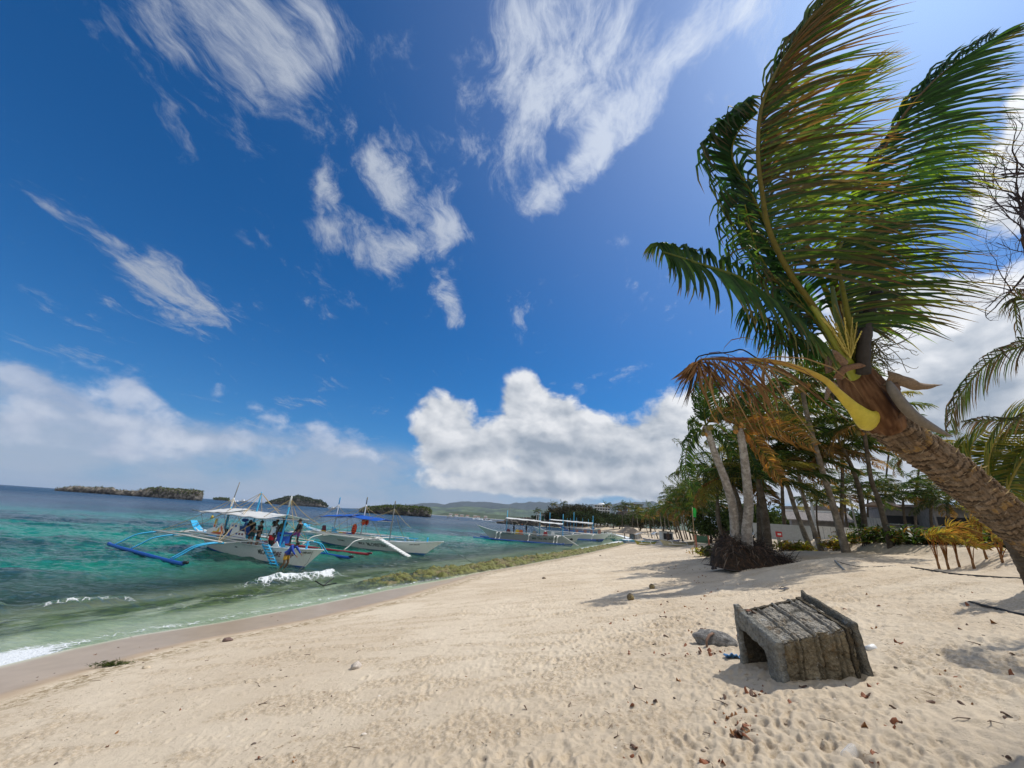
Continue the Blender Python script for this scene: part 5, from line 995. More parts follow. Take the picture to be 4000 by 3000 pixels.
# ---- twin palms with the bared root mass
def twins():
    b = hit(2985, 2212); Zc = float((b-EYE)@_f); Zt = Zc+.35
    g0 = empty('uprooted_root_mass', tuple(b), 0, 'dark tangle of bared palm roots on the sand under the twin palms', 'roots')
    # root body: a hummock of soil and matted roots, leaning to the right
    lump = Leaves(); rnd = np.random.RandomState(8)
    nu, nv = 70, 34; U, V_ = np.meshgrid(np.linspace(0, 1, nu), np.linspace(0, 1, nv), indexing='ij')
    xs = np.array([at(2800, 2160, Zt), at(3105, 2165, Zt)]); cx = at(2950, 2190, Zt)
    def lobes(x, y):
        q = lambda a, c, w, d_, h_: h_*np.clip(1-((x-a)/w)**2-((y-c)/d_)**2, 0, 1)**.5
        return np.maximum(np.maximum(q(-.72, .25, .60, .9, .98), q(-.12, .1, .78, .9, .92)), q(.66, .05, .85, .6, .48))
    Zg = lambda x, y: np.array([[G(cx[0]+a_, cx[1]+b_) for a_, b_ in zip(r1, r2)] for r1, r2 in zip(x, y)])
    X = -1.4+3.0*U; Y = -.85+2.0*V_; hgt = lobes(X, Y); hh = hgt*(1+.35*(fbm(X*3, Y*3, 3, 5)-.5))+(hgt > .02)*(fbm(X*9, Y*9, 3, 9)-.5)*.12
    base_z = G(cx[0], cx[1]); P = np.stack([cx[0]+X-b[0], cx[1]+Y-b[1], base_z-b[2]+hh-.12], -1)
    ii = np.arange(nu*nv).reshape(nu, nv); Fc = np.stack([ii[:-1, :-1], ii[1:, :-1], ii[1:, 1:], ii[:-1, 1:]], -1).reshape(-1, 4)
    link('root_ball', pmesh('root_ball', P.reshape(-1, 3), Fc, True), mat('root_soil', (.035, .024, .016), .95, var=.4, scale=7, bump=1.0, bscale=30, bdist=.04, col2=(.10, .055, .03)), g0)
    k = 2600; x = rnd.uniform(-1.35, 1.5, k); y = rnd.uniform(-.82, .75, k); h = lobes(x, y); ok = h > .03; x, y, h = x[ok], y[ok], h[ok]; k = len(x)
    e = .05; gx = (lobes(x+e, y)-lobes(x-e, y))/(2*e); gy = (lobes(x, y+e)-lobes(x, y-e))/(2*e); nrm = nz(np.stack([-gx, -gy, np.ones(k)], -1))
    o = np.stack([cx[0]+x-b[0], cx[1]+y-b[1], base_z-b[2]+h-.10], -1); down = np.array([0, 0, -1.]); tang = nz(down-nrm*(nrm@down)[:, None]+rnd.normal(0, .75, (k, 3)))
    cr = np.array([(.022, .016, .012), (.05, .034, .024), (.20, .15, .11), (.09, .045, .028)])[rnd.choice(4, k, p=[.5, .28, .12, .10])]
    lump.strips(o, nz(nrm*.8+tang), nz(tang*1.2+down*.5+nrm*.1+rnd.normal(0, .42, (k, 3))), rnd.uniform(.12, .6, k), rnd.uniform(.006, .024, k), nrm+rnd.normal(0, .4, (k, 3)), cr, cr, 5)
    lump.build('roots', mat('root_strands', rough=.9, attr='col'), g0)
    R0 = at(2915, 2099, Zt); L0 = at(2872, 2099, Zt+.25)
    def tw(px, Z_, r0, label, seed, top, nuts, **kw):
        pts = [at(x, y, Z_) for x, y in px]; pts[0] = pts[0]-np.array([0, 0, .5]); bs = pts[0].copy(); gz = G(bs[0], bs[1]); bs[2] = gz
        root = empty('coconut_palm', tuple(bs), 0, label, 'palm tree', None)
        me = trunk_mesh('trunk', [p-bs for p in pts], r0, r0*.52, 22, 150, seed, 1.35, .012); link('trunk', me, TWT, root)
        return root, bs, pts[-1]
    rootL, bsL, tL = tw([(2866, 2130), (2872, 2090), (2861, 1974), (2829, 1865), (2791, 1768), (2766, 1690), (2758, 1662)], Zt+.3, .17, 'palm with bent grey-brown trunk, left one of the twin palms on the bared roots', 5, None, 3)
    rootR, bsR, tR = tw([(2925, 2140), (2917, 2090), (2924, 1974), (2913, 1838), (2899, 1730), (2889, 1680), (2886, 1655)], Zt, .18, 'palm with straight pale ringed trunk, right one of the twin palms on the bared roots', 6, None, 3)
    S = (Zt)/1500
    def addfr(root, o, Zr, specs, seed):
        rnd = np.random.RandomState(seed)
        for (pts, Lm, aa, cols, tip, n) in specs:
            Lv = Leaves(); pp = [at(x, y, Zr+dz) for x, y, dz in pts]
            def dirfn(t, side, T, m_):
                A1 = R(1)*(aa[0]+(aa[1]-aa[0])*t+rnd.normal(0, 10, m_)); d1 = np.cos(A1)[:, None]*_r+np.sin(A1)[:, None]*_u+side*.25*_f
                S_ = nz(np.cross(T, _f))*side; return nz(T*.7+S_+_f*rnd.normal(0, .3, (m_, 1))), nz(d1+T*.25)
            frond(Lv, pp, int(n*1.25), Lm*1.12, _f+_u*.3, dirfn, rnd, cols, tip, width=.055, segs=3, t0=.10, rr=.024, n_r=24, miss=.06)
            Lv.V = [v-o for v in Lv.V]; Lv.build('frond', M_LEAF, root)
    D = np.array([(.03, .075, .018), (.022, .055, .016), (.045, .095, .02)]); O = np.array([(.30, .15, .035), (.38, .22, .06), (.20, .10, .03), (.15, .13, .03)]); Yg = np.array([(.14, .15, .03), (.09, .12, .025)])
    addfr(rootL, bsL, Zt+.3, [
        ([(2758, 1662, 0), (2738, 1600, 0), (2730, 1540, .1), (2745, 1480, .2)], .62, (-10, 25), D, (.06, .07, .02), 44),
        ([(2758, 1662, 0), (2750, 1590, -.3), (2765, 1520, -.5), (2800, 1480, -.6)], .62, (-15, 15), D, (.06, .07, .02), 44),
        ([(2758, 1662, 0), (2725, 1655, 0), (2702, 1640, 0), (2698, 1670, .1), (2712, 1690, .1)], .22, (-80, -60), D, (.1, .1, .03), 30),
        ([(2758, 1675, 0), (2720, 1690, 0), (2690, 1730, -.1), (2678, 1800, -.2), (2690, 1860, -.2), (2722, 1905, -.2)], .50, (-25, -50), D, (.10, .09, .03), 52),
        ([(2758, 1662, 0), (2800, 1600, .2), (2860, 1570, .3), (2920, 1570, .4)], .55, (-25, -10), D, (.10, .09, .03), 44),
        ([(2758, 1670, 0), (2800, 1680, .3), (2840, 1720, .5), (2860, 1780, .6)], .5, (-60, -50), D, (.1, .08, .03), 40),
        ([(2758, 1662, 0), (2790, 1625, -.2), (2850, 1620, -.4), (2900, 1650, -.5)], .5, (-40, -25), np.vstack([O, Yg]), (.2, .1, .03), 36)], 21)
    addfr(rootR, bsR, Zt, [
        ([(2886, 1655, 0), (2930, 1655, -.1), (3000, 1668, -.2), (3090, 1700, -.3), (3180, 1745, -.3)], .62, (-22, -4), O, (.30, .14, .03), 60),
        ([(2886, 1655, 0), (2930, 1650, .1), (3010, 1640, .1), (3090, 1650, .2), (3160, 1690, .2)], .6, (-20, -8), np.vstack([Yg, O[:1]]), (.35, .2, .05), 56),
        ([(2886, 1665, 0), (2930, 1700, .1), (2975, 1760, .1), (3020, 1830, .1), (3060, 1880, .1)], .55, (-50, -30), O, (.26, .12, .03), 54),
        ([(2886, 1655, 0), (2900, 1600, 0), (2950, 1550, .1), (3020, 1530, .2)], .6, (-15, 5), D, (.09, .09, .02), 44),
        ([(2886, 1655, 0), (2870, 1590, .3), (2890, 1530, .4), (2940, 1500, .5)], .6, (-10, 15), D, (.08, .08, .02), 44),
        ([(2886, 1655, 0), (2840, 1620, 0), (2810, 1610, -.2), (2790, 1640, -.3)], .4, (-70, -50), np.vstack([D, O[:1]]), (.12, .1, .03), 34),
        ([(2886, 1655, 0), (2960, 1610, .3), (3050, 1590, .5), (3130, 1610, .6)], .6, (-25, -8), np.vstack([Yg, D]), (.2, .16, .03), 50),
        ([(2886, 1665, 0), (2905, 1720, .4), (2935, 1790, .6), (2960, 1850, .7)], .5, (-70, -50), D, (.1, .1, .03), 40)], 22)
    coconuts(rootL, tuple(tL-bsL), 6, 4, .085, .2); coconuts(rootR, tuple(tR-bsR), 4, 9, .085, .2)
twins()

# ---- grove behind, one crown mesh for each of a few shapes
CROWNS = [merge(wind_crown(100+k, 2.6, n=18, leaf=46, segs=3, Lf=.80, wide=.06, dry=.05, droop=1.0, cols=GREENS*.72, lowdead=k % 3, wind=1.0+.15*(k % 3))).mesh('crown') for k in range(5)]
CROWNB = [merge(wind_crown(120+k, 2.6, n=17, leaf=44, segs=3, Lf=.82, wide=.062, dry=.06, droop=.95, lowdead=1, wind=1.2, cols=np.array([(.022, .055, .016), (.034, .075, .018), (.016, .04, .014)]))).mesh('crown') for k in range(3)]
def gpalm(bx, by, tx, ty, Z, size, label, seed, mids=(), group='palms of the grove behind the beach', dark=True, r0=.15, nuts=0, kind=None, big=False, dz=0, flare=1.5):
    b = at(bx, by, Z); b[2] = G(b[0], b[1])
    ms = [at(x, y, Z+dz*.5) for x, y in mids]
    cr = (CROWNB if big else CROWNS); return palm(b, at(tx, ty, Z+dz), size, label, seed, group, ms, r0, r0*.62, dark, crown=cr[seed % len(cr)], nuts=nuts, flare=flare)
gpalm(3158, 2075, 3010, 1800, 20, 3.0, 'palm with slanting grey trunk leaning left just behind the orange fronds', 1, [(3110, 2000), (3072, 1890)], dark=False, r0=.2)
gpalm(3200, 2084, 3110, 1800, 19, 3.0, 'palm with speckled trunk curving left beside the white wall end', 2, [(3165, 2030), (3135, 1926)], dark=False, r0=.18)
gpalm(3289, 2066, 3130, 1500, 16, 2.6, 'tall slender palm whose long trunk curves across the grove to the highest dark crown', 3, [(3250, 1960), (3216, 1849), (3181, 1730), (3149, 1605)], dark=False, r0=.2, nuts=7)
gpalm(3368, 2050, 3290, 1750, 17, 2.3, 'palm with brown curved trunk in front of the shrubs', 7, [(3360, 1930), (3325, 1820)], r0=.17)
gpalm(3461, 2045, 3372, 1660, 15, 2.2, 'dark palm with hanging nuts partly behind the big leaning trunk', 4, [(3430, 1950), (3402, 1867)], r0=.16, nuts=8)
gpalm(3270, 2050, 3245, 1470, 22, 2.5, 'thin distant palm rising behind the tallest crown of the grove', 9, [(3290, 1800), (3268, 1675)], r0=.15)
gpalm(2905, 2090, 2850, 1860, 17.5, 2.4, 'shaggy palm with brown drooping fronds directly behind the twin palms', 11, [(2890, 1980)], r0=.2)
gpalm(2990, 2095, 2960, 1870, 15.5, 2.6, 'thick-footed dark palm right of the twin trunks', 12, [(2985, 2000)], r0=.28, big=True)
gpalm(2955, 2085, 2975, 1720, 19, 3.4, 'tall dark palm filling the grove above the thick-footed palm', 6, [(2965, 1900)], r0=.2, big=True)
gpalm(2830, 2085, 2800, 1860, 21, 2.7, 'dark palm left behind the twin palms with its crown half hidden', 13, r0=.17, big=True)
gpalm(3060, 2075, 3080, 1600, 24, 3.4, 'tall leafy palm far back in the middle of the grove', 14, r0=.18, big=True)
gpalm(3195, 2065, 3190, 1955, 22, 1.7, 'small dark palm with straight stem in front of the pale roof', 15, r0=.09, big=True)
gpalm(3540, 2060, 3525, 1925, 19, 1.7, 'small windswept palm in front of the grey house', 10, r0=.1, big=True)
gpalm(3310, 2060, 3300, 1915, 26, 2.6, 'dark palm standing by the corner of the pale roof', 17, r0=.13, big=True)
gpalm(3390, 2060, 3390, 1930, 28, 2.4, 'dark palm between the brown trunk and the nut-bearing palm', 18, r0=.13, big=True)
gpalm(3630, 2060, 3640, 1910, 20, 2.0, 'dark bushy palm under the leaning trunk', 19, r0=.13, big=True)
gpalm(3710, 2070, 3700, 1960, 17, 1.6, 'lowest dark palm in shade under the leaning trunk', 20, r0=.12, big=True)
gpalm(3450, 2060, 3480, 1700, 30, 3.0, 'palm whose pale fronds show behind the leaning trunk top', 21, r0=.13)
gpalm(3560, 2060, 3600, 1760, 24, 2.2, 'palm with light fronds just above the leaning trunk', 22, r0=.13)
# right-hand yellow-green palm and the drooping fronds of a palm outside the frame
def right_palms():
    Zr = 6.2; o = at(3900, 2020, Zr); b = at(4040, 2240, Zr); b[2] = G(b[0], b[1]); rnd = np.random.RandomState(31)
    root = empty('coconut_palm', tuple(b), 0, 'low yellow-green palm blown sideways at the right edge behind the leaning trunk', 'palm tree')
    link('trunk', trunk_mesh('trunk', [np.zeros(3)-[0, 0, .2], (o-b)*.5, o-b], .12, .09, seed=3), M_TRUNKD, root)
    Yl = np.array([(.16, .19, .03), (.10, .15, .025), (.24, .22, .04), (.05, .10, .02)])
    for pts, Lm, aa, n in [([(3900, 2020), (3830, 1900), (3790, 1800), (3800, 1730), (3850, 1680)], .8, (10, 30), 50), ([(3900, 2020), (3860, 1880), (3870, 1760), (3930, 1660), (4010, 1600)], .9, (-5, 20), 54),
                       ([(3900, 2020), (3800, 1930), (3740, 1830), (3735, 1760), (3760, 1725)], .55, (0, 20), 46), ([(3900, 2040), (3878, 1900), (3890, 1800), (3950, 1720), (4060, 1690)], 1.3, (-40, -20), 66), ([(3900, 2040), (3885, 1960), (3930, 1850), (4020, 1790), (4100, 1790)], 1.2, (-60, -30), 60),
                       ([(3890, 2030), (3800, 1980), (3760, 1950), (3740, 1900)], .5, (-30, 0), 34), ([(3900, 2020), (3960, 1850), (4060, 1720), (4150, 1650)], .9, (-25, 0), 50), ([(3900, 2050), (3900, 2000), (3960, 1940), (4050, 1920)], 1., (-60, -40), 50)]:
        Lv = Leaves(); pp = [at(x, y, Zr+.25*k) for k, (x, y) in enumerate(pts)]
        def dirfn(t, side, T, m_):
            A1 = R(1)*(aa[0]+(aa[1]-aa[0])*t+rnd.normal(0, 10, m_)); d1 = np.cos(A1)[:, None]*_r+np.sin(A1)[:, None]*_u+side*.3*_f
            return nz(T*.6+nz(np.cross(T, _f))*side*.6+_r*.3), nz(d1)
        frond(Lv, pp, n, Lm, _f+_u*.3, dirfn, rnd, Yl, (.25, .2, .05), width=.035, segs=4, t0=.2, rr=.022, n_r=24, raccol=(.34, .28, .05)); Lv.V = [v-b for v in Lv.V]; Lv.build('frond', M_LEAF, root)
    Zq = 5.6; o = at(4330, 1560, Zq); b = at(4420, 2500, Zq); b[2] = G(b[0], b[1])
    root = empty('coconut_palm', tuple(b), 0, 'palm outside the right edge with only dark arching frond ends in view', 'palm tree')
    link('trunk', trunk_mesh('trunk', [np.zeros(3)-[0, 0, .2], (o-b)*.5+[.1, 0, 0], o-b], .16, .11, seed=4), M_TRUNKD, root)
    Dk = np.array([(.05, .055, .03), (.04, .07, .02), (.09, .06, .035)])
    for pts, Lm, aa, n in [([(4330, 1500), (4180, 1380), (4050, 1335), (3980, 1355), (3880, 1400), (3790, 1490), (3730, 1580), (3712, 1655)], .62, (-25, -62), 74), ([(4330, 1500), (4200, 1350), (4080, 1220), (4000, 1170), (3965, 1170), (3975, 1290)], .45, (-50, -75), 44),
                       ([(4330, 1560), (4200, 1600), (4060, 1600), (3960, 1640), (3850, 1640), (3770, 1650)], .34, (-60, -70), 60), ([(4330, 1500), (4400, 1350), (4500, 1300)], .6, (-60, -40), 30), ([(4330, 1500), (4450, 1600), (4550, 1800)], .6, (-90, -60), 30)]:
        Lv = Leaves(); pp = [at(x, y, Zq) for (x, y) in pts]
        def dirfn(t, side, T, m_):
            A1 = R(1)*(aa[0]+(aa[1]-aa[0])*t+rnd.normal(0, 7, m_)); d1 = np.cos(A1)[:, None]*_r+np.sin(A1)[:, None]*_u+side*.3*_f
            return nz(T*.8+nz(np.cross(T, _f))*side*.5), nz(d1+T*.2)
        frond(Lv, pp, n, Lm, _f+_u*.3, dirfn, rnd, Dk, (.12, .08, .05), width=.024, segs=4, t0=.2, rr=.022, n_r=30, miss=.12); Lv.V = [v-b for v in Lv.V]; Lv.build('frond', M_LEAF, root)
    # leafless tree at the right edge
    Zb = 7.0; b = at(4500, 2400, Zb); b[2] = G(b[0], b[1]); root = empty('bare_tree', tuple(b), 0, 'leafless dark tree reaching in with crooked twigs at the upper right edge', 'tree')
    m_ = MB(); rn = random.Random(5); pts = [np.array([0, 0, -.2]), (at(4400, 1800, Zb)-b), (at(4300, 1300, Zb)-b), (at(4200, 1080, Zb)-b)]; m_.tube(spline(pts, 20), list(np.linspace(.16, .07, 20)), 8); m_.build('trunk', mat('grey_dead_wood', (.05, .042, .04), .9, var=.3), root, True)
    m_ = MB(); rgt, up = Vector(_r), Vector(_u); fw = Vector(_f)
    def br(p, d, l, r, lev):
        q = [p.copy()]; k = 5
        for i in range(k): d = (d+Vector((rn.gauss(0, .16), rn.gauss(0, .16), rn.gauss(0, .16)))+up*.03).normalized(); p = p+d*l/k; q.append(p.copy())
        m_.tube(q, list(np.linspace(r, r*.55, len(q))), 5 if lev < 3 else 4)
        if lev < 4:
            for i in range(rn.choice((2, 3, 3)) if lev else 5):
                j = rn.randint(2, k) ; nd = (d+rgt*rn.gauss(-.15, .75)+up*rn.gauss(.1, .75)+fw*rn.gauss(0, .5)).normalized(); br(q[j], nd, l*rn.uniform(.55, .8), r*.55, lev+1)
    for (sx, sy, ex, ey, l, r) in [(4200, 1080, 3960, 985, 1.15, .04), (4150, 900, 3960, 880, 1.1, .032), (4200, 700, 4000, 600, 1.0, .03), (4200, 1090, 3930, 1075, .9, .02), (4150, 950, 3900, 780, 1.2, .03)]:
        s_ = Vector(at(sx, sy, Zb)-b); e = Vector(at(ex, ey, Zb)-b); br(s_, (e-s_).normalized(), l, r, 0)
    for sx, sy in [(4150, 900), (4200, 700), (4150, 950)]: m_.tube([Vector(at(4200, 1080, Zb)-b), Vector(at(sx+20, (sy+1080)/2, Zb)-b), Vector(at(sx, sy, Zb)-b)], [.06, .045, .035], 6)
    m_.build('branches', mat('dead_twigs', (.045, .032, .035), .9), root, True)
right_palms()
# ------------------------------------------------------------------ far coast, islands, hills
def snap(px, Z, py=2060):
    p = at(px, py, Z); return np.array([p[0], p[1], G(p[0], p[1])])
def ztop(px, py, Z): return float(at(px, py, Z)[2])
M_ROCK = mat('island_rock', (.06, .05, .042), .95, var=.4, scale=.25, bump=1, bscale=.6, bdist=.8, col2=(.26, .225, .18))
M_BUSH = mat('leaf_clumps', rough=.8, attr='col', spec=.15, trans=.2)
def clumps(P, size, cols, seed, k=1, up=.3):
    """small leaf clumps scattered at the given points"""
    rnd = np.random.RandomState(seed); L = Leaves(); P = np.repeat(P, k, 0); n = len(P); P = P+rnd.normal(0, size*.35, (n, 3)); d = nz(rnd.normal(0, 1, (n, 3))+np.array([0, 0, up])); cols = np.asarray(cols); c = cols[rnd.randint(0, len(cols), n)]*rnd.uniform(.6, 1.4, (n, 1))
    L.strips(P, d, nz(d+rnd.normal(0, .5, (n, 3))), size*rnd.uniform(.6, 1.4, n), size*rnd.uniform(.4, .9, n), rnd.normal(0, 1, (n, 3)), c, c, 2); return L
def island(px, D, depth, name, label, vegf, cols, seed, notch=.93, sandy=False):
    """px: (photo x, photo y of the skyline) along the island; D: distance"""
    xs = np.array([p[0] for p in px], float); X = np.linspace(xs[0], xs[-1], 120); tops = np.array([ztop(p[0], p[1], D) for p in px]); Ht = np.interp(X, xs, tops)
    pos = np.array([at(x, 2000, D)[:2] for x in X]); rnd = np.random.RandomState(seed); o = pos[60]
    h = np.maximum(Ht*(1+.0*X), .4); h = h*(1+.22*(fbm(X/12., X*0+seed, 4, seed)-.5)); view = nz(np.append(o, 0))[:2]
    prof = [(-1.0*notch, -.6), (-notch, .05), (-1, .16), (-.99, .34), (-.93, .62), (-.84, .86), (-.6, 1), (-.2, 1.02), (.3, 1), (.8, .8), (1, -.6)]
    V = []; tip = np.clip(np.minimum(np.arange(120), 119-np.arange(120))/7., 0, 1)**.5
    for j, (a, b) in enumerate(prof):
        w = depth*(.35+.65*tip)*(1+.3*(fbm(X/25, X*0+j*.3, 3, seed+4)-.5)); zz = h*b*(1+.15*(fbm(X/9, X*0+j, 3, seed+j)-.5)) if b > 0 else np.full(120, -.6)
        V.append(np.concatenate([pos+view[None]*(a*w)[:, None]+view[None]*(rnd.normal(0, .02, 120)*w)[:, None], zz[:, None]], 1))
    V = np.stack(V, 1); n, m_ = V.shape[:2]; ii = np.arange(n*m_).reshape(n, m_); Fc = np.stack([ii[:-1, :-1], ii[1:, :-1], ii[1:, 1:], ii[:-1, 1:]], -1).reshape(-1, 4)
    V3 = V.reshape(-1, 3)-[o[0], o[1], 0]; me = pmesh(name, V3, Fc, False); ob = link(name, me, M_ROCK); ob.location = (o[0], o[1], 0); tag(ob, label, kind='structure')
    # scrub on top
    k = 5200; i = rnd.randint(0, n-1, k); u = rnd.rand(k); jj = rnd.uniform(3.2, 9.2, k); j0 = jj.astype(int); f = (jj-j0)[:, None]; P = (V[i, j0]*(1-f)+V[i, j0+1]*f)*(1-u[:, None])+(V[i+1, j0]*(1-f)+V[i+1, j0+1]*f)*u[:, None]
    keep = rnd.rand(k) < np.interp(X[i], xs, [vegf(x) for x in xs]); keep &= (jj > 4.2)|(rnd.rand(k) < .5); P = P[keep]-[o[0], o[1], 0]
    L = clumps(P, D/1500*4.5, cols, seed); v = L.build(name.replace('island', '')+'island_scrub' if False else 'island_scrub', M_BUSH); v.location = ob.location; tag(v, None, None, None, 'stuff'); v['label'] = 'green scrub covering the '+label.split(' with')[0]
    return ob
SC = [(.07, .11, .028), (.09, .125, .035), (.04, .065, .02), (.12, .11, .05)]
island([(178, 1906), (200, 1903), (228, 1900), (262, 1896), (290, 1899), (325, 1902), (345, 1899), (380, 1901), (410, 1902), (418, 1912), (440, 1912), (470, 1914), (505, 1915), (530, 1908), (560, 1904), (620, 1905), (680, 1911), (730, 1915), (765, 1918), (772, 1938)], 520, 22, 'rock_island', 'long low rock island on the left horizon with green right half', lambda x: .9 if x > 540 else .12, SC, 3)
island([(1030, 1966), (1060, 1955), (1100, 1944), (1150, 1938), (1190, 1944), (1215, 1954), (1240, 1957), (1262, 1968), (1272, 1978)], 1300, 60, 'wooded_island', 'small wooded island behind the masts of the nearest boat with a pale house', lambda x: .95, [(.03, .05, .02), (.05, .07, .03), (.02, .035, .015)], 4)
island([(1403, 1992), (1425, 1984), (1450, 1981), (1475, 1979), (1500, 1978), (1540, 1976), (1580, 1979), (1620, 1980), (1660, 1983), (1678, 1990), (1684, 2002)], 400, 16, 'bushy_island', 'low bushy island behind the blue-roofed boat with dark undercut rocks', lambda x: .3 if x < 1440 else 1, [(.07, .11, .022), (.10, .14, .03), (.03, .05, .015)], 5, .86)
island([(820, 1947), (850, 1946), (880, 1950)], 1500, 20, 'rock_islet', 'tiny rock islet on the horizon', lambda x: .2, SC, 6)
# sandy fringe and house on the wooded island
c = at(1200, 1975, 1290); q = MB().ball((0, 0, 0), (70, 30, 1.6), 30, 8, .2, 1); o_ = q.build('islet_beach', mat('far_sand', (.55, .46, .34), .9)); o_.location = (c[0], c[1], 0); tag(o_, 'thin pale beach on the right end of the wooded island', kind='structure')
def hill(px, D, depth, name, label, m_, seed, base=-1., nzr=.6):
    xs = np.array([p[0] for p in px], float); n, m_n = 260, 26; X = np.linspace(xs[0], xs[-1], n); Ht = np.interp(X, xs, [ztop(p[0], p[1], D) for p in px]); pos = np.array([at(x, 2000, D)[:2] for x in X]); o = pos[n//2]; view = nz(np.append(o, 0))[:2]
    V = []
    for j in range(m_n):
        t = j/(m_n-1)*2-1; r = 1-abs(t)**1.3; z = Ht*r*(1+nzr*(fbm(X/40, X*0+j*.5, 5, seed)-.5)*(1.5-r))+Ht*.25*(fbm(X/17, X*0+j*.6, 4, seed+5)-.5)*(1-r**4); z = np.where(j in (0, m_n-1), base, z); V.append(np.concatenate([pos+view[None]*t*depth, np.maximum(z, base)[:, None]], 1))
    V = np.stack(V, 1); ii = np.arange(n*m_n).reshape(n, m_n); Fc = np.stack([ii[:-1, :-1], ii[1:, :-1], ii[1:, 1:], ii[:-1, 1:]], -1).reshape(-1, 4)
    ob = link(name, pmesh(name, V.reshape(-1, 3)-[o[0], o[1], 0], Fc, True), m_); ob.location = (o[0], o[1], 0); return tag(ob, label, kind='structure')
MH1 = mat('far_hill_green', (.022, .05, .032), .95, var=.5, scale=.004, col2=(.07, .11, .05)); MH2 = mat('far_hill_dark', (.012, .03, .032), .95, var=.3, scale=.004); MH3 = mat('near_hill', (.028, .05, .022), .95, var=.4, scale=.02, col2=(.05, .075, .03))
hill([(1540, 1995), (1600, 1978), (1650, 1968), (1700, 1964), (1740, 1969), (1800, 1962), (1850, 1960), (1900, 1962), (1960, 1964), (2020, 1966), (2100, 1963), (2200, 1968), (2300, 1972), (2400, 1966), (2480, 1956), (2540, 1962), (2640, 1975), (2760, 1990), (2900, 2000)], 8500, 2200, 'hills', 'hazy blue-green mountain ridge behind the bay', MH2, 3)
hill([(1560, 2002), (1640, 1990), (1700, 1978), (1760, 1985), (1820, 1978), (1880, 1983), (1940, 1990), (2000, 1985), (2080, 1992), (2180, 1990), (2300, 2005), (2500, 2010), (2700, 2030)], 5200, 1100, 'hills', 'lighter green folded hills in front of the mountain ridge', MH1, 8)
hill([(1722, 2010), (1745, 2003), (1780, 1997), (1820, 2000), (1870, 2004), (1930, 2010), (2000, 2016), (2100, 2024), (2300, 2040)], 1900, 260, 'hills', 'low dark wooded spit below the hills across the bay', MH3, 9)
c = at(1850, 2017, 1640); q = MB()
q.grid(lambda u, v: Vector((-190+400*u, -8+16*v, .9*math.sin(3.14*v)-.1)), 30, 4); o_ = q.build('far_beach', mat('far_sand2', (.55, .47, .36), .9)); o_.location = (c[0], c[1], 0); o_.rotation_euler = (0, 0, -.05); tag(o_, 'thin pale beach line under the wooded spit', kind='structure')
rn = random.Random(2)
for k in range(7):
    p = at(1755+k*24+rn.uniform(-6, 6), 2012, 1660); h = rn.uniform(4, 7); q = MB().box((0, 0, h/2), (rn.uniform(8, 16), 9, h)); q2 = MB().add([(-9, -6, h), (9, -6, h), (9, 6, h), (-9, 6, h), (-6, 0, h+4), (6, 0, h+4)], [(0, 1, 5, 4), (2, 3, 4, 5), (1, 2, 5), (3, 0, 4)])
    r_ = empty('beach_house', (p[0], p[1], .6), rn.uniform(-.3, .3), 'tiny pale house on the far beach below the wooded spit', 'house', 'tiny houses on the far beach'); q.build('wall', P_WHITE if k % 2 else mat('pink_wall', (.5, .34, .27), .8), r_); q2.build('roof', mat('brown_roof', (.20, .12, .08), .8) if k % 2 else P_GREY, r_)
for k, (x, y, D) in enumerate(((948, 1962, 900), (1900, 2032, 420), (1936, 2036, 400), (1298, 1990, 1100), (1760, 2021, 900))):
    p = gp(x, y); p = np.array([p[0], p[1], 0]); r_ = empty('motor_boat', tuple(p), rn.uniform(-.4, .4), ['white boat tiny on the horizon left of the middle mast', 'small dark boat throwing spray in front of the far beach', 'small white boat following in the spray near the headland', 'white speck of a boat left of the bushy island', 'small pale boat far out below the wooded spit'][k], 'boat'); s_ = max(1, np.hypot(p[0], p[1])/300)
    q = MB(); hh = Hull(-3, 3.4, .9, 1.2, .8, -2.6, 2.2, zmid=.8)
    for sd_ in (1, -1): q.grid(lambda u, v: hh.pt(u, v, sd_), 14, 4)
    q.grid(lambda u, v: hh.pt(u, .9, 1).lerp(hh.pt(u, .9, -1), v), 12, 2); q.build('hull', P_DARK if k == 1 else P_WHITE, r_, True); MB().box((0, 0, 1.3), (1.6, 1.0, .8), taper=.75).build('cabin', P_WHITE, r_); r_.scale = (s_,)*3
    if k in (1, 2, 0):
        q = MB()
        for j in range(10): q.ball((-3.5-j*.7+rn.uniform(-.3, .3), rn.uniform(-.5, .5), .25), (rn.uniform(.4, .8), rn.uniform(.3, .7), rn.uniform(.2, .5)), 7, 5, .3, j)
        w_ = q.build('spray', mat('spray_white', (.85, .87, .88), .9)); w_.location = r_.location; w_.scale = r_.scale; w_.rotation_euler = r_.rotation_euler; tag(w_, None, None, None, 'stuff')
# yellow buoy, markers
p = gp(843, 1976); p = at(843, 1973, 70); r_ = empty('buoy', (p[0], p[1], 0), 0, 'small yellow buoy on the water left of the white awnings', 'buoy'); MB().ball((0, 0, .15), (.2, .2, .28), 12, 8).build('float_body', P_YEL, r_, True); MB().tube([(0, 0, .4), (0, 0, .62)], .05, 6).build('top_mark', P_DARK, r_)
for k, (x, y) in enumerate(((1749, 2024), (1862, 2030), (1790, 2030), (2040, 2051))):
    p = gp(x, y); q = MB().ball((0, 0, .25), (.5, .5, .5), 8, 6, .1, k); o_ = q.build('mooring_buoy', P_DARK if k < 3 else P_OR, None, True); o_.location = (p[0], p[1], 0); tag(o_, 'small dark mooring buoy on the open water' if k < 3 else 'orange buoy near the moored boats', 'buoy', 'mooring buoys')
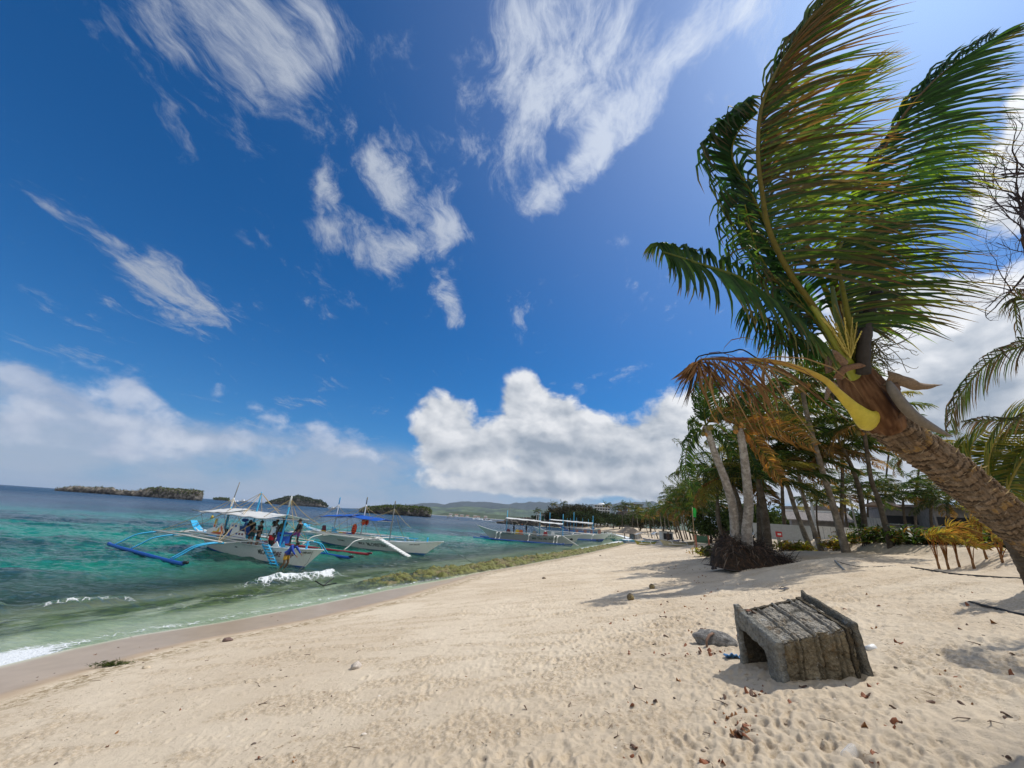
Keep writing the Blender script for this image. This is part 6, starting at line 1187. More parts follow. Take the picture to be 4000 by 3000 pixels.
# ------------------------------------------------------------------ headland with trees, rocks and buildings
def broadleaf(b, h, w, label, seed, cols, group='broadleaf trees of the headland'):
    rnd = np.random.RandomState(seed); r_ = empty('broadleaf_tree', tuple(b), 0, label, 'tree', group); th = h*.3
    q = MB(); q.tube([(0, 0, -.4), (w*.03, 0, th*.6), (0, w*.04, th*1.5)], [w*.045, w*.035, w*.02], 7)
    lob = [(rnd.uniform(-.42, .42)*w, rnd.uniform(-.4, .4)*w, th+rnd.uniform(.05, .72)*(h-th), rnd.uniform(.16, .30)*w) for _ in range(13)]
    for l in lob[:7]: q.tube([(0, 0, th*.9), (l[0]*.5, l[1]*.5, (th+l[2])/2), l[:3]], [w*.02, w*.013, w*.005], 5)
    q.build('trunk', M_TRUNKD, r_, True); P = []
    for x, y, z, r in lob: d = nz(rnd.normal(0, 1, (150, 3)))*rnd.uniform(.55, 1.0, (150, 1))*r*np.array([1.15, 1.15, .8]); P.append(d+[x, y, z])
    P = np.concatenate(P); P = P[P[:, 2] < h]; clumps(P, w*.062, cols, seed).build('crown', M_BUSH, r_); return r_
TG = [(.025, .045, .014), (.04, .065, .018), (.018, .03, .012), (.05, .055, .022)]; TB = [(.05, .042, .028), (.035, .04, .018), (.06, .05, .03), (.03, .035, .016)]
tr = [(2090, 2012, 290, 0), (2165, 1985, 285, 1), (2195, 1974, 280, 1), (2225, 1972, 285, 1), (2262, 1968, 275, 1), (2290, 1975, 280, 0), (2318, 1985, 270, 0), (2345, 1992, 270, 0), (2372, 1998, 260, 0), (2240, 1995, 262, 0), (2280, 1998, 255, 0), (2330, 2008, 245, 0), (2395, 2000, 230, 0), (2420, 2012, 210, 0), (2140, 2000, 292, 1), (2180, 2000, 275, 0), (2470, 2010, 190, 0), (2500, 2000, 180, 1), (2540, 2005, 170, 0), (2590, 2000, 150, 1), (2640, 1990, 140, 0)]
wh = ['with brownish crown', 'with dark green crown', 'with dense low crown', 'with uneven spreading crown']
ORD = ['first', 'second', 'third', 'fourth', 'fifth', 'sixth', 'seventh', 'eighth', 'ninth', 'tenth', 'eleventh', 'twelfth', 'thirteenth', 'fourteenth', 'fifteenth', 'sixteenth', 'seventeenth', 'eighteenth', 'nineteenth', 'twentieth', 'twenty-first', 'twenty-second', 'twenty-third', 'twenty-fourth']
def rank(lst): o_ = sorted(range(len(lst)), key=lambda i: lst[i][0]); return {i: ORD[n] for n, i in enumerate(o_)}
rk = rank(tr)
for k, (x, y, Z, t) in enumerate(tr):
    b = snap(x, Z); b[2] = max(b[2], 2.5); h = max(ztop(x, y, Z)-b[2], 4); broadleaf(b, h, h*1.25, rk[k]+(' tree from the left on the headland, brownish crown' if t else ' tree from the left on the headland, dark green crown'), 40+k, TB if t else TG)
hp = ((2152, 1968, 290), (2192, 1966, 288), (2088, 1996, 292), (2362, 1972, 262), (2395, 1985, 215), (2430, 1975, 200), (2470, 1985, 170)); rk = rank(hp)
for k, (x, y, Z) in enumerate(hp):
    b = snap(x, Z); b[2] = max(b[2], 2.5); palm(b, np.array([b[0]+1.5, b[1], ztop(x, y, Z)]), 4.2, rk[k]+' palm from the left among those rising above the headland trees', 60+k, 'distant palms of the headland', crown=CROWNB[k % 3], r0=.35, r1=.2, dark=True)
# rocky ledge of the headland
M_LEDGE = mat('ledge_rock', (.04, .036, .034), .95, var=.4, scale=.8, bump=1, bscale=2, bdist=.4, col2=(.12, .105, .09))
q = MB(); rn = random.Random(4)
for k in range(46):
    x = 1955+k*6.9; b = gp(min(x, 2262), 2040+rn.uniform(-1, 3)+(x-2100)*.03); b = np.array([*b[:2], 0])
    b = at(x, 2040, 284+rn.uniform(-10, 6)); s_ = 1.4+2.2*min(1, (x-1955)/90); q.ball((b[0], b[1], .4), (rn.uniform(2, 4.2), rn.uniform(2, 4), s_*rn.uniform(.8, 1.5)), 9, 6, .5, k)
o_ = q.build('rocky_shore', M_LEDGE); tag(o_, 'dark rocky shore of the headland', kind='structure')
def box_building(px, pyt, pyb, w, Z, name, label, storeys, wallm, dp=10, rail=False, openf=False):
    b = at(px, pyb, Z); zt = ztop(px, pyt, Z); b = np.array([b[0], b[1], b[2]]); zb = min(b[2], zt-3); H_ = zt-zb; r_ = empty(name, (b[0], b[1], zb), -.1, label, 'building'); sh_ = H_/storeys
    for k in range(storeys+1): MB().box((0, 0, k*sh_), (w*(1 if k < storeys else 1.04), dp, .45)).build('floor_slab', wallm, r_)
    if not openf: MB().box((0, .6, H_/2), (w*.92, dp-1.5, H_-.5)).build('wall', wallm, r_)
    for k in range(storeys):
        for i in range(6):
            x = -w/2+w*(i+.5)/6
            if openf: MB().box((x, -dp/2+.5, (k+.5)*sh_), (.5, .5, sh_-.45)).build('column', wallm, r_)
            else: MB().box((x, -dp/2+1.3, (k+.5)*sh_), (w/9, .2, sh_*.5)).build('window', P_DARK, r_)
    MB().box((0, 0, -8), (w, dp, 16)).build('lower_storeys', wallm, r_); return r_, H_
r_, H_ = box_building(2350, 1974, 2005, 13, 330, 'hotel', 'white multi-storey hotel with a pale cupola behind the headland trees', 3, P_WHITE, 12); MB().ball((0, 0, H_+.4), (3.4, 3.4, 1.8), 12, 8).build('cupola', P_WHITE, r_, True)
MC_ = mat('raw_concrete', (.13, .115, .10), .9, var=.25, scale=1); box_building(2470, 1970, 2000, 13, 260, 'unfinished_building', 'unfinished concrete building frame above the distant palms', 2, MC_, 10, openf=True); box_building(2428, 1978, 2002, 6, 265, 'unfinished_building', 'lower unfinished concrete building left of the taller frame', 2, MC_, 8, openf=True)
b = snap(2110, 286); b[2] = 3.2; r_ = empty('pavilion', tuple(b), .1, 'small white open pavilion on the headland rocks', 'pavilion')
for x in (-3, -1.4, .4, 3): MB().box((x, 0, 2.3), (.5 if x < 3 else .35, .5, 4.6)).build('post', P_WHITE, r_)
MB().box((0, 0, 4.7), (6.8, 4, .3)).build('roof', P_WHITE, r_); MB().box((1.6, .5, 2.1), (1.8, .3, 3.6)).build('door', mat('green_door', (.03, .15, .10), .6), r_)
M_PINK = mat('pink_concrete', (.42, .20, .15), .85, var=.2, scale=3)
for k, (x, y0, y1) in enumerate(((2254, 2029, 2050), (2286, 2031, 2052), (2313, 2033, 2055), (2341, 2035, 2056))):
    Z = 150-6*k; b = snap(x, Z); q = MB().box((0, 0, 1.2), (.9, .9, 3.0), taper=.97); q.box((0, 0, 2.75), (1.0, 1.0, .12)); o_ = q.build('concrete_post', M_PINK); o_.location = (b[0], b[1], b[2]); o_['label'] = ['leftmost', 'second', 'third', 'rightmost'][k]+' of the four pink concrete posts at the head of the beach'; o_['category'] = 'post'; o_['group'] = 'pink posts at the head of the beach'
for k, (x, Z) in enumerate(((2296, 150), (2350, 140), (2372, 132), (2396, 128))):
    b = snap(x, Z); q = MB()
    for dx in (-.6, .6): q.tube([(dx, 0, -.1), (dx, 0, 2.1)], .12, 6)
    q.box((0, 0, 1.5), (1.4, .15, .2)); q.box((0, 0, 1.0), (1.4, .5, .12)); q.build('chair_frame', P_WHITE).location = tuple(b); o_ = bpy.data.objects[-1] if False else COL.objects[-1]; tag(o_, ['white wooden frame chair nearest the second pink post', 'white wooden frame right of the pink posts', 'second white wooden frame right of the pink posts', 'white wooden frame closest to the thatched hut'][k], 'frame', 'white frames at the head of the beach')
q = MB().box((0, 0, 0), (30, 1.2, 1.6)); b = snap(2300, 155); o_ = q.build('sea_wall', M_LEDGE); o_.location = (b[0], b[1], b[2]+.3); o_.rotation_euler = (0, 0, -.3); tag(o_, 'low dark stone wall behind the pink posts', 'wall')
# thatched hut, kiosk, green board, flag
def thatch(r_, w, d, z0, h, m_, name='roof'):
    q = MB(); q.add([(-w, -d, z0), (w, -d, z0), (w, d, z0), (-w, d, z0), (-w*.35, 0, z0+h), (w*.35, 0, z0+h)], [(0, 1, 5, 4), (1, 2, 5), (2, 3, 4, 5), (3, 0, 4), (3, 2, 1, 0)]); return q.build(name, m_, r_)
M_TH = mat('thatch', (.26, .21, .16), .95, var=.35, scale=2, bump=.8, bscale=14, bdist=.06)
b = snap(2458, 118); r_ = empty('thatched_hut', tuple(b), .2, 'thatched hut with pale side wall at the edge of the distant palms', 'hut'); thatch(r_, 3.4, 2.6, 1.6, 1.9, M_TH); MB().box((1.9, 0, .9), (2.0, 3, 1.8)).build('wall', P_SEA, r_)
for x in (-2.6, -.9, .6): MB().tube([(x, -1.8, -.2), (x, -1.8, 1.7)], .12, 6).build('post', M_TRUNKD, r_)
b = snap(2600, 52); r_ = empty('kiosk', tuple(b), -.1, 'small white beach kiosk with dark serving window under the palms', 'kiosk'); MB().box((0, 0, .85), (1.5, 1.1, 1.7)).build('wall', P_SEA, r_); MB().box((.05, -.57, 1.15), (1.1, .05, .75)).build('window', P_DARK, r_); MB().box((0, 0, 1.75), (1.7, 1.3, .08)).build('roof', P_GREY, r_)
b = snap(2738, 36); r_ = empty('green_board', tuple(b), -.1, 'dark green board on wooden posts beside the flag pole', 'board'); MB().box((0, 0, .72), (1.0, .05, .62)).build('panel', mat('dark_green_board', (.012, .06, .035), .6, var=.2), r_)
for x in (-.56, .58): MB().box((x, 0, .5), (.1, .1, 1.2)).build('post', mat('red_wood_post', (.28, .10, .06), .8), r_)
MB().box((0, 0, 1.08), (1.25, .1, .06)).build('top_rail', M_TRUNKD, r_)
b = snap(2708, 37); zt = ztop(2712, 1980, 37); r_ = empty('flag', tuple(b), 0, 'bright green flag flying from a bamboo pole in front of the palms', 'flag'); MB().tube([(0, 0, -.2), (.03, 0, (zt-b[2])*.6), (.06, 0, zt-b[2])], .035, 6).build('pole', mat('bamboo', (.30, .20, .10), .6), r_, True)
MB().slab(lambda u, v: Vector((.08+.34*u+.04*math.sin(v*5), .05*math.sin(u*6+v*3), zt-b[2]-.02-.85*v-.06*u)), 10, 16, .004).build('cloth', mat('green_cloth', (.03, .50, .08), .7, trans=.4), r_, True)
for k, (x, Z, w) in enumerate(((2507, 100, 3.4), (2562, 80, 1.6))):
    b = snap(x, Z); q = MB(); q.slab(lambda u, v: Vector((w*(u-.5), 2*(v-.5), 1.3+.5*math.sin(3.14*u))), 10, 6, .04); q.box((-w*.42, -.9, .6), (.08, .08, 1.4)); q.box((w*.42, -.9, .6), (.08, .08, 1.4)); o_ = q.build('white_canopy', TARPW); o_.location = tuple(b); tag(o_, ['white canopy under the palms right of the thatched hut', 'small white canopy left of the kiosk'][k], 'canopy')
def beached(px, Z, L, yaw, label, sm, im, tilt=.15):
    b = snap(px, Z); r_ = empty('beached_canoe', (b[0], b[1], b[2]+.12), yaw, label, 'canoe', 'canoes drawn up on the beach'); hh = Hull(-L/2, L/2, .55, .6, .34, -L*.36, L*.36, zmid=.36, bottom=-.12); q = MB()
    for sd_ in (1, -1): q.grid(lambda u, v: hh.pt(u, v, sd_), 26, 4)
    q.grid(lambda u, v: hh.pt(u, 0, 1).lerp(hh.pt(u, 0, -1), v), 20, 2); ho = q.build('hull', sm, r_, True); q = MB()
    for sd_ in (1, -1): q.tube([hh.pt(u, 1, sd_) for u in np.linspace(0, 1, 20)], .03, 5)
    q.build('gunwale', im, r_, True); q = MB().grid(lambda u, v: hh.pt(.1+.8*u, .6, 1).lerp(hh.pt(.1+.8*u, .6, -1), v), 14, 2); q.build('inside', im, r_)
    q = MB()
    for x in (-L*.2, L*.18): q.tube([(x, -1.3, .1), (x, -.6, .45), (x, .6, .45), (x, 1.3, .1)], .03, 5)
    q.build('outrigger_arm', P_WOOD, r_)
    q = MB()
    for s_ in (-1, 1): q.tube([(-L*.33, s_*1.3, .12), (L*.33, s_*1.3, .12)], .05, 6)
    q.build('float', P_WOOD, r_); return r_
P_OL = mat('olive_white_paint', (.40, .38, .26), .7, var=.2, scale=3); P_TEAL = mat('teal_paint', (.04, .20, .22), .6, var=.2); P_OLY = mat('yellow_green_paint', (.32, .30, .06), .6, var=.2)
beached(2642, 46, 4.3, -.1, 'pale olive canoe drawn up on the sand in front of the palms', P_OL, P_GREY); beached(2518, 62, 3.6, -.15, 'yellow-green canoe drawn up on the beach', P_OLY, P_TEAL); beached(2470, 78, 5.0, -.1, 'blue canoe left of the yellow-green one', mat('dull_blue', (.10, .20, .32), .6), P_LB); beached(2430, 92, 6.0, 0, 'long teal canoe under the thatched hut', P_TEAL, P_TEAL); beached(2560, 70, 5, -.2, 'blue-grey canoe behind the yellow-green one', P_SEA, P_BLUE); beached(2370, 120, 6, .1, 'green canoe far up the beach by the pink posts', P_TEAL, P_OLY); beached(2615, 58, 3.2, .1, 'grey canoe lying by the kiosk', P_GREY, P_BLUE)
b = snap(2608, 50); person(lambda p: np.array(p), tuple(b), -1.5, 'distant person in brown standing by the kiosk', {}, 'dark', cloth_m('brown_shirt', (.08, .05, .03)), cloth_m('brown_shorts', None))
# old mooring posts and log at the far waterline
for k, (x, y, hgt) in enumerate(((2349, 2088, 1.0), (2355, 2090, .9), (2362, 2096, 1.5), (2368, 2094, 1.2))):
    p = gp(x, y); q = MB().tube([(0, 0, -.5), (.03, 0, hgt*.5), (0, .02, hgt)], [.17, .15, .13], 7); o_ = q.build('mooring_post', M_TRUNKD, None, True); o_.location = (p[0], p[1], 0); tag(o_, ['leftmost short dark stump in the shallows', 'second short dark stump in the shallows', 'taller post carrying the pale log', 'post just right of the one carrying the log'][k], 'post', 'posts in the shallows')
p = gp(2362, 2096); MB().tube([(0, 0, 0), (2.2, .4, .18), (4.8, .8, .25)], [.2, .24, .2], 8).build('log', mat('pale_log', (.35, .31, .26), .85, var=.2), None, True).location = (p[0]-.2, p[1], 1.4); tag(COL.objects[-1], 'pale log resting on the mooring post at the far waterline', 'log')
# ------------------------------------------------------------------ palms along the far beach
rn = random.Random(12)
pl = [(2492, 1985, 118), (2552, 1972, 100), (2540, 1990, 110), (2585, 1975, 92), (2612, 1960, 84), (2640, 1925, 78), (2655, 1905, 72), (2675, 1945, 70), (2690, 1885, 66), (2702, 1930, 62), (2712, 1900, 60), (2722, 1960, 55), (2668, 1970, 74), (2630, 1960, 88), (2730, 1920, 50), (2600, 1995, 95), (2740, 1890, 56), (2650, 1955, 60), (2700, 1975, 52), (2525, 1992, 125), (2755, 1960, 44), (2780, 1900, 48), (2810, 1940, 40)]
rk = rank(pl)
for k, (x, y, Z) in enumerate(pl):
    b = snap(x+rn.uniform(6, 22), Z); palm(b, np.array([at(x, y+22, Z)[0], b[1], ztop(x, y+22, Z)]), 3.1+rn.uniform(-.3, .5), rk[k]+' windblown palm from the left in the row along the far beach', 80+k, 'palms along the far beach', crown=(CROWNS+CROWNB)[k % 8], r0=.2, r1=.13, dark=k % 3 != 0)
# undergrowth and trees that close the grove
bt = ((2770, 1990, 44, 1), (2830, 1975, 42, 1), (2900, 1960, 40, 1), (2960, 1950, 40, 1), (3040, 1990, 46, 1), (3110, 2000, 48, 1), (3260, 2000, 55, 1), (3340, 1990, 50, 1), (3400, 1985, 48, 1), (3600, 1975, 44, 1), (3680, 1960, 40, 1), (3760, 1990, 40, 1), (3880, 1980, 38, 1)); rk = rank(bt)
for k, (x, y, Z, w) in enumerate(bt):
    b = snap(x, Z); h = max(ztop(x, y, Z)-b[2], 2); broadleaf(b, h, max(h*1.1, 3.4), rk[k]+' leafy tree from the left in the line behind the palm grove', 140+k, [(.05, .08, .022), (.07, .10, .03), (.03, .055, .018)], 'leafy trees behind the grove')
# ------------------------------------------------------------------ walls and houses behind the grove
def quad_on(px, Z, px2, Z2): return snap(px, Z), snap(px2, Z2)
a, b = quad_on(3185, 22.5, 3425, 21.5); L_ = float(np.hypot(*(b-a)[:2])); r_ = empty('white_wall', tuple(a), math.atan2(b[1]-a[1], b[0]-a[0]), 'low white panelled wall behind the curved palm trunks', 'wall')
n_ = 8
for k in range(n_): MB().box((L_*(k+.5)/n_, 0, .22), (L_/n_-.035, .06, 1.0)).build('panel', P_WHITE, r_)
MB().box((L_/2, 0, .74), (L_, .1, .05)).build('coping', P_WHITE, r_); MB().box((-1.6, .5, .3), (3.0, .1, .9)).build('side_panel', P_SEA, r_)
M_OLDROOF = mat('grey_shingle_roof', (.20, .18, .17), .9, var=.35, scale=3, bump=.8, bscale=12, bdist=.08); M_OLDWALL = mat('stained_wall', (.22, .21, .20), .9, var=.25, scale=1.5)
a = snap(3080, 30); b = snap(3345, 28); L_ = float(np.hypot(*(b-a)[:2])); r_ = empty('long_roof_house', tuple(a), math.atan2(b[1]-a[1], b[0]-a[0]), 'low house with long grey shingle roof behind the white wall', 'house'); zt = ztop(3200, 1992, 29)-a[2]; ze = ztop(3200, 2032, 29)-a[2]
MB().box((L_/2, 2.2, ze/2-.3), (L_-.6, 3.2, ze+.6)).build('wall', M_OLDWALL, r_); q = MB().slab(lambda u, v: Vector((L_*u, 2.4*v, ze+(zt-ze)*v)), 10, 6, .08); q.build('roof', M_OLDROOF, r_); MB().box((L_/2, 2.45, zt+.05), (L_, .2, .14)).build('ridge', P_WHITE, r_); MB().box((L_*.5, 3.3, zt+.3), (L_*1.1, 1.2, .22)).build('upper_roof', M_OLDROOF, r_)
for x in (.55, .64, .8): MB().add([(L_*x-.35, 2.9, zt+.4), (L_*x+.35, 2.9, zt+.4), (L_*x, 2.9, zt+.7), (L_*x, 3.6, zt+.7)], [(0, 1, 2), (1, 3, 2), (0, 2, 3)]).build('roof_vent', M_OLDROOF, r_)
MB().box((L_*.63, .55, .35), (.5, .06, 1.2)).build('door', mat('green_door2', (.03, .13, .09), .6), r_)
for x in (.2, .4, .8): MB().box((L_*x, .56, .5), (.7, .06, .5)).build('window', P_DARK, r_)
def house(px0, px1, pyt, Z, label, wins, seed, roof=True):
    a = snap(px0, Z); b = snap(px1, Z-1); L_ = float(np.hypot(*(b-a)[:2])); zt = ztop((px0+px1)/2, pyt, Z)-a[2]; r_ = empty('concrete_house', tuple(a), math.atan2(b[1]-a[1], b[0]-a[0]), label, 'house'); MB().box((L_/2, 2, zt/2-.3), (L_, 4, zt+.6)).build('wall', M_OLDWALL, r_)
    for x, w in wins:
        f = MB().box((L_*x, -.02, zt*.62), (w, .06, .55)).build('window', P_DARK, r_); MB().box((L_*x, -.05, zt*.62-.3), (w+.1, .1, .05)).build('sill', P_SEA, f)
    if roof: MB().box((L_/2, 1.8, zt+.1), (L_*1.04, 4.6, .16)).build('roof', M_OLDROOF, r_); MB().box((L_*.3, 2.2, zt+.5), (L_*.35, 2.2, .7), taper=.75).build('upper_roof', M_OLDROOF, r_)
    return r_
house(3470, 3640, 1985, 27, 'grey concrete house with small windows behind the shrubs', ((.2, .8), (.5, .5), (.8, .9)), 1); house(3660, 3860, 1990, 24, 'stained grey house low behind the young yellow palms', ((.25, .9), (.62, 1.1)), 2); house(3880, 4150, 2000, 22, 'grey house wall under the right end of the leaning trunk', ((.3, .9),), 3)
b = snap(3410, 26); r_ = empty('picket_gate', tuple(b), 0, 'white vertical-board gate between shrubs and nut-bearing palm', 'gate')
for k in range(7): MB().box((-.6+k*.2, 0, .7), (.16, .05, 1.5)).build('board', P_SEA, r_)
MB().box((0, .05, .4), (1.5, .05, .1)).build('rail', P_SEA, r_)
b = snap(3462, 25); r_ = empty('parasol', tuple(b), 0, 'faded dome-shaped parasol between the palm trunks', 'parasol'); zq = ztop(3440, 1960, 25)-b[2]; MB().tube([(0, 0, 0), (0, 0, zq)], .04, 6).build('pole', P_GREY, r_); q = MB()
q.grid(lambda u, v: Vector((1.0*u*math.cos(6.2832*v), 1.0*u*math.sin(6.2832*v), zq+.1-.35*u*u)), 5, 16); q.build('canopy', mat('faded_canvas', (.28, .20, .15), .8), r_, True)
b = snap(3186, 26); zt = ztop(3186, 1868, 26)-b[2]; r_ = empty('lamp_pole', tuple(b), 0, 'tall thin white lamp pole in the middle of the grove', 'pole'); MB().tube([(0, 0, 0), (0, 0, zt*.5), (0, 0, zt)], [.1, .08, .05], 8).build('pole', P_SEA, r_, True)
MB().tube([(0, 0, zt*.66), (.9, 0, zt*.69), (1.3, 0, zt*.67)], .03, 6).build('arm', P_SEA, r_); MB().box((1.4, 0, zt*.665), (.5, .16, .07)).build('lamp', P_WHITE, r_)
b = snap(3345, 24); zt = ztop(3330, 1930, 24)-b[2]; r_ = empty('street_lamp', tuple(b), 0, 'street lamp with two curved white heads left of the brown curved palm', 'street lamp'); MB().tube([(0, 0, 0), (0, 0, zt)], .05, 6).build('pole', P_GREY, r_)
for s_ in (-1, 1): MB().tube([(0, 0, zt), (s_*.3, 0, zt+.1), (s_*.6, 0, zt+.02)], [.03, .05, .02], 6).build('lamp', P_WHITE, r_, True)
b = snap(3035, 23); r_ = empty('red_topped_post', tuple(b), 0, 'short post with a red and white notice near the thick dark palm foot', 'post'); MB().box((0, 0, .3), (.12, .12, .9)).build('post', P_GREY, r_); MB().box((0, -.08, .75), (.36, .05, .3)).build('notice', mat('red_notice', (.5, .03, .03), .6), r_); MB().box((0, -.115, .75), (.2, .02, .1)).build('white_patch', P_WHITE, r_)
# shrubs with long leaves
def shrub(b, w, h, label, cols, seed, n=260, wide=.07, ll=.42, group='shrubs at the head of the sand'):
    rnd = np.random.RandomState(seed); L = Leaves(); o = np.stack([rnd.normal(0, w*.36, n), rnd.normal(0, .35, n), rnd.uniform(0, h*.75, n)], 1); o[:, 2] *= (1-.4*np.abs(o[:, 0])/w); d = nz(np.stack([rnd.normal(0, .7, n)+.25, rnd.normal(-.2, .7, n), rnd.uniform(.1, 1, n)], 1)); cols = np.asarray(cols); c = cols[rnd.randint(0, len(cols), n)]*rnd.uniform(.6, 1.3, (n, 1))
    L.strips(o, d, nz(d+np.array([.5, 0, -.9])), ll*rnd.uniform(.6, 1.2, n), wide*rnd.uniform(.7, 1.2, n), np.tile([0, .3, 1.], (n, 1))+rnd.normal(0, .4, (n, 3)), c, c, 3)
    r_ = empty('shrub', tuple(b), 0, label, 'shrub', group); L.build('foliage', M_LEAF, r_); q = MB(); rr = random.Random(seed)
    for k in range(7): x = rr.uniform(-w*.35, w*.35); q.tube([(x, 0, -.1), (x*1.1, rr.uniform(-.1, .1), h*.3), (x*1.2+rr.uniform(-.1, .1), rr.uniform(-.2, .2), h*.6)], [.02, .015, .008], 5)
    q.build('stems', M_TRUNKD, r_); return r_
GS = [(.05, .10, .018), (.03, .065, .015), (.10, .15, .025), (.02, .045, .012), (.16, .10, .03)]; YS = [(.24, .26, .03), (.30, .20, .04), (.12, .16, .02), (.2, .12, .03)]
for k, (x, Z, w, h, cs, lb) in enumerate(((3062, 20, 1.0, .45, YS, 'bright yellow-green low shrub by the notice post'), (3110, 20, .7, .35, YS, 'second yellow-green low shrub right of the notice post'), (3255, 18.5, .7, .40, YS, 'low yellowish shrub in front of the white wall'), (3320, 18, .8, .5, YS, 'low reddish-yellow shrub at the end of the white wall'), (3375, 16.5, 1.1, .85, GS, 'leafy green shrub where the white wall ends'), (3440, 16, 1.2, .8, GS, 'glossy green shrub under the nut-bearing palm'), (3500, 15, 1.1, .7, GS, 'dark green shrub right of the nut-bearing palm'),
        (3555, 14.5, 1.1, .65, GS, 'shrub with long drooping leaves in front of the grey house'), (3610, 14, 1.1, .62, GS, 'dark shrub just left of the young yellow palms'), (3670, 13.5, 1.2, .6, GS, 'dark shrub behind the young yellow palms'), (3740, 13, 1.2, .55, GS, 'low dark shrub behind the fourth young palm'), (3810, 12.5, 1.2, .6, GS, 'reddish-green shrub near the trunk of the leaning palm'), (3880, 12, 1.1, .6, GS, 'shrub in the shade under the leaning trunk'),
        (2780, 19, .9, .55, [(.08, .11, .03), (.13, .13, .03)], 'yellowish low plants left of the twin palms'), (2750, 24, 1.2, .5, YS, 'low plants right of the green board'), (2820, 21, .9, .6, GS, 'dark plants behind the left twin palm'))):
    shrub(snap(x, Z), w, h, lb, cs, 200+k)
# young palms with yellow leaves
def young(px, py, Z, h, label, seed):
    b = snap(px, Z); rnd = np.random.RandomState(seed); r_ = empty('young_palm', tuple(b), 0, label, 'young palm', 'young yellow palms on the sand'); L = Leaves(); cs = np.array([(.26, .20, .035), (.34, .27, .05), (.20, .22, .04), (.24, .12, .03)])
    for k in range(7):
        a = rnd.uniform(-.6, .6); e = np.array([.12+.3*rnd.rand(), rnd.normal(0, .15), 0]); e[0] *= rnd.choice([1, 1, -.5]); P = [np.zeros(3)+[0, 0, .05], np.array([e[0]*.15, e[1]*.15, h*.45]), np.array([e[0]*.45, e[1]*.5, h*.85]), np.array([e[0]*1.0+.12, e[1], h*.95]), np.array([e[0]*1.3+.3, e[1], h*.8])]
        def dirfn(t, side, T, m_): return nz(T+nz(np.cross(T, [0, 1., .2]))*side*.5), nz(T*.8+np.array([.55, 0, -.3])+rnd.normal(0, .15, (m_, 3)))
        frond(L, P, 13, .34*h, np.array([0, 1., .3]), dirfn, rnd, cs, (.35, .2, .06), width=.03, segs=3, t0=.45, rr=.007, n_r=12, raccol=(.28, .13, .03), miss=.05)
    L.build('leaves', M_LEAF, r_); MB().tube([(0, 0, -.1), (0, 0, .12), (0, 0, .34*h)], [.028, .024, .013], 8).build('stem', mat('orange_stem', (.22, .10, .03), .7, var=.3), r_, True)
    return r_
for k, (x, y, Z, h) in enumerate(((3625, 2133, 9.6, .82), (3660, 2136, 9.5, .84), (3703, 2131, 9.6, .98), (3757, 2136, 9.2, .6), (3815, 2126, 9.6, .92), (3872, 2134, 9.0, .55), (3885, 2120, 9.8, .6))):
    young(x, y, Z, h, ['leftmost', 'second from left', 'third and tallest', 'short pale', 'bushy yellow-topped', 'small reddish', 'rearmost small'][k]+' young palm in the yellow row by the leaning trunk', 300+k)
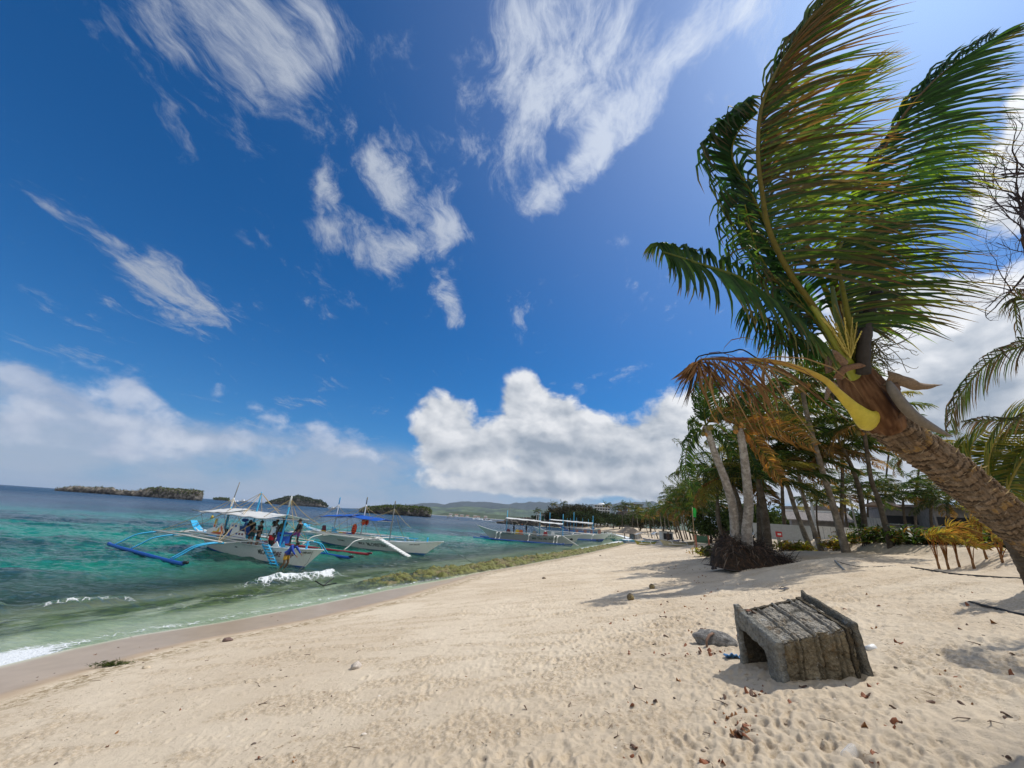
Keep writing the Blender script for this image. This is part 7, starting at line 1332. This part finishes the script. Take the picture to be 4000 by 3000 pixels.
# ------------------------------------------------------------------ weed-grown rocks along the water
def reef():
    S = SH[[i for i, p in enumerate(SHORE) if -6.7 <= p[0] and 14 < p[1] < 101 and p[0] < 31]]; seg = np.r_[0, np.cumsum(np.hypot(*np.diff(S, axis=0).T))]; ns = 1300; s_ = np.linspace(0, seg[-1], ns); cx = np.interp(s_, seg, S[:, 0]); cy = np.interp(s_, seg, S[:, 1]); k_ = np.ones(61)/61
    cxs = np.convolve(np.pad(cx, 30, 'edge'), k_, 'valid'); cys = np.convolve(np.pad(cy, 30, 'edge'), k_, 'valid'); tx, ty = np.gradient(cxs), np.gradient(cys); ln = np.hypot(tx, ty); nx, ny = -ty/ln, tx/ln; nt_ = 90; t = np.linspace(-.6, 6.0, nt_)
    X = cx[:, None]+nx[:, None]*t[None]; Y = cy[:, None]+ny[:, None]*t[None]; D_ = np.hypot(X, Y); S2 = np.repeat(s_[:, None], nt_, 1)
    lo = np.interp(S2, [0, 2, 6, 14, 40, 90], [1.6, 1.2, .5, -.3, -.5, -.5]); hi = np.interp(S2, [0, 3, 8, 20, 40, 70, 90], [2.6, 3.0, 3.3, 3.1, 2.9, 2.4, 1.0]); T_ = np.repeat(t[None], ns, 0)
    m_ = sst(T_, lo-.2, lo+.5)*(1-sst(T_, hi-.9, hi+.3))*np.interp(S2, [0, 3, 7, 11], [.0, .35, .8, 1.]); n1 = fbm(X/1.1, Y/.8, 4, 81); n2 = fbm(X/.32, Y/.25, 3, 91); n3 = 1-np.abs(2*fbm(X/.55, Y/.34, 3, 99)-1); n4 = 1-np.abs(2*fbm(X/.26, Y/.2, 2, 109)-1); z = -.30+m_*(.27+.38*(n1-.4))+m_*(n2-.5)*.22+m_*(n3-.7)*.40+m_*(n4-.7)*.20; z = np.where(m_ < .04, -.4, z)
    gz = ground(X, Y); z = np.maximum(z, np.where(m_ > .3, gz+.01+.12*(n2-.4), -9))
    q = np.clip(.42+1.8*(n2-.5)+(z-.02)*2.6+(n3-.75)*1.2, 0, 1)[..., None]; c1_ = np.array([.022, .022, .010]); c2_ = np.array([.155, .16, .035]); c3_ = np.array([.20, .15, .07]); b_ = sst(fbm(X/.7, Y/.7, 3, 95), .5, .65)[..., None]; col = c1_*(1-q)+(c2_*(1-b_*.7)+c3_*b_*.7)*q
    fd = sst(m_, .08, .75)[..., None]; col = np.array([.42, .42, .30])*(1-fd)+col*fd
    ii = np.arange(ns*nt_).reshape(ns, nt_); Fc = np.stack([ii[:-1, :-1], ii[1:, :-1], ii[1:, 1:], ii[:-1, 1:]], -1).reshape(-1, 4); keep = (m_.ravel()[Fc] > .03).any(1)
    ob = link('weedy_rocks', pmesh('weedy_rocks', np.stack([X, Y, z], -1).reshape(-1, 3), Fc[keep], True, cols={'col': np.concatenate([col.reshape(-1, 3), np.ones((ns*nt_, 1))], 1)}), mat('weedy_rock', rough=.75, attr='col', bump=.9, bscale=16, bdist=.06, var=.3, scale=6)); tag(ob, 'strip of low rocks overgrown with yellow-green seaweed along the waterline', 'rocks', kind='stuff')
reef()
# ------------------------------------------------------------------ broken concrete block and what lies on the sand
def block():
    D1, C1, A1 = hit(3062, 2662), hit(3372, 2645), hit(2908, 2592); dz = lambda p: float((p-EYE)@_f)
    D0, C0, A0 = at(3042, 2512, dz(D1)+.06), at(3322, 2452, dz(C1)+.10), at(2886, 2384, dz(A1)+.10); B0 = A0+(C0-D0); B1 = A1+(C1-D1); sink = np.array([0, 0, -.10]); D1, C1, A1, B1 = [p+sink for p in (D1, C1, A1, B1)]
    r_ = empty('concrete_block', tuple((D1+C1+A1+B1)/4-sink), 0, 'broken hollow concrete block half sunk in the sand with ribbed mossy top', 'concrete block'); o = np.array(r_.location)
    M1 = bpy.data.materials.new('old_concrete'); M1.use_nodes = True; g = NT(M1.node_tree); b = M1.node_tree.nodes['Principled BSDF']; P = g.n('ShaderNodeTexCoord').outputs['Object']; a_ = g.n('ShaderNodeAttribute'); a_.attribute_name = 'col'
    n_ = g.noise(P, 26, 7, .72); v_ = g.vor(P, 55); c = g.vm('SCALE', a_.outputs['Color'], None, g.lin(n_, .3, .7, .45, 1.5)); c = g.mix(g.m('MULTIPLY', g.ss(g.noise(P, 7, 5, .6), .56, .68), .55), c, (.17, .105, .045)); c = g.mix(g.m('MULTIPLY', g.ss(g.noise(g.map(P, (5, 0, 0)), 9, 6, .65), .60, .68), .6), c, (.42, .42, .40)); c = g.mix(g.ss(v_, .16, .05), c, (.34, .30, .24)); g.put(b.inputs['Base Color'], c); b.inputs['Roughness'].default_value = .95; b.inputs['Specular IOR Level'].default_value = .1
    g.L.new(g.bump(g.m('ADD', g.m('MULTIPLY', g.noise(P, 45, 6, .75), .7), g.m('MULTIPLY', v_, .5)), 1.0, .028), b.inputs['Normal'])
    ribs = [.02, .26, .53, .80, 1.0]
    def face(p00, p10, p11, p01, nm, nu, nv, out, rib=True, colr=(.17, .15, .12), seed=0, amp=.02, th=.055):
        U, V_ = np.meshgrid(np.linspace(0, 1, nu), np.linspace(0, 1, nv), indexing='ij'); w = lambda a: a[..., None]
        P0 = w((1-U)*(1-V_))*p00+w(U*(1-V_))*p10+w(U*V_)*p11+w((1-U)*V_)*p01; nrm = nz(np.cross(p10-p00, p01-p00)); nrm = nrm if nrm@out > 0 else -nrm
        h = (fbm(U*9+seed, V_*7, 4, seed+61)-.5)*amp*2+(fbm(U*34, V_*28, 3, seed+66)-.5)*amp*.9
        gro = np.zeros_like(U)
        if rib:
            for k, r0 in enumerate(ribs[1:-1]):
                dd = np.abs(U-r0-.012*(fbm(V_*5, U*0+k, 2, 70+k)-.5)*2); h += .015*(.4+1.2*fbm(V_*7, U*0+k, 2, 170+k))*np.exp(-(dd/.018)**2); h -= .009*np.exp(-((dd-.036)/.012)**2); gro = np.maximum(gro, np.exp(-((dd-.036)/.018)**2))
            h -= .02*np.exp(-((np.abs(V_-(.5+.15*np.sin(U*7)))-.0)/.02)**2)*(fbm(U*4, V_*3, 2, 77) > .5)
        # crumbled edge
        e = np.minimum(np.minimum(U, 1-U)*1.6, np.minimum(V_, 1-V_)); h -= .03*np.exp(-e/.03)*(fbm(U*16, V_*16, 2, seed+80))
        Pf = P0+w(h)*nrm; Pb = P0-nrm*th; n = nu*nv; ii = np.arange(n).reshape(nu, nv); F1_ = np.stack([ii[:-1, :-1], ii[1:, :-1], ii[1:, 1:], ii[:-1, 1:]], -1).reshape(-1, 4); rim = np.concatenate([ii[:, 0], ii[-1, 1:], ii[::-1, -1][1:], ii[0, ::-1][1:-1]]); F2 = np.stack([rim, np.roll(rim, -1), np.roll(rim, -1)+n, rim+n], -1)
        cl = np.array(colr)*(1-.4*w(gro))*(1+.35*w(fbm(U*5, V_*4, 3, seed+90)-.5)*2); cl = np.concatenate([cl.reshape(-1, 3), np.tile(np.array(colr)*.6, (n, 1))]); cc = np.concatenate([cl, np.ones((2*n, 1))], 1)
        return link(nm, pmesh(nm, np.concatenate([Pf.reshape(-1, 3), Pb.reshape(-1, 3)])-o, np.concatenate([F1_, F1_[:, ::-1]+n, F2]), False, cols={'col': cc}), M1, r_)
    upv = np.array([0, 0, 1.]); fwd = -_f; rt = _r
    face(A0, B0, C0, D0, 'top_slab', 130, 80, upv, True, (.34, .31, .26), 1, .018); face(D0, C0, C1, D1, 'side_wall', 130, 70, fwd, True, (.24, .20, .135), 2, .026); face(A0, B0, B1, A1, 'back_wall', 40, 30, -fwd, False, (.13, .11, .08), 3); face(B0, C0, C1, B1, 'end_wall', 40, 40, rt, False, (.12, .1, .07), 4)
    ax = nz(C0-D0)
    def frame(p00, p10, p11, p01, nm, nu, nv, th, hole, colr, seed, amp=.012):
        U, V_ = np.meshgrid(np.linspace(0, 1, nu), np.linspace(0, 1, nv), indexing='ij'); w = lambda a: a[..., None]
        eu = .022*(fbm(V_*9+seed, U*0, 3, seed)-.5)*2; ev = .03*(fbm(U*9+seed, V_*0, 3, seed+1)-.5)*2; U2 = U+eu*(np.abs(U-.5)*2)**6; V2 = V_+ev*(np.abs(V_-.5)*2)**6
        P0 = w((1-U2)*(1-V2))*p00+w(U2*(1-V2))*p10+w(U2*V2)*p11+w((1-U2)*V2)*p01; nrm = nz(np.cross(p10-p00, p01-p00)); nrm = nrm if nrm@ax < 0 else -nrm
        h = (fbm(U*8+seed, V_*8, 4, seed+61)-.5)*amp*2+(fbm(U*30, V_*30, 3, seed+66)-.5)*amp; e = np.minimum(np.minimum(U, 1-U), np.minimum(V_, 1-V_)); h -= .022*np.exp(-e/.035)
        Pf = P0+w(h)*nrm; Pb = P0-nrm*th+w(.02*np.exp(-e/.035))*nrm; n = nu*nv; ii = np.arange(n).reshape(nu, nv); F1_ = np.stack([ii[:-1, :-1], ii[1:, :-1], ii[1:, 1:], ii[:-1, 1:]], -1).reshape(-1, 4)
        if hole: F1_ = F1_[~(hole(U.ravel()[F1_].mean(1), V_.ravel()[F1_].mean(1)))]
        E_ = np.concatenate([F1_[:, [0, 1]], F1_[:, [1, 2]], F1_[:, [2, 3]], F1_[:, [3, 0]]]); key = np.sort(E_, 1); _, inv, cnt = np.unique(key, axis=0, return_inverse=True, return_counts=True); B_ = E_[cnt[inv.ravel()] == 1]; F2 = np.stack([B_[:, 1], B_[:, 0], B_[:, 0]+n, B_[:, 1]+n], -1)
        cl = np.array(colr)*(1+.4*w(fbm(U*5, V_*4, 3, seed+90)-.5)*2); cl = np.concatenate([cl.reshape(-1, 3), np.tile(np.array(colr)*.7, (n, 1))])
        return link(nm, pmesh(nm, np.concatenate([Pf.reshape(-1, 3), Pb.reshape(-1, 3)])-o, np.concatenate([F1_, F1_[:, ::-1]+n, F2]), False, cols={'col': np.concatenate([cl, np.ones((2*n, 1))], 1)}), M1, r_)
    out = nz(D0-A0); up_ = np.array([0, 0, 1.])
    hole = lambda u, v: (u > .12+.02*v) & (u < .72+.06*v) & (v > .24+.10*u)
    frame(A0-ax*.06+up_*.055-out*.02, D0-ax*.06+up_*.035+out*.045, D1-ax*.05+out*.05, A1-ax*.05-out*.02, 'front_frame', 100, 80, .10, hole, (.225, .22, .195), 3)
    frame(B0+ax*.01+up_*.05-out*.02, C0+ax*.02+up_*.03+out*.01, C1+ax*.05+out*.02, B1+ax*.02, 'end_frame', 90, 70, .07, None, (.165, .155, .13), 9)
    p = (D0*.42+C0*.58)*.22+(D1*.42+C1*.58)*.78; MB().ball(tuple(p-_f*.035-o), (.022, .012, .016), 8, 6, .2, 1).build('pink_chip', mat('pink_shell', (.75, .45, .42), .6), r_, True)
    c = A0*.82+D0*.18+ax*.07+[0, 0, .03]; MB().slab(lambda u, v: Vector(c-o)+Vector((.09*(u-.5), .045*(v-.5), .012*math.sin(u*5))), 6, 4, .004).build('leaf_on_top', mat('rust_leaf', (.20, .08, .04), .8), r_)
block()
def put(o_, p, rz=0, dz=0.): o_.location = (p[0], p[1], p[2]+dz); o_.rotation_euler = (0, 0, rz); return o_
M_COR = mat('coral_rock', (.20, .19, .175), .95, var=.45, scale=14, bump=1, bscale=45, bdist=.03, col2=(.34, .32, .29))
p = hit(2788, 2515); q = MB().ball((0, 0, 0), (.29, .125, .13), 60, 36, .12, 4); o_ = put(q.build('coral_boulder', M_COR, None, True), hit(2800, 2520), R(-48), .03); tag(o_, 'grey pitted lump of coral rock lying left of the concrete block', 'rock')
q = MB().tube([(.0, 0, .0), (.02, .04, .08), (.09, .09, .13), (.15, .12, .15)], [.012, .016, .017, .013], 7); q.tube([(.15, .12, .15), (.25, .1, .10), (.37, .08, .03)], [.012, .008, .005], 6); o_ = put(q.build('stick', mat('dry_stick', (.20, .12, .08), .9, var=.3, scale=30), None, True), hit(2762, 2538), 0, .01); tag(o_, 'crooked brown stick leaning over the coral lump', 'stick')
q = MB().slab(lambda u, v: Vector((.2*(u-.5), .10*(v-.5)*(1-.4*u), .03*math.sin(u*4)*math.cos(v*3)+.01*math.sin(u*23)+.01*math.sin(v*19))), 16, 8, .004); o_ = put(q.build('blue_cloth', mat('faded_blue_cloth', (.08, .22, .45), .9, var=.3, scale=30), None, True), hit(2868, 2572), -.2, .02); tag(o_, 'scrap of faded blue cloth between coral lump and concrete block', 'cloth')
# coconuts and stones
M_HUSK = mat('coconut_husk', (.16, .115, .06), .85, var=.35, scale=9, bump=.6, bscale=40, col2=(.25, .20, .09))
for (x, y, r, lb) in ((2463, 2345, .088, 'larger brown coconut alone on the sand in front of the twin palms'), (2547, 2301, .082, 'smaller brown coconut farther up the sand')):
    p = hit(x, y); r_ = empty('coconut', tuple(p+[0, 0, r*.72]), 0, lb, 'coconut', 'coconuts lying on the sand'); MB().ball((0, 0, 0), (r, r, r*1.0), 20, 14, .05, 3).build('husk', M_HUSK, r_, True); MB().box((-.2*r, -.1*r, r*.97), (.5*r, .4*r, .12*r)).build('stem_scar', P_DARK, r_)
for k, (x, y, rx, ry, rz_, c, lb) in enumerate(((888, 2505, .10, .07, .05, (.17, .11, .09), 'brown smooth stone beside the wet sand'), (1390, 2612, .075, .06, .055, (.48, .42, .36), 'pale pinkish stone on the open sand'), (2125, 2262, .1, .08, .06, (.2, .15, .1), 'small dark stone near the weedy rocks'), (570, 2612, .07, .05, .03, (.55, .45, .32), 'pale flat stone on the strand line'), (2345, 2172, .1, .08, .06, (.22, .17, .12), 'dark stone on the upper beach'), (2790, 2225, .12, .09, .09, (.05, .035, .03), 'dark husk lying left of the root tangle'))):
    p = hit(x, y); o_ = put(MB().ball((0, 0, 0), (rx, ry, rz_), 18, 12, .3, k+3).build('stone', mat('stone_%s' % 'abcdefg'[k], c, .85, var=.3, scale=20, bump=.5), None, True), p, k, rz_*.4); tag(o_, lb, 'stone')
p = hit(438, 2602); rnd = np.random.RandomState(4); k = 420; L = Leaves(); o0 = np.stack([rnd.normal(0, .15, k), rnd.normal(0, .045, k), np.abs(rnd.normal(0, .022, k))], 1); d = nz(rnd.normal(0, 1, (k, 3))*[1, .6, .35]); c = np.array([(.035, .06, .008), (.07, .10, .012), (.02, .03, .008)])[rnd.randint(0, 3, k)]; L.strips(o0, d, nz(d+rnd.normal(0, .6, (k, 3))*[1, 1, .3]), rnd.uniform(.03, .1, k), rnd.uniform(.004, .012, k), rnd.normal(0, 1, (k, 3)), c, c, 3); o_ = put(L.build('seaweed_clump', M_DRYLEAF), p, R(18), .015); tag(o_, 'dark green seaweed clump on the edge of the wet sand', 'seaweed')
# dark slipper, white cup, plastic bottle, hoses
p = hit(3062, 2307); r_ = empty('slipper', tuple(p+[0, 0, .02]), .3, 'dark flip-flop lying on the sand beyond the concrete block', 'slipper'); MB().slab(lambda u, v: Vector((.24*(u-.5), .085*(v-.5)*(1-.25*math.cos(u*9)), .02+.03*u*u)), 12, 6, .016).build('sole', mat('navy_rubber', (.012, .014, .03), .7), r_, True); MB().tube([(.06, 0, .03), (0, .03, .07), (-.04, .045, .03)], .006, 6).build('strap', P_DARK, r_)
p = hit(3384, 2545); o_ = put(MB().tube([(0, 0, 0), (.05, .01, .01), (.10, .02, .02)], [.03, .035, .04], 14).build('plastic_cup', mat('white_plastic', (.72, .72, .70), .4), None, True), p, -.2, .02); tag(o_, 'crushed white plastic cup half buried right of the block', 'cup')
p = hit(3330, 2962); r_ = empty('plastic_bottle', tuple(p+[0, 0, .03]), R(38), 'clear ribbed plastic bottle lying on the sand at the bottom right', 'bottle'); M_PET = bpy.data.materials.new('clear_plastic'); M_PET.use_nodes = True; g = NT(M_PET.node_tree); b = M_PET.node_tree.nodes['Principled BSDF']; b.inputs['Base Color'].default_value = (.9, .92, .93, 1); b.inputs['Roughness'].default_value = .08; b.inputs['Transmission Weight'].default_value = 0; tr_ = g.n('ShaderNodeBsdfTransparent'); mx = g.n('ShaderNodeMixShader'); g.L.new(g.m('MULTIPLY_ADD', g.n('ShaderNodeLayerWeight').outputs['Facing'], .32, .05), mx.inputs[0]); g.L.new(tr_.outputs[0], mx.inputs[1]); g.L.new(b.outputs[0], mx.inputs[2]); g.L.new(mx.outputs[0], M_PET.node_tree.nodes['Material Output'].inputs[0])
n_ = 60; rad = [.034*(1+.05*math.sin(i*1.9))*(1 if 3 < i < 44 else (.6+.1*i if i <= 3 else max(.36, 1-(i-44)*.05))) for i in range(n_)]; MB().tube([(.24*i/n_-.12, 0, 0) for i in range(n_)], rad, 20).build('bottle_body', M_PET, r_, True)
def hose(px, r, label, col=(.012, .012, .012)):
    P_ = [hit(*q) for q in px]; C_ = spline(P_, 60); C_[:, 2] = [G(x, y)+r*.9 for x, y, z in C_]; o = C_[0].copy(); o_ = MB().tube(C_-o, r, 8).build('hose', mat('black_hose', col, .5), None, True); o_.location = tuple(o); tag(o_, label, 'hose')
hose([(3270, 2196), (3310, 2208), (3370, 2216), (3440, 2215), (3500, 2212)], .010, 'thin black hose trailing from the grey pipe end'); hose([(3560, 2218), (3640, 2232), (3740, 2246), (3850, 2255), (3930, 2260), (4060, 2266)], .016, 'black hose crossing the sand under the leaning trunk'); hose([(3790, 2358), (3850, 2375), (3920, 2390), (3960, 2400), (4060, 2420)], .018, 'thicker black hose end at the right edge')
a = hit(3262, 2194); b = hit(3300, 2230); o_ = MB().tube([(0, 0, .03), tuple(b-a+[0, 0, .02])], .022, 8).build('grey_pipe', mat('grey_pvc', (.22, .24, .25), .5), None, True); o_.location = tuple(a); tag(o_, 'short grey pipe stub lying at the hose end', 'pipe')
# dead leaves, twigs, debris: one of each kind, then copies
def curl_leaf(L_, w, cv, seed, m_): 
    rr = random.Random(seed); return MB().slab(lambda u, v: Vector((L_*(u-.5), w*(v-.5)*max(.05, math.sin(3.14*(.06+.88*u)))*2*.7, cv*(math.cos((v-.5)*4)-.4)*.5+cv*.6*math.sin(u*6+seed)+.004*rr.random())), 10, 5, .0025).build('dead_leaf', m_, None, True)
ML_ = [mat('rust_leaf_a', (.22, .075, .03), .8, var=.3, scale=40), mat('rust_leaf_b', (.30, .14, .05), .8, var=.3, scale=40), mat('rust_leaf_c', (.10, .055, .035), .85, var=.3, scale=40)]
P3 = [curl_leaf(.085, .032, .018, 1, ML_[0]), curl_leaf(.07, .036, .025, 2, ML_[1]), curl_leaf(.095, .022, .014, 3, ML_[2])]
lbl = ['rust-red curled leaf on the sand', 'orange-brown curled leaf on the sand', 'dark brown narrow leaf on the sand']
rnd = np.random.RandomState(77); spots = []
for (cx, cy, sx, sy, n_) in ((2890, 2815, 60, 14, 16), (2905, 2850, 50, 22, 14), (2880, 2870, 40, 20, 8), (2960, 2720, 50, 12, 9), (2840, 2735, 25, 12, 4), (2800, 2555, 60, 12, 9), (2835, 2550, 22, 8, 5), (2790, 2990, 30, 8, 5), (3440, 2970, 20, 12, 5), (2755, 2320, 30, 60, 12), (2740, 2270, 40, 20, 8), (2700, 2225, 70, 12, 10), (3400, 2720, 20, 5, 2), (3520, 2520, 20, 8, 3), (2600, 2560, 30, 8, 3), (2700, 2560, 20, 5, 2), (2580, 2410, 60, 10, 4), (2650, 2230, 30, 20, 5)):
    for _ in range(n_): spots.append((cx+rnd.normal(0, sx*.6), cy+rnd.normal(0, sy*.6)))
for _ in range(110): spots.append((rnd.uniform(2200, 3990), rnd.uniform(2250, 2990)))
for _ in range(50): spots.append((rnd.uniform(300, 2200), rnd.uniform(2420, 2990)))
for i, (x, y) in enumerate(spots):
    if y > 2995 or x > 3995: continue
    p = hit(x, y); k = rnd.choice(3, p=[.36, .24, .40]); o_ = P3[k] if (P3[k].location.length == 0) else P3[k].copy()
    if o_.name not in COL.objects: COL.objects.link(o_)
    s_ = rnd.uniform(.6, 1.5)*(1 if x > 2300 else .55); put(o_, p, rnd.uniform(0, 6.28), .008); o_.rotation_euler = (rnd.normal(0, .35), rnd.normal(0, .3), rnd.uniform(0, 6.28)); o_.scale = (s_,)*3; tag(o_, lbl[k]+' in the scattered leaf litter', 'leaf', 'dead leaves scattered over the sand')
tw_ = MB().tube([(0, 0, 0), (.05, .012, .008), (.11, -.006, .004), (.17, .01, .0)], [.004, .0035, .003, .0015], 5).build('twig', mat('twig_bark', (.12, .08, .055), .9), None, True); tw2 = MB().tube([(0, 0, 0), (.04, .01, .01), (.09, .0, .012)], [.005, .004, .002], 5).tube([(.04, .01, .01), (.06, .04, .016), (.07, .07, .02)], [.003, .002, .001], 5).build('twig', tw_.active_material, None, True)
for i in range(70):
    x, y = (rnd.uniform(300, 3950), rnd.uniform(2380, 2985)); p = hit(x, y); src = (tw_, tw2)[i % 2]; o_ = src if src.location.length == 0 else src.copy()
    if o_.name not in COL.objects: COL.objects.link(o_)
    put(o_, p, rnd.uniform(0, 6.28), .006); s_ = rnd.uniform(.4, 1.2); o_.scale = (s_,)*3; tag(o_, ['thin dark straight twig lying on the sand', 'small forked twig lying on the sand'][i % 2], 'twig', 'twigs scattered over the sand')
pb_ = MB().ball((0, 0, 0), (.012, .009, .006), 8, 6, .3, 2).build('pebble', mat('pebble_a', (.30, .24, .18), .85, var=.3), None, True); pc_ = MB().ball((0, 0, 0), (.014, .010, .006), 8, 6, .3, 5).build('pebble', mat('pebble_b', (.12, .09, .07), .85), None, True); pd_ = MB().ball((0, 0, 0), (.016, .012, .005), 8, 6, .3, 8).build('pebble', mat('pebble_c', (.62, .55, .46), .8), None, True)
for i in range(260):
    x = rnd.uniform(60, 3950); y = rnd.uniform(2400+max(0, (900-x)*.28), 2990); p = hit(x, y); src = (pb_, pc_, pd_)[i % 3]; o_ = src if src.location.length == 0 else src.copy()
    if o_.name not in COL.objects: COL.objects.link(o_)
    s_ = rnd.uniform(.5, 1.7); put(o_, p, rnd.uniform(0, 6.28), .003); o_.scale = (s_,)*3; tag(o_, ['tan bit of coral on the sand', 'dark bit of coral on the sand', 'pale shell fragment on the sand'][i % 3], 'pebble', 'bits of coral and shell on the sand')
# long dead frond piece at bottom
a = hit(3003, 2958); q = MB().tube([(0, 0, .01), (.1, .01, .03), (.22, 0, .02), (.34, .015, .012)], [.004, .012, .009, .003], 7, squash=.5); o_ = put(q.build('frond_stalk_piece', ML_[2], None, True), a, -.02, .0); tag(o_, 'long reddish-brown piece of palm stalk at the bottom of the sand', 'palm stalk')
# anchor sticks where the mooring line meets the water's edge
a = gp(1262, 2290); q = MB()
for d in ((.5, .1, .12), (-.5, .3, .10), (.2, .5, .25), (-.3, -.2, .2)): q.tube([(0, 0, 0), d], .02, 5)
o_ = q.build('anchor', P_DARK, None); o_.location = (a[0], a[1], .02); tag(o_, 'small dark anchor lying in the shallows at the end of the mooring line', 'anchor')
# ------------------------------------------------------------------ air
HAZE = 3.5e-5
def haze():
    q = MB(); q.box((0, 9000, 255.), (60000, 60000, 530)); m = bpy.data.materials.new('haze_air'); m.use_nodes = True; g = NT(m.node_tree); m.node_tree.nodes.remove(m.node_tree.nodes['Principled BSDF']); v = g.n('ShaderNodeVolumePrincipled'); v.inputs['Color'].default_value = (.75, .85, 1, 1); v.inputs['Density'].default_value = HAZE; v.inputs['Anisotropy'].default_value = .0
    g.L.new(v.outputs[0], m.node_tree.nodes['Material Output'].inputs['Volume']); tag(q.build('haze', m), kind='stuff')
haze()
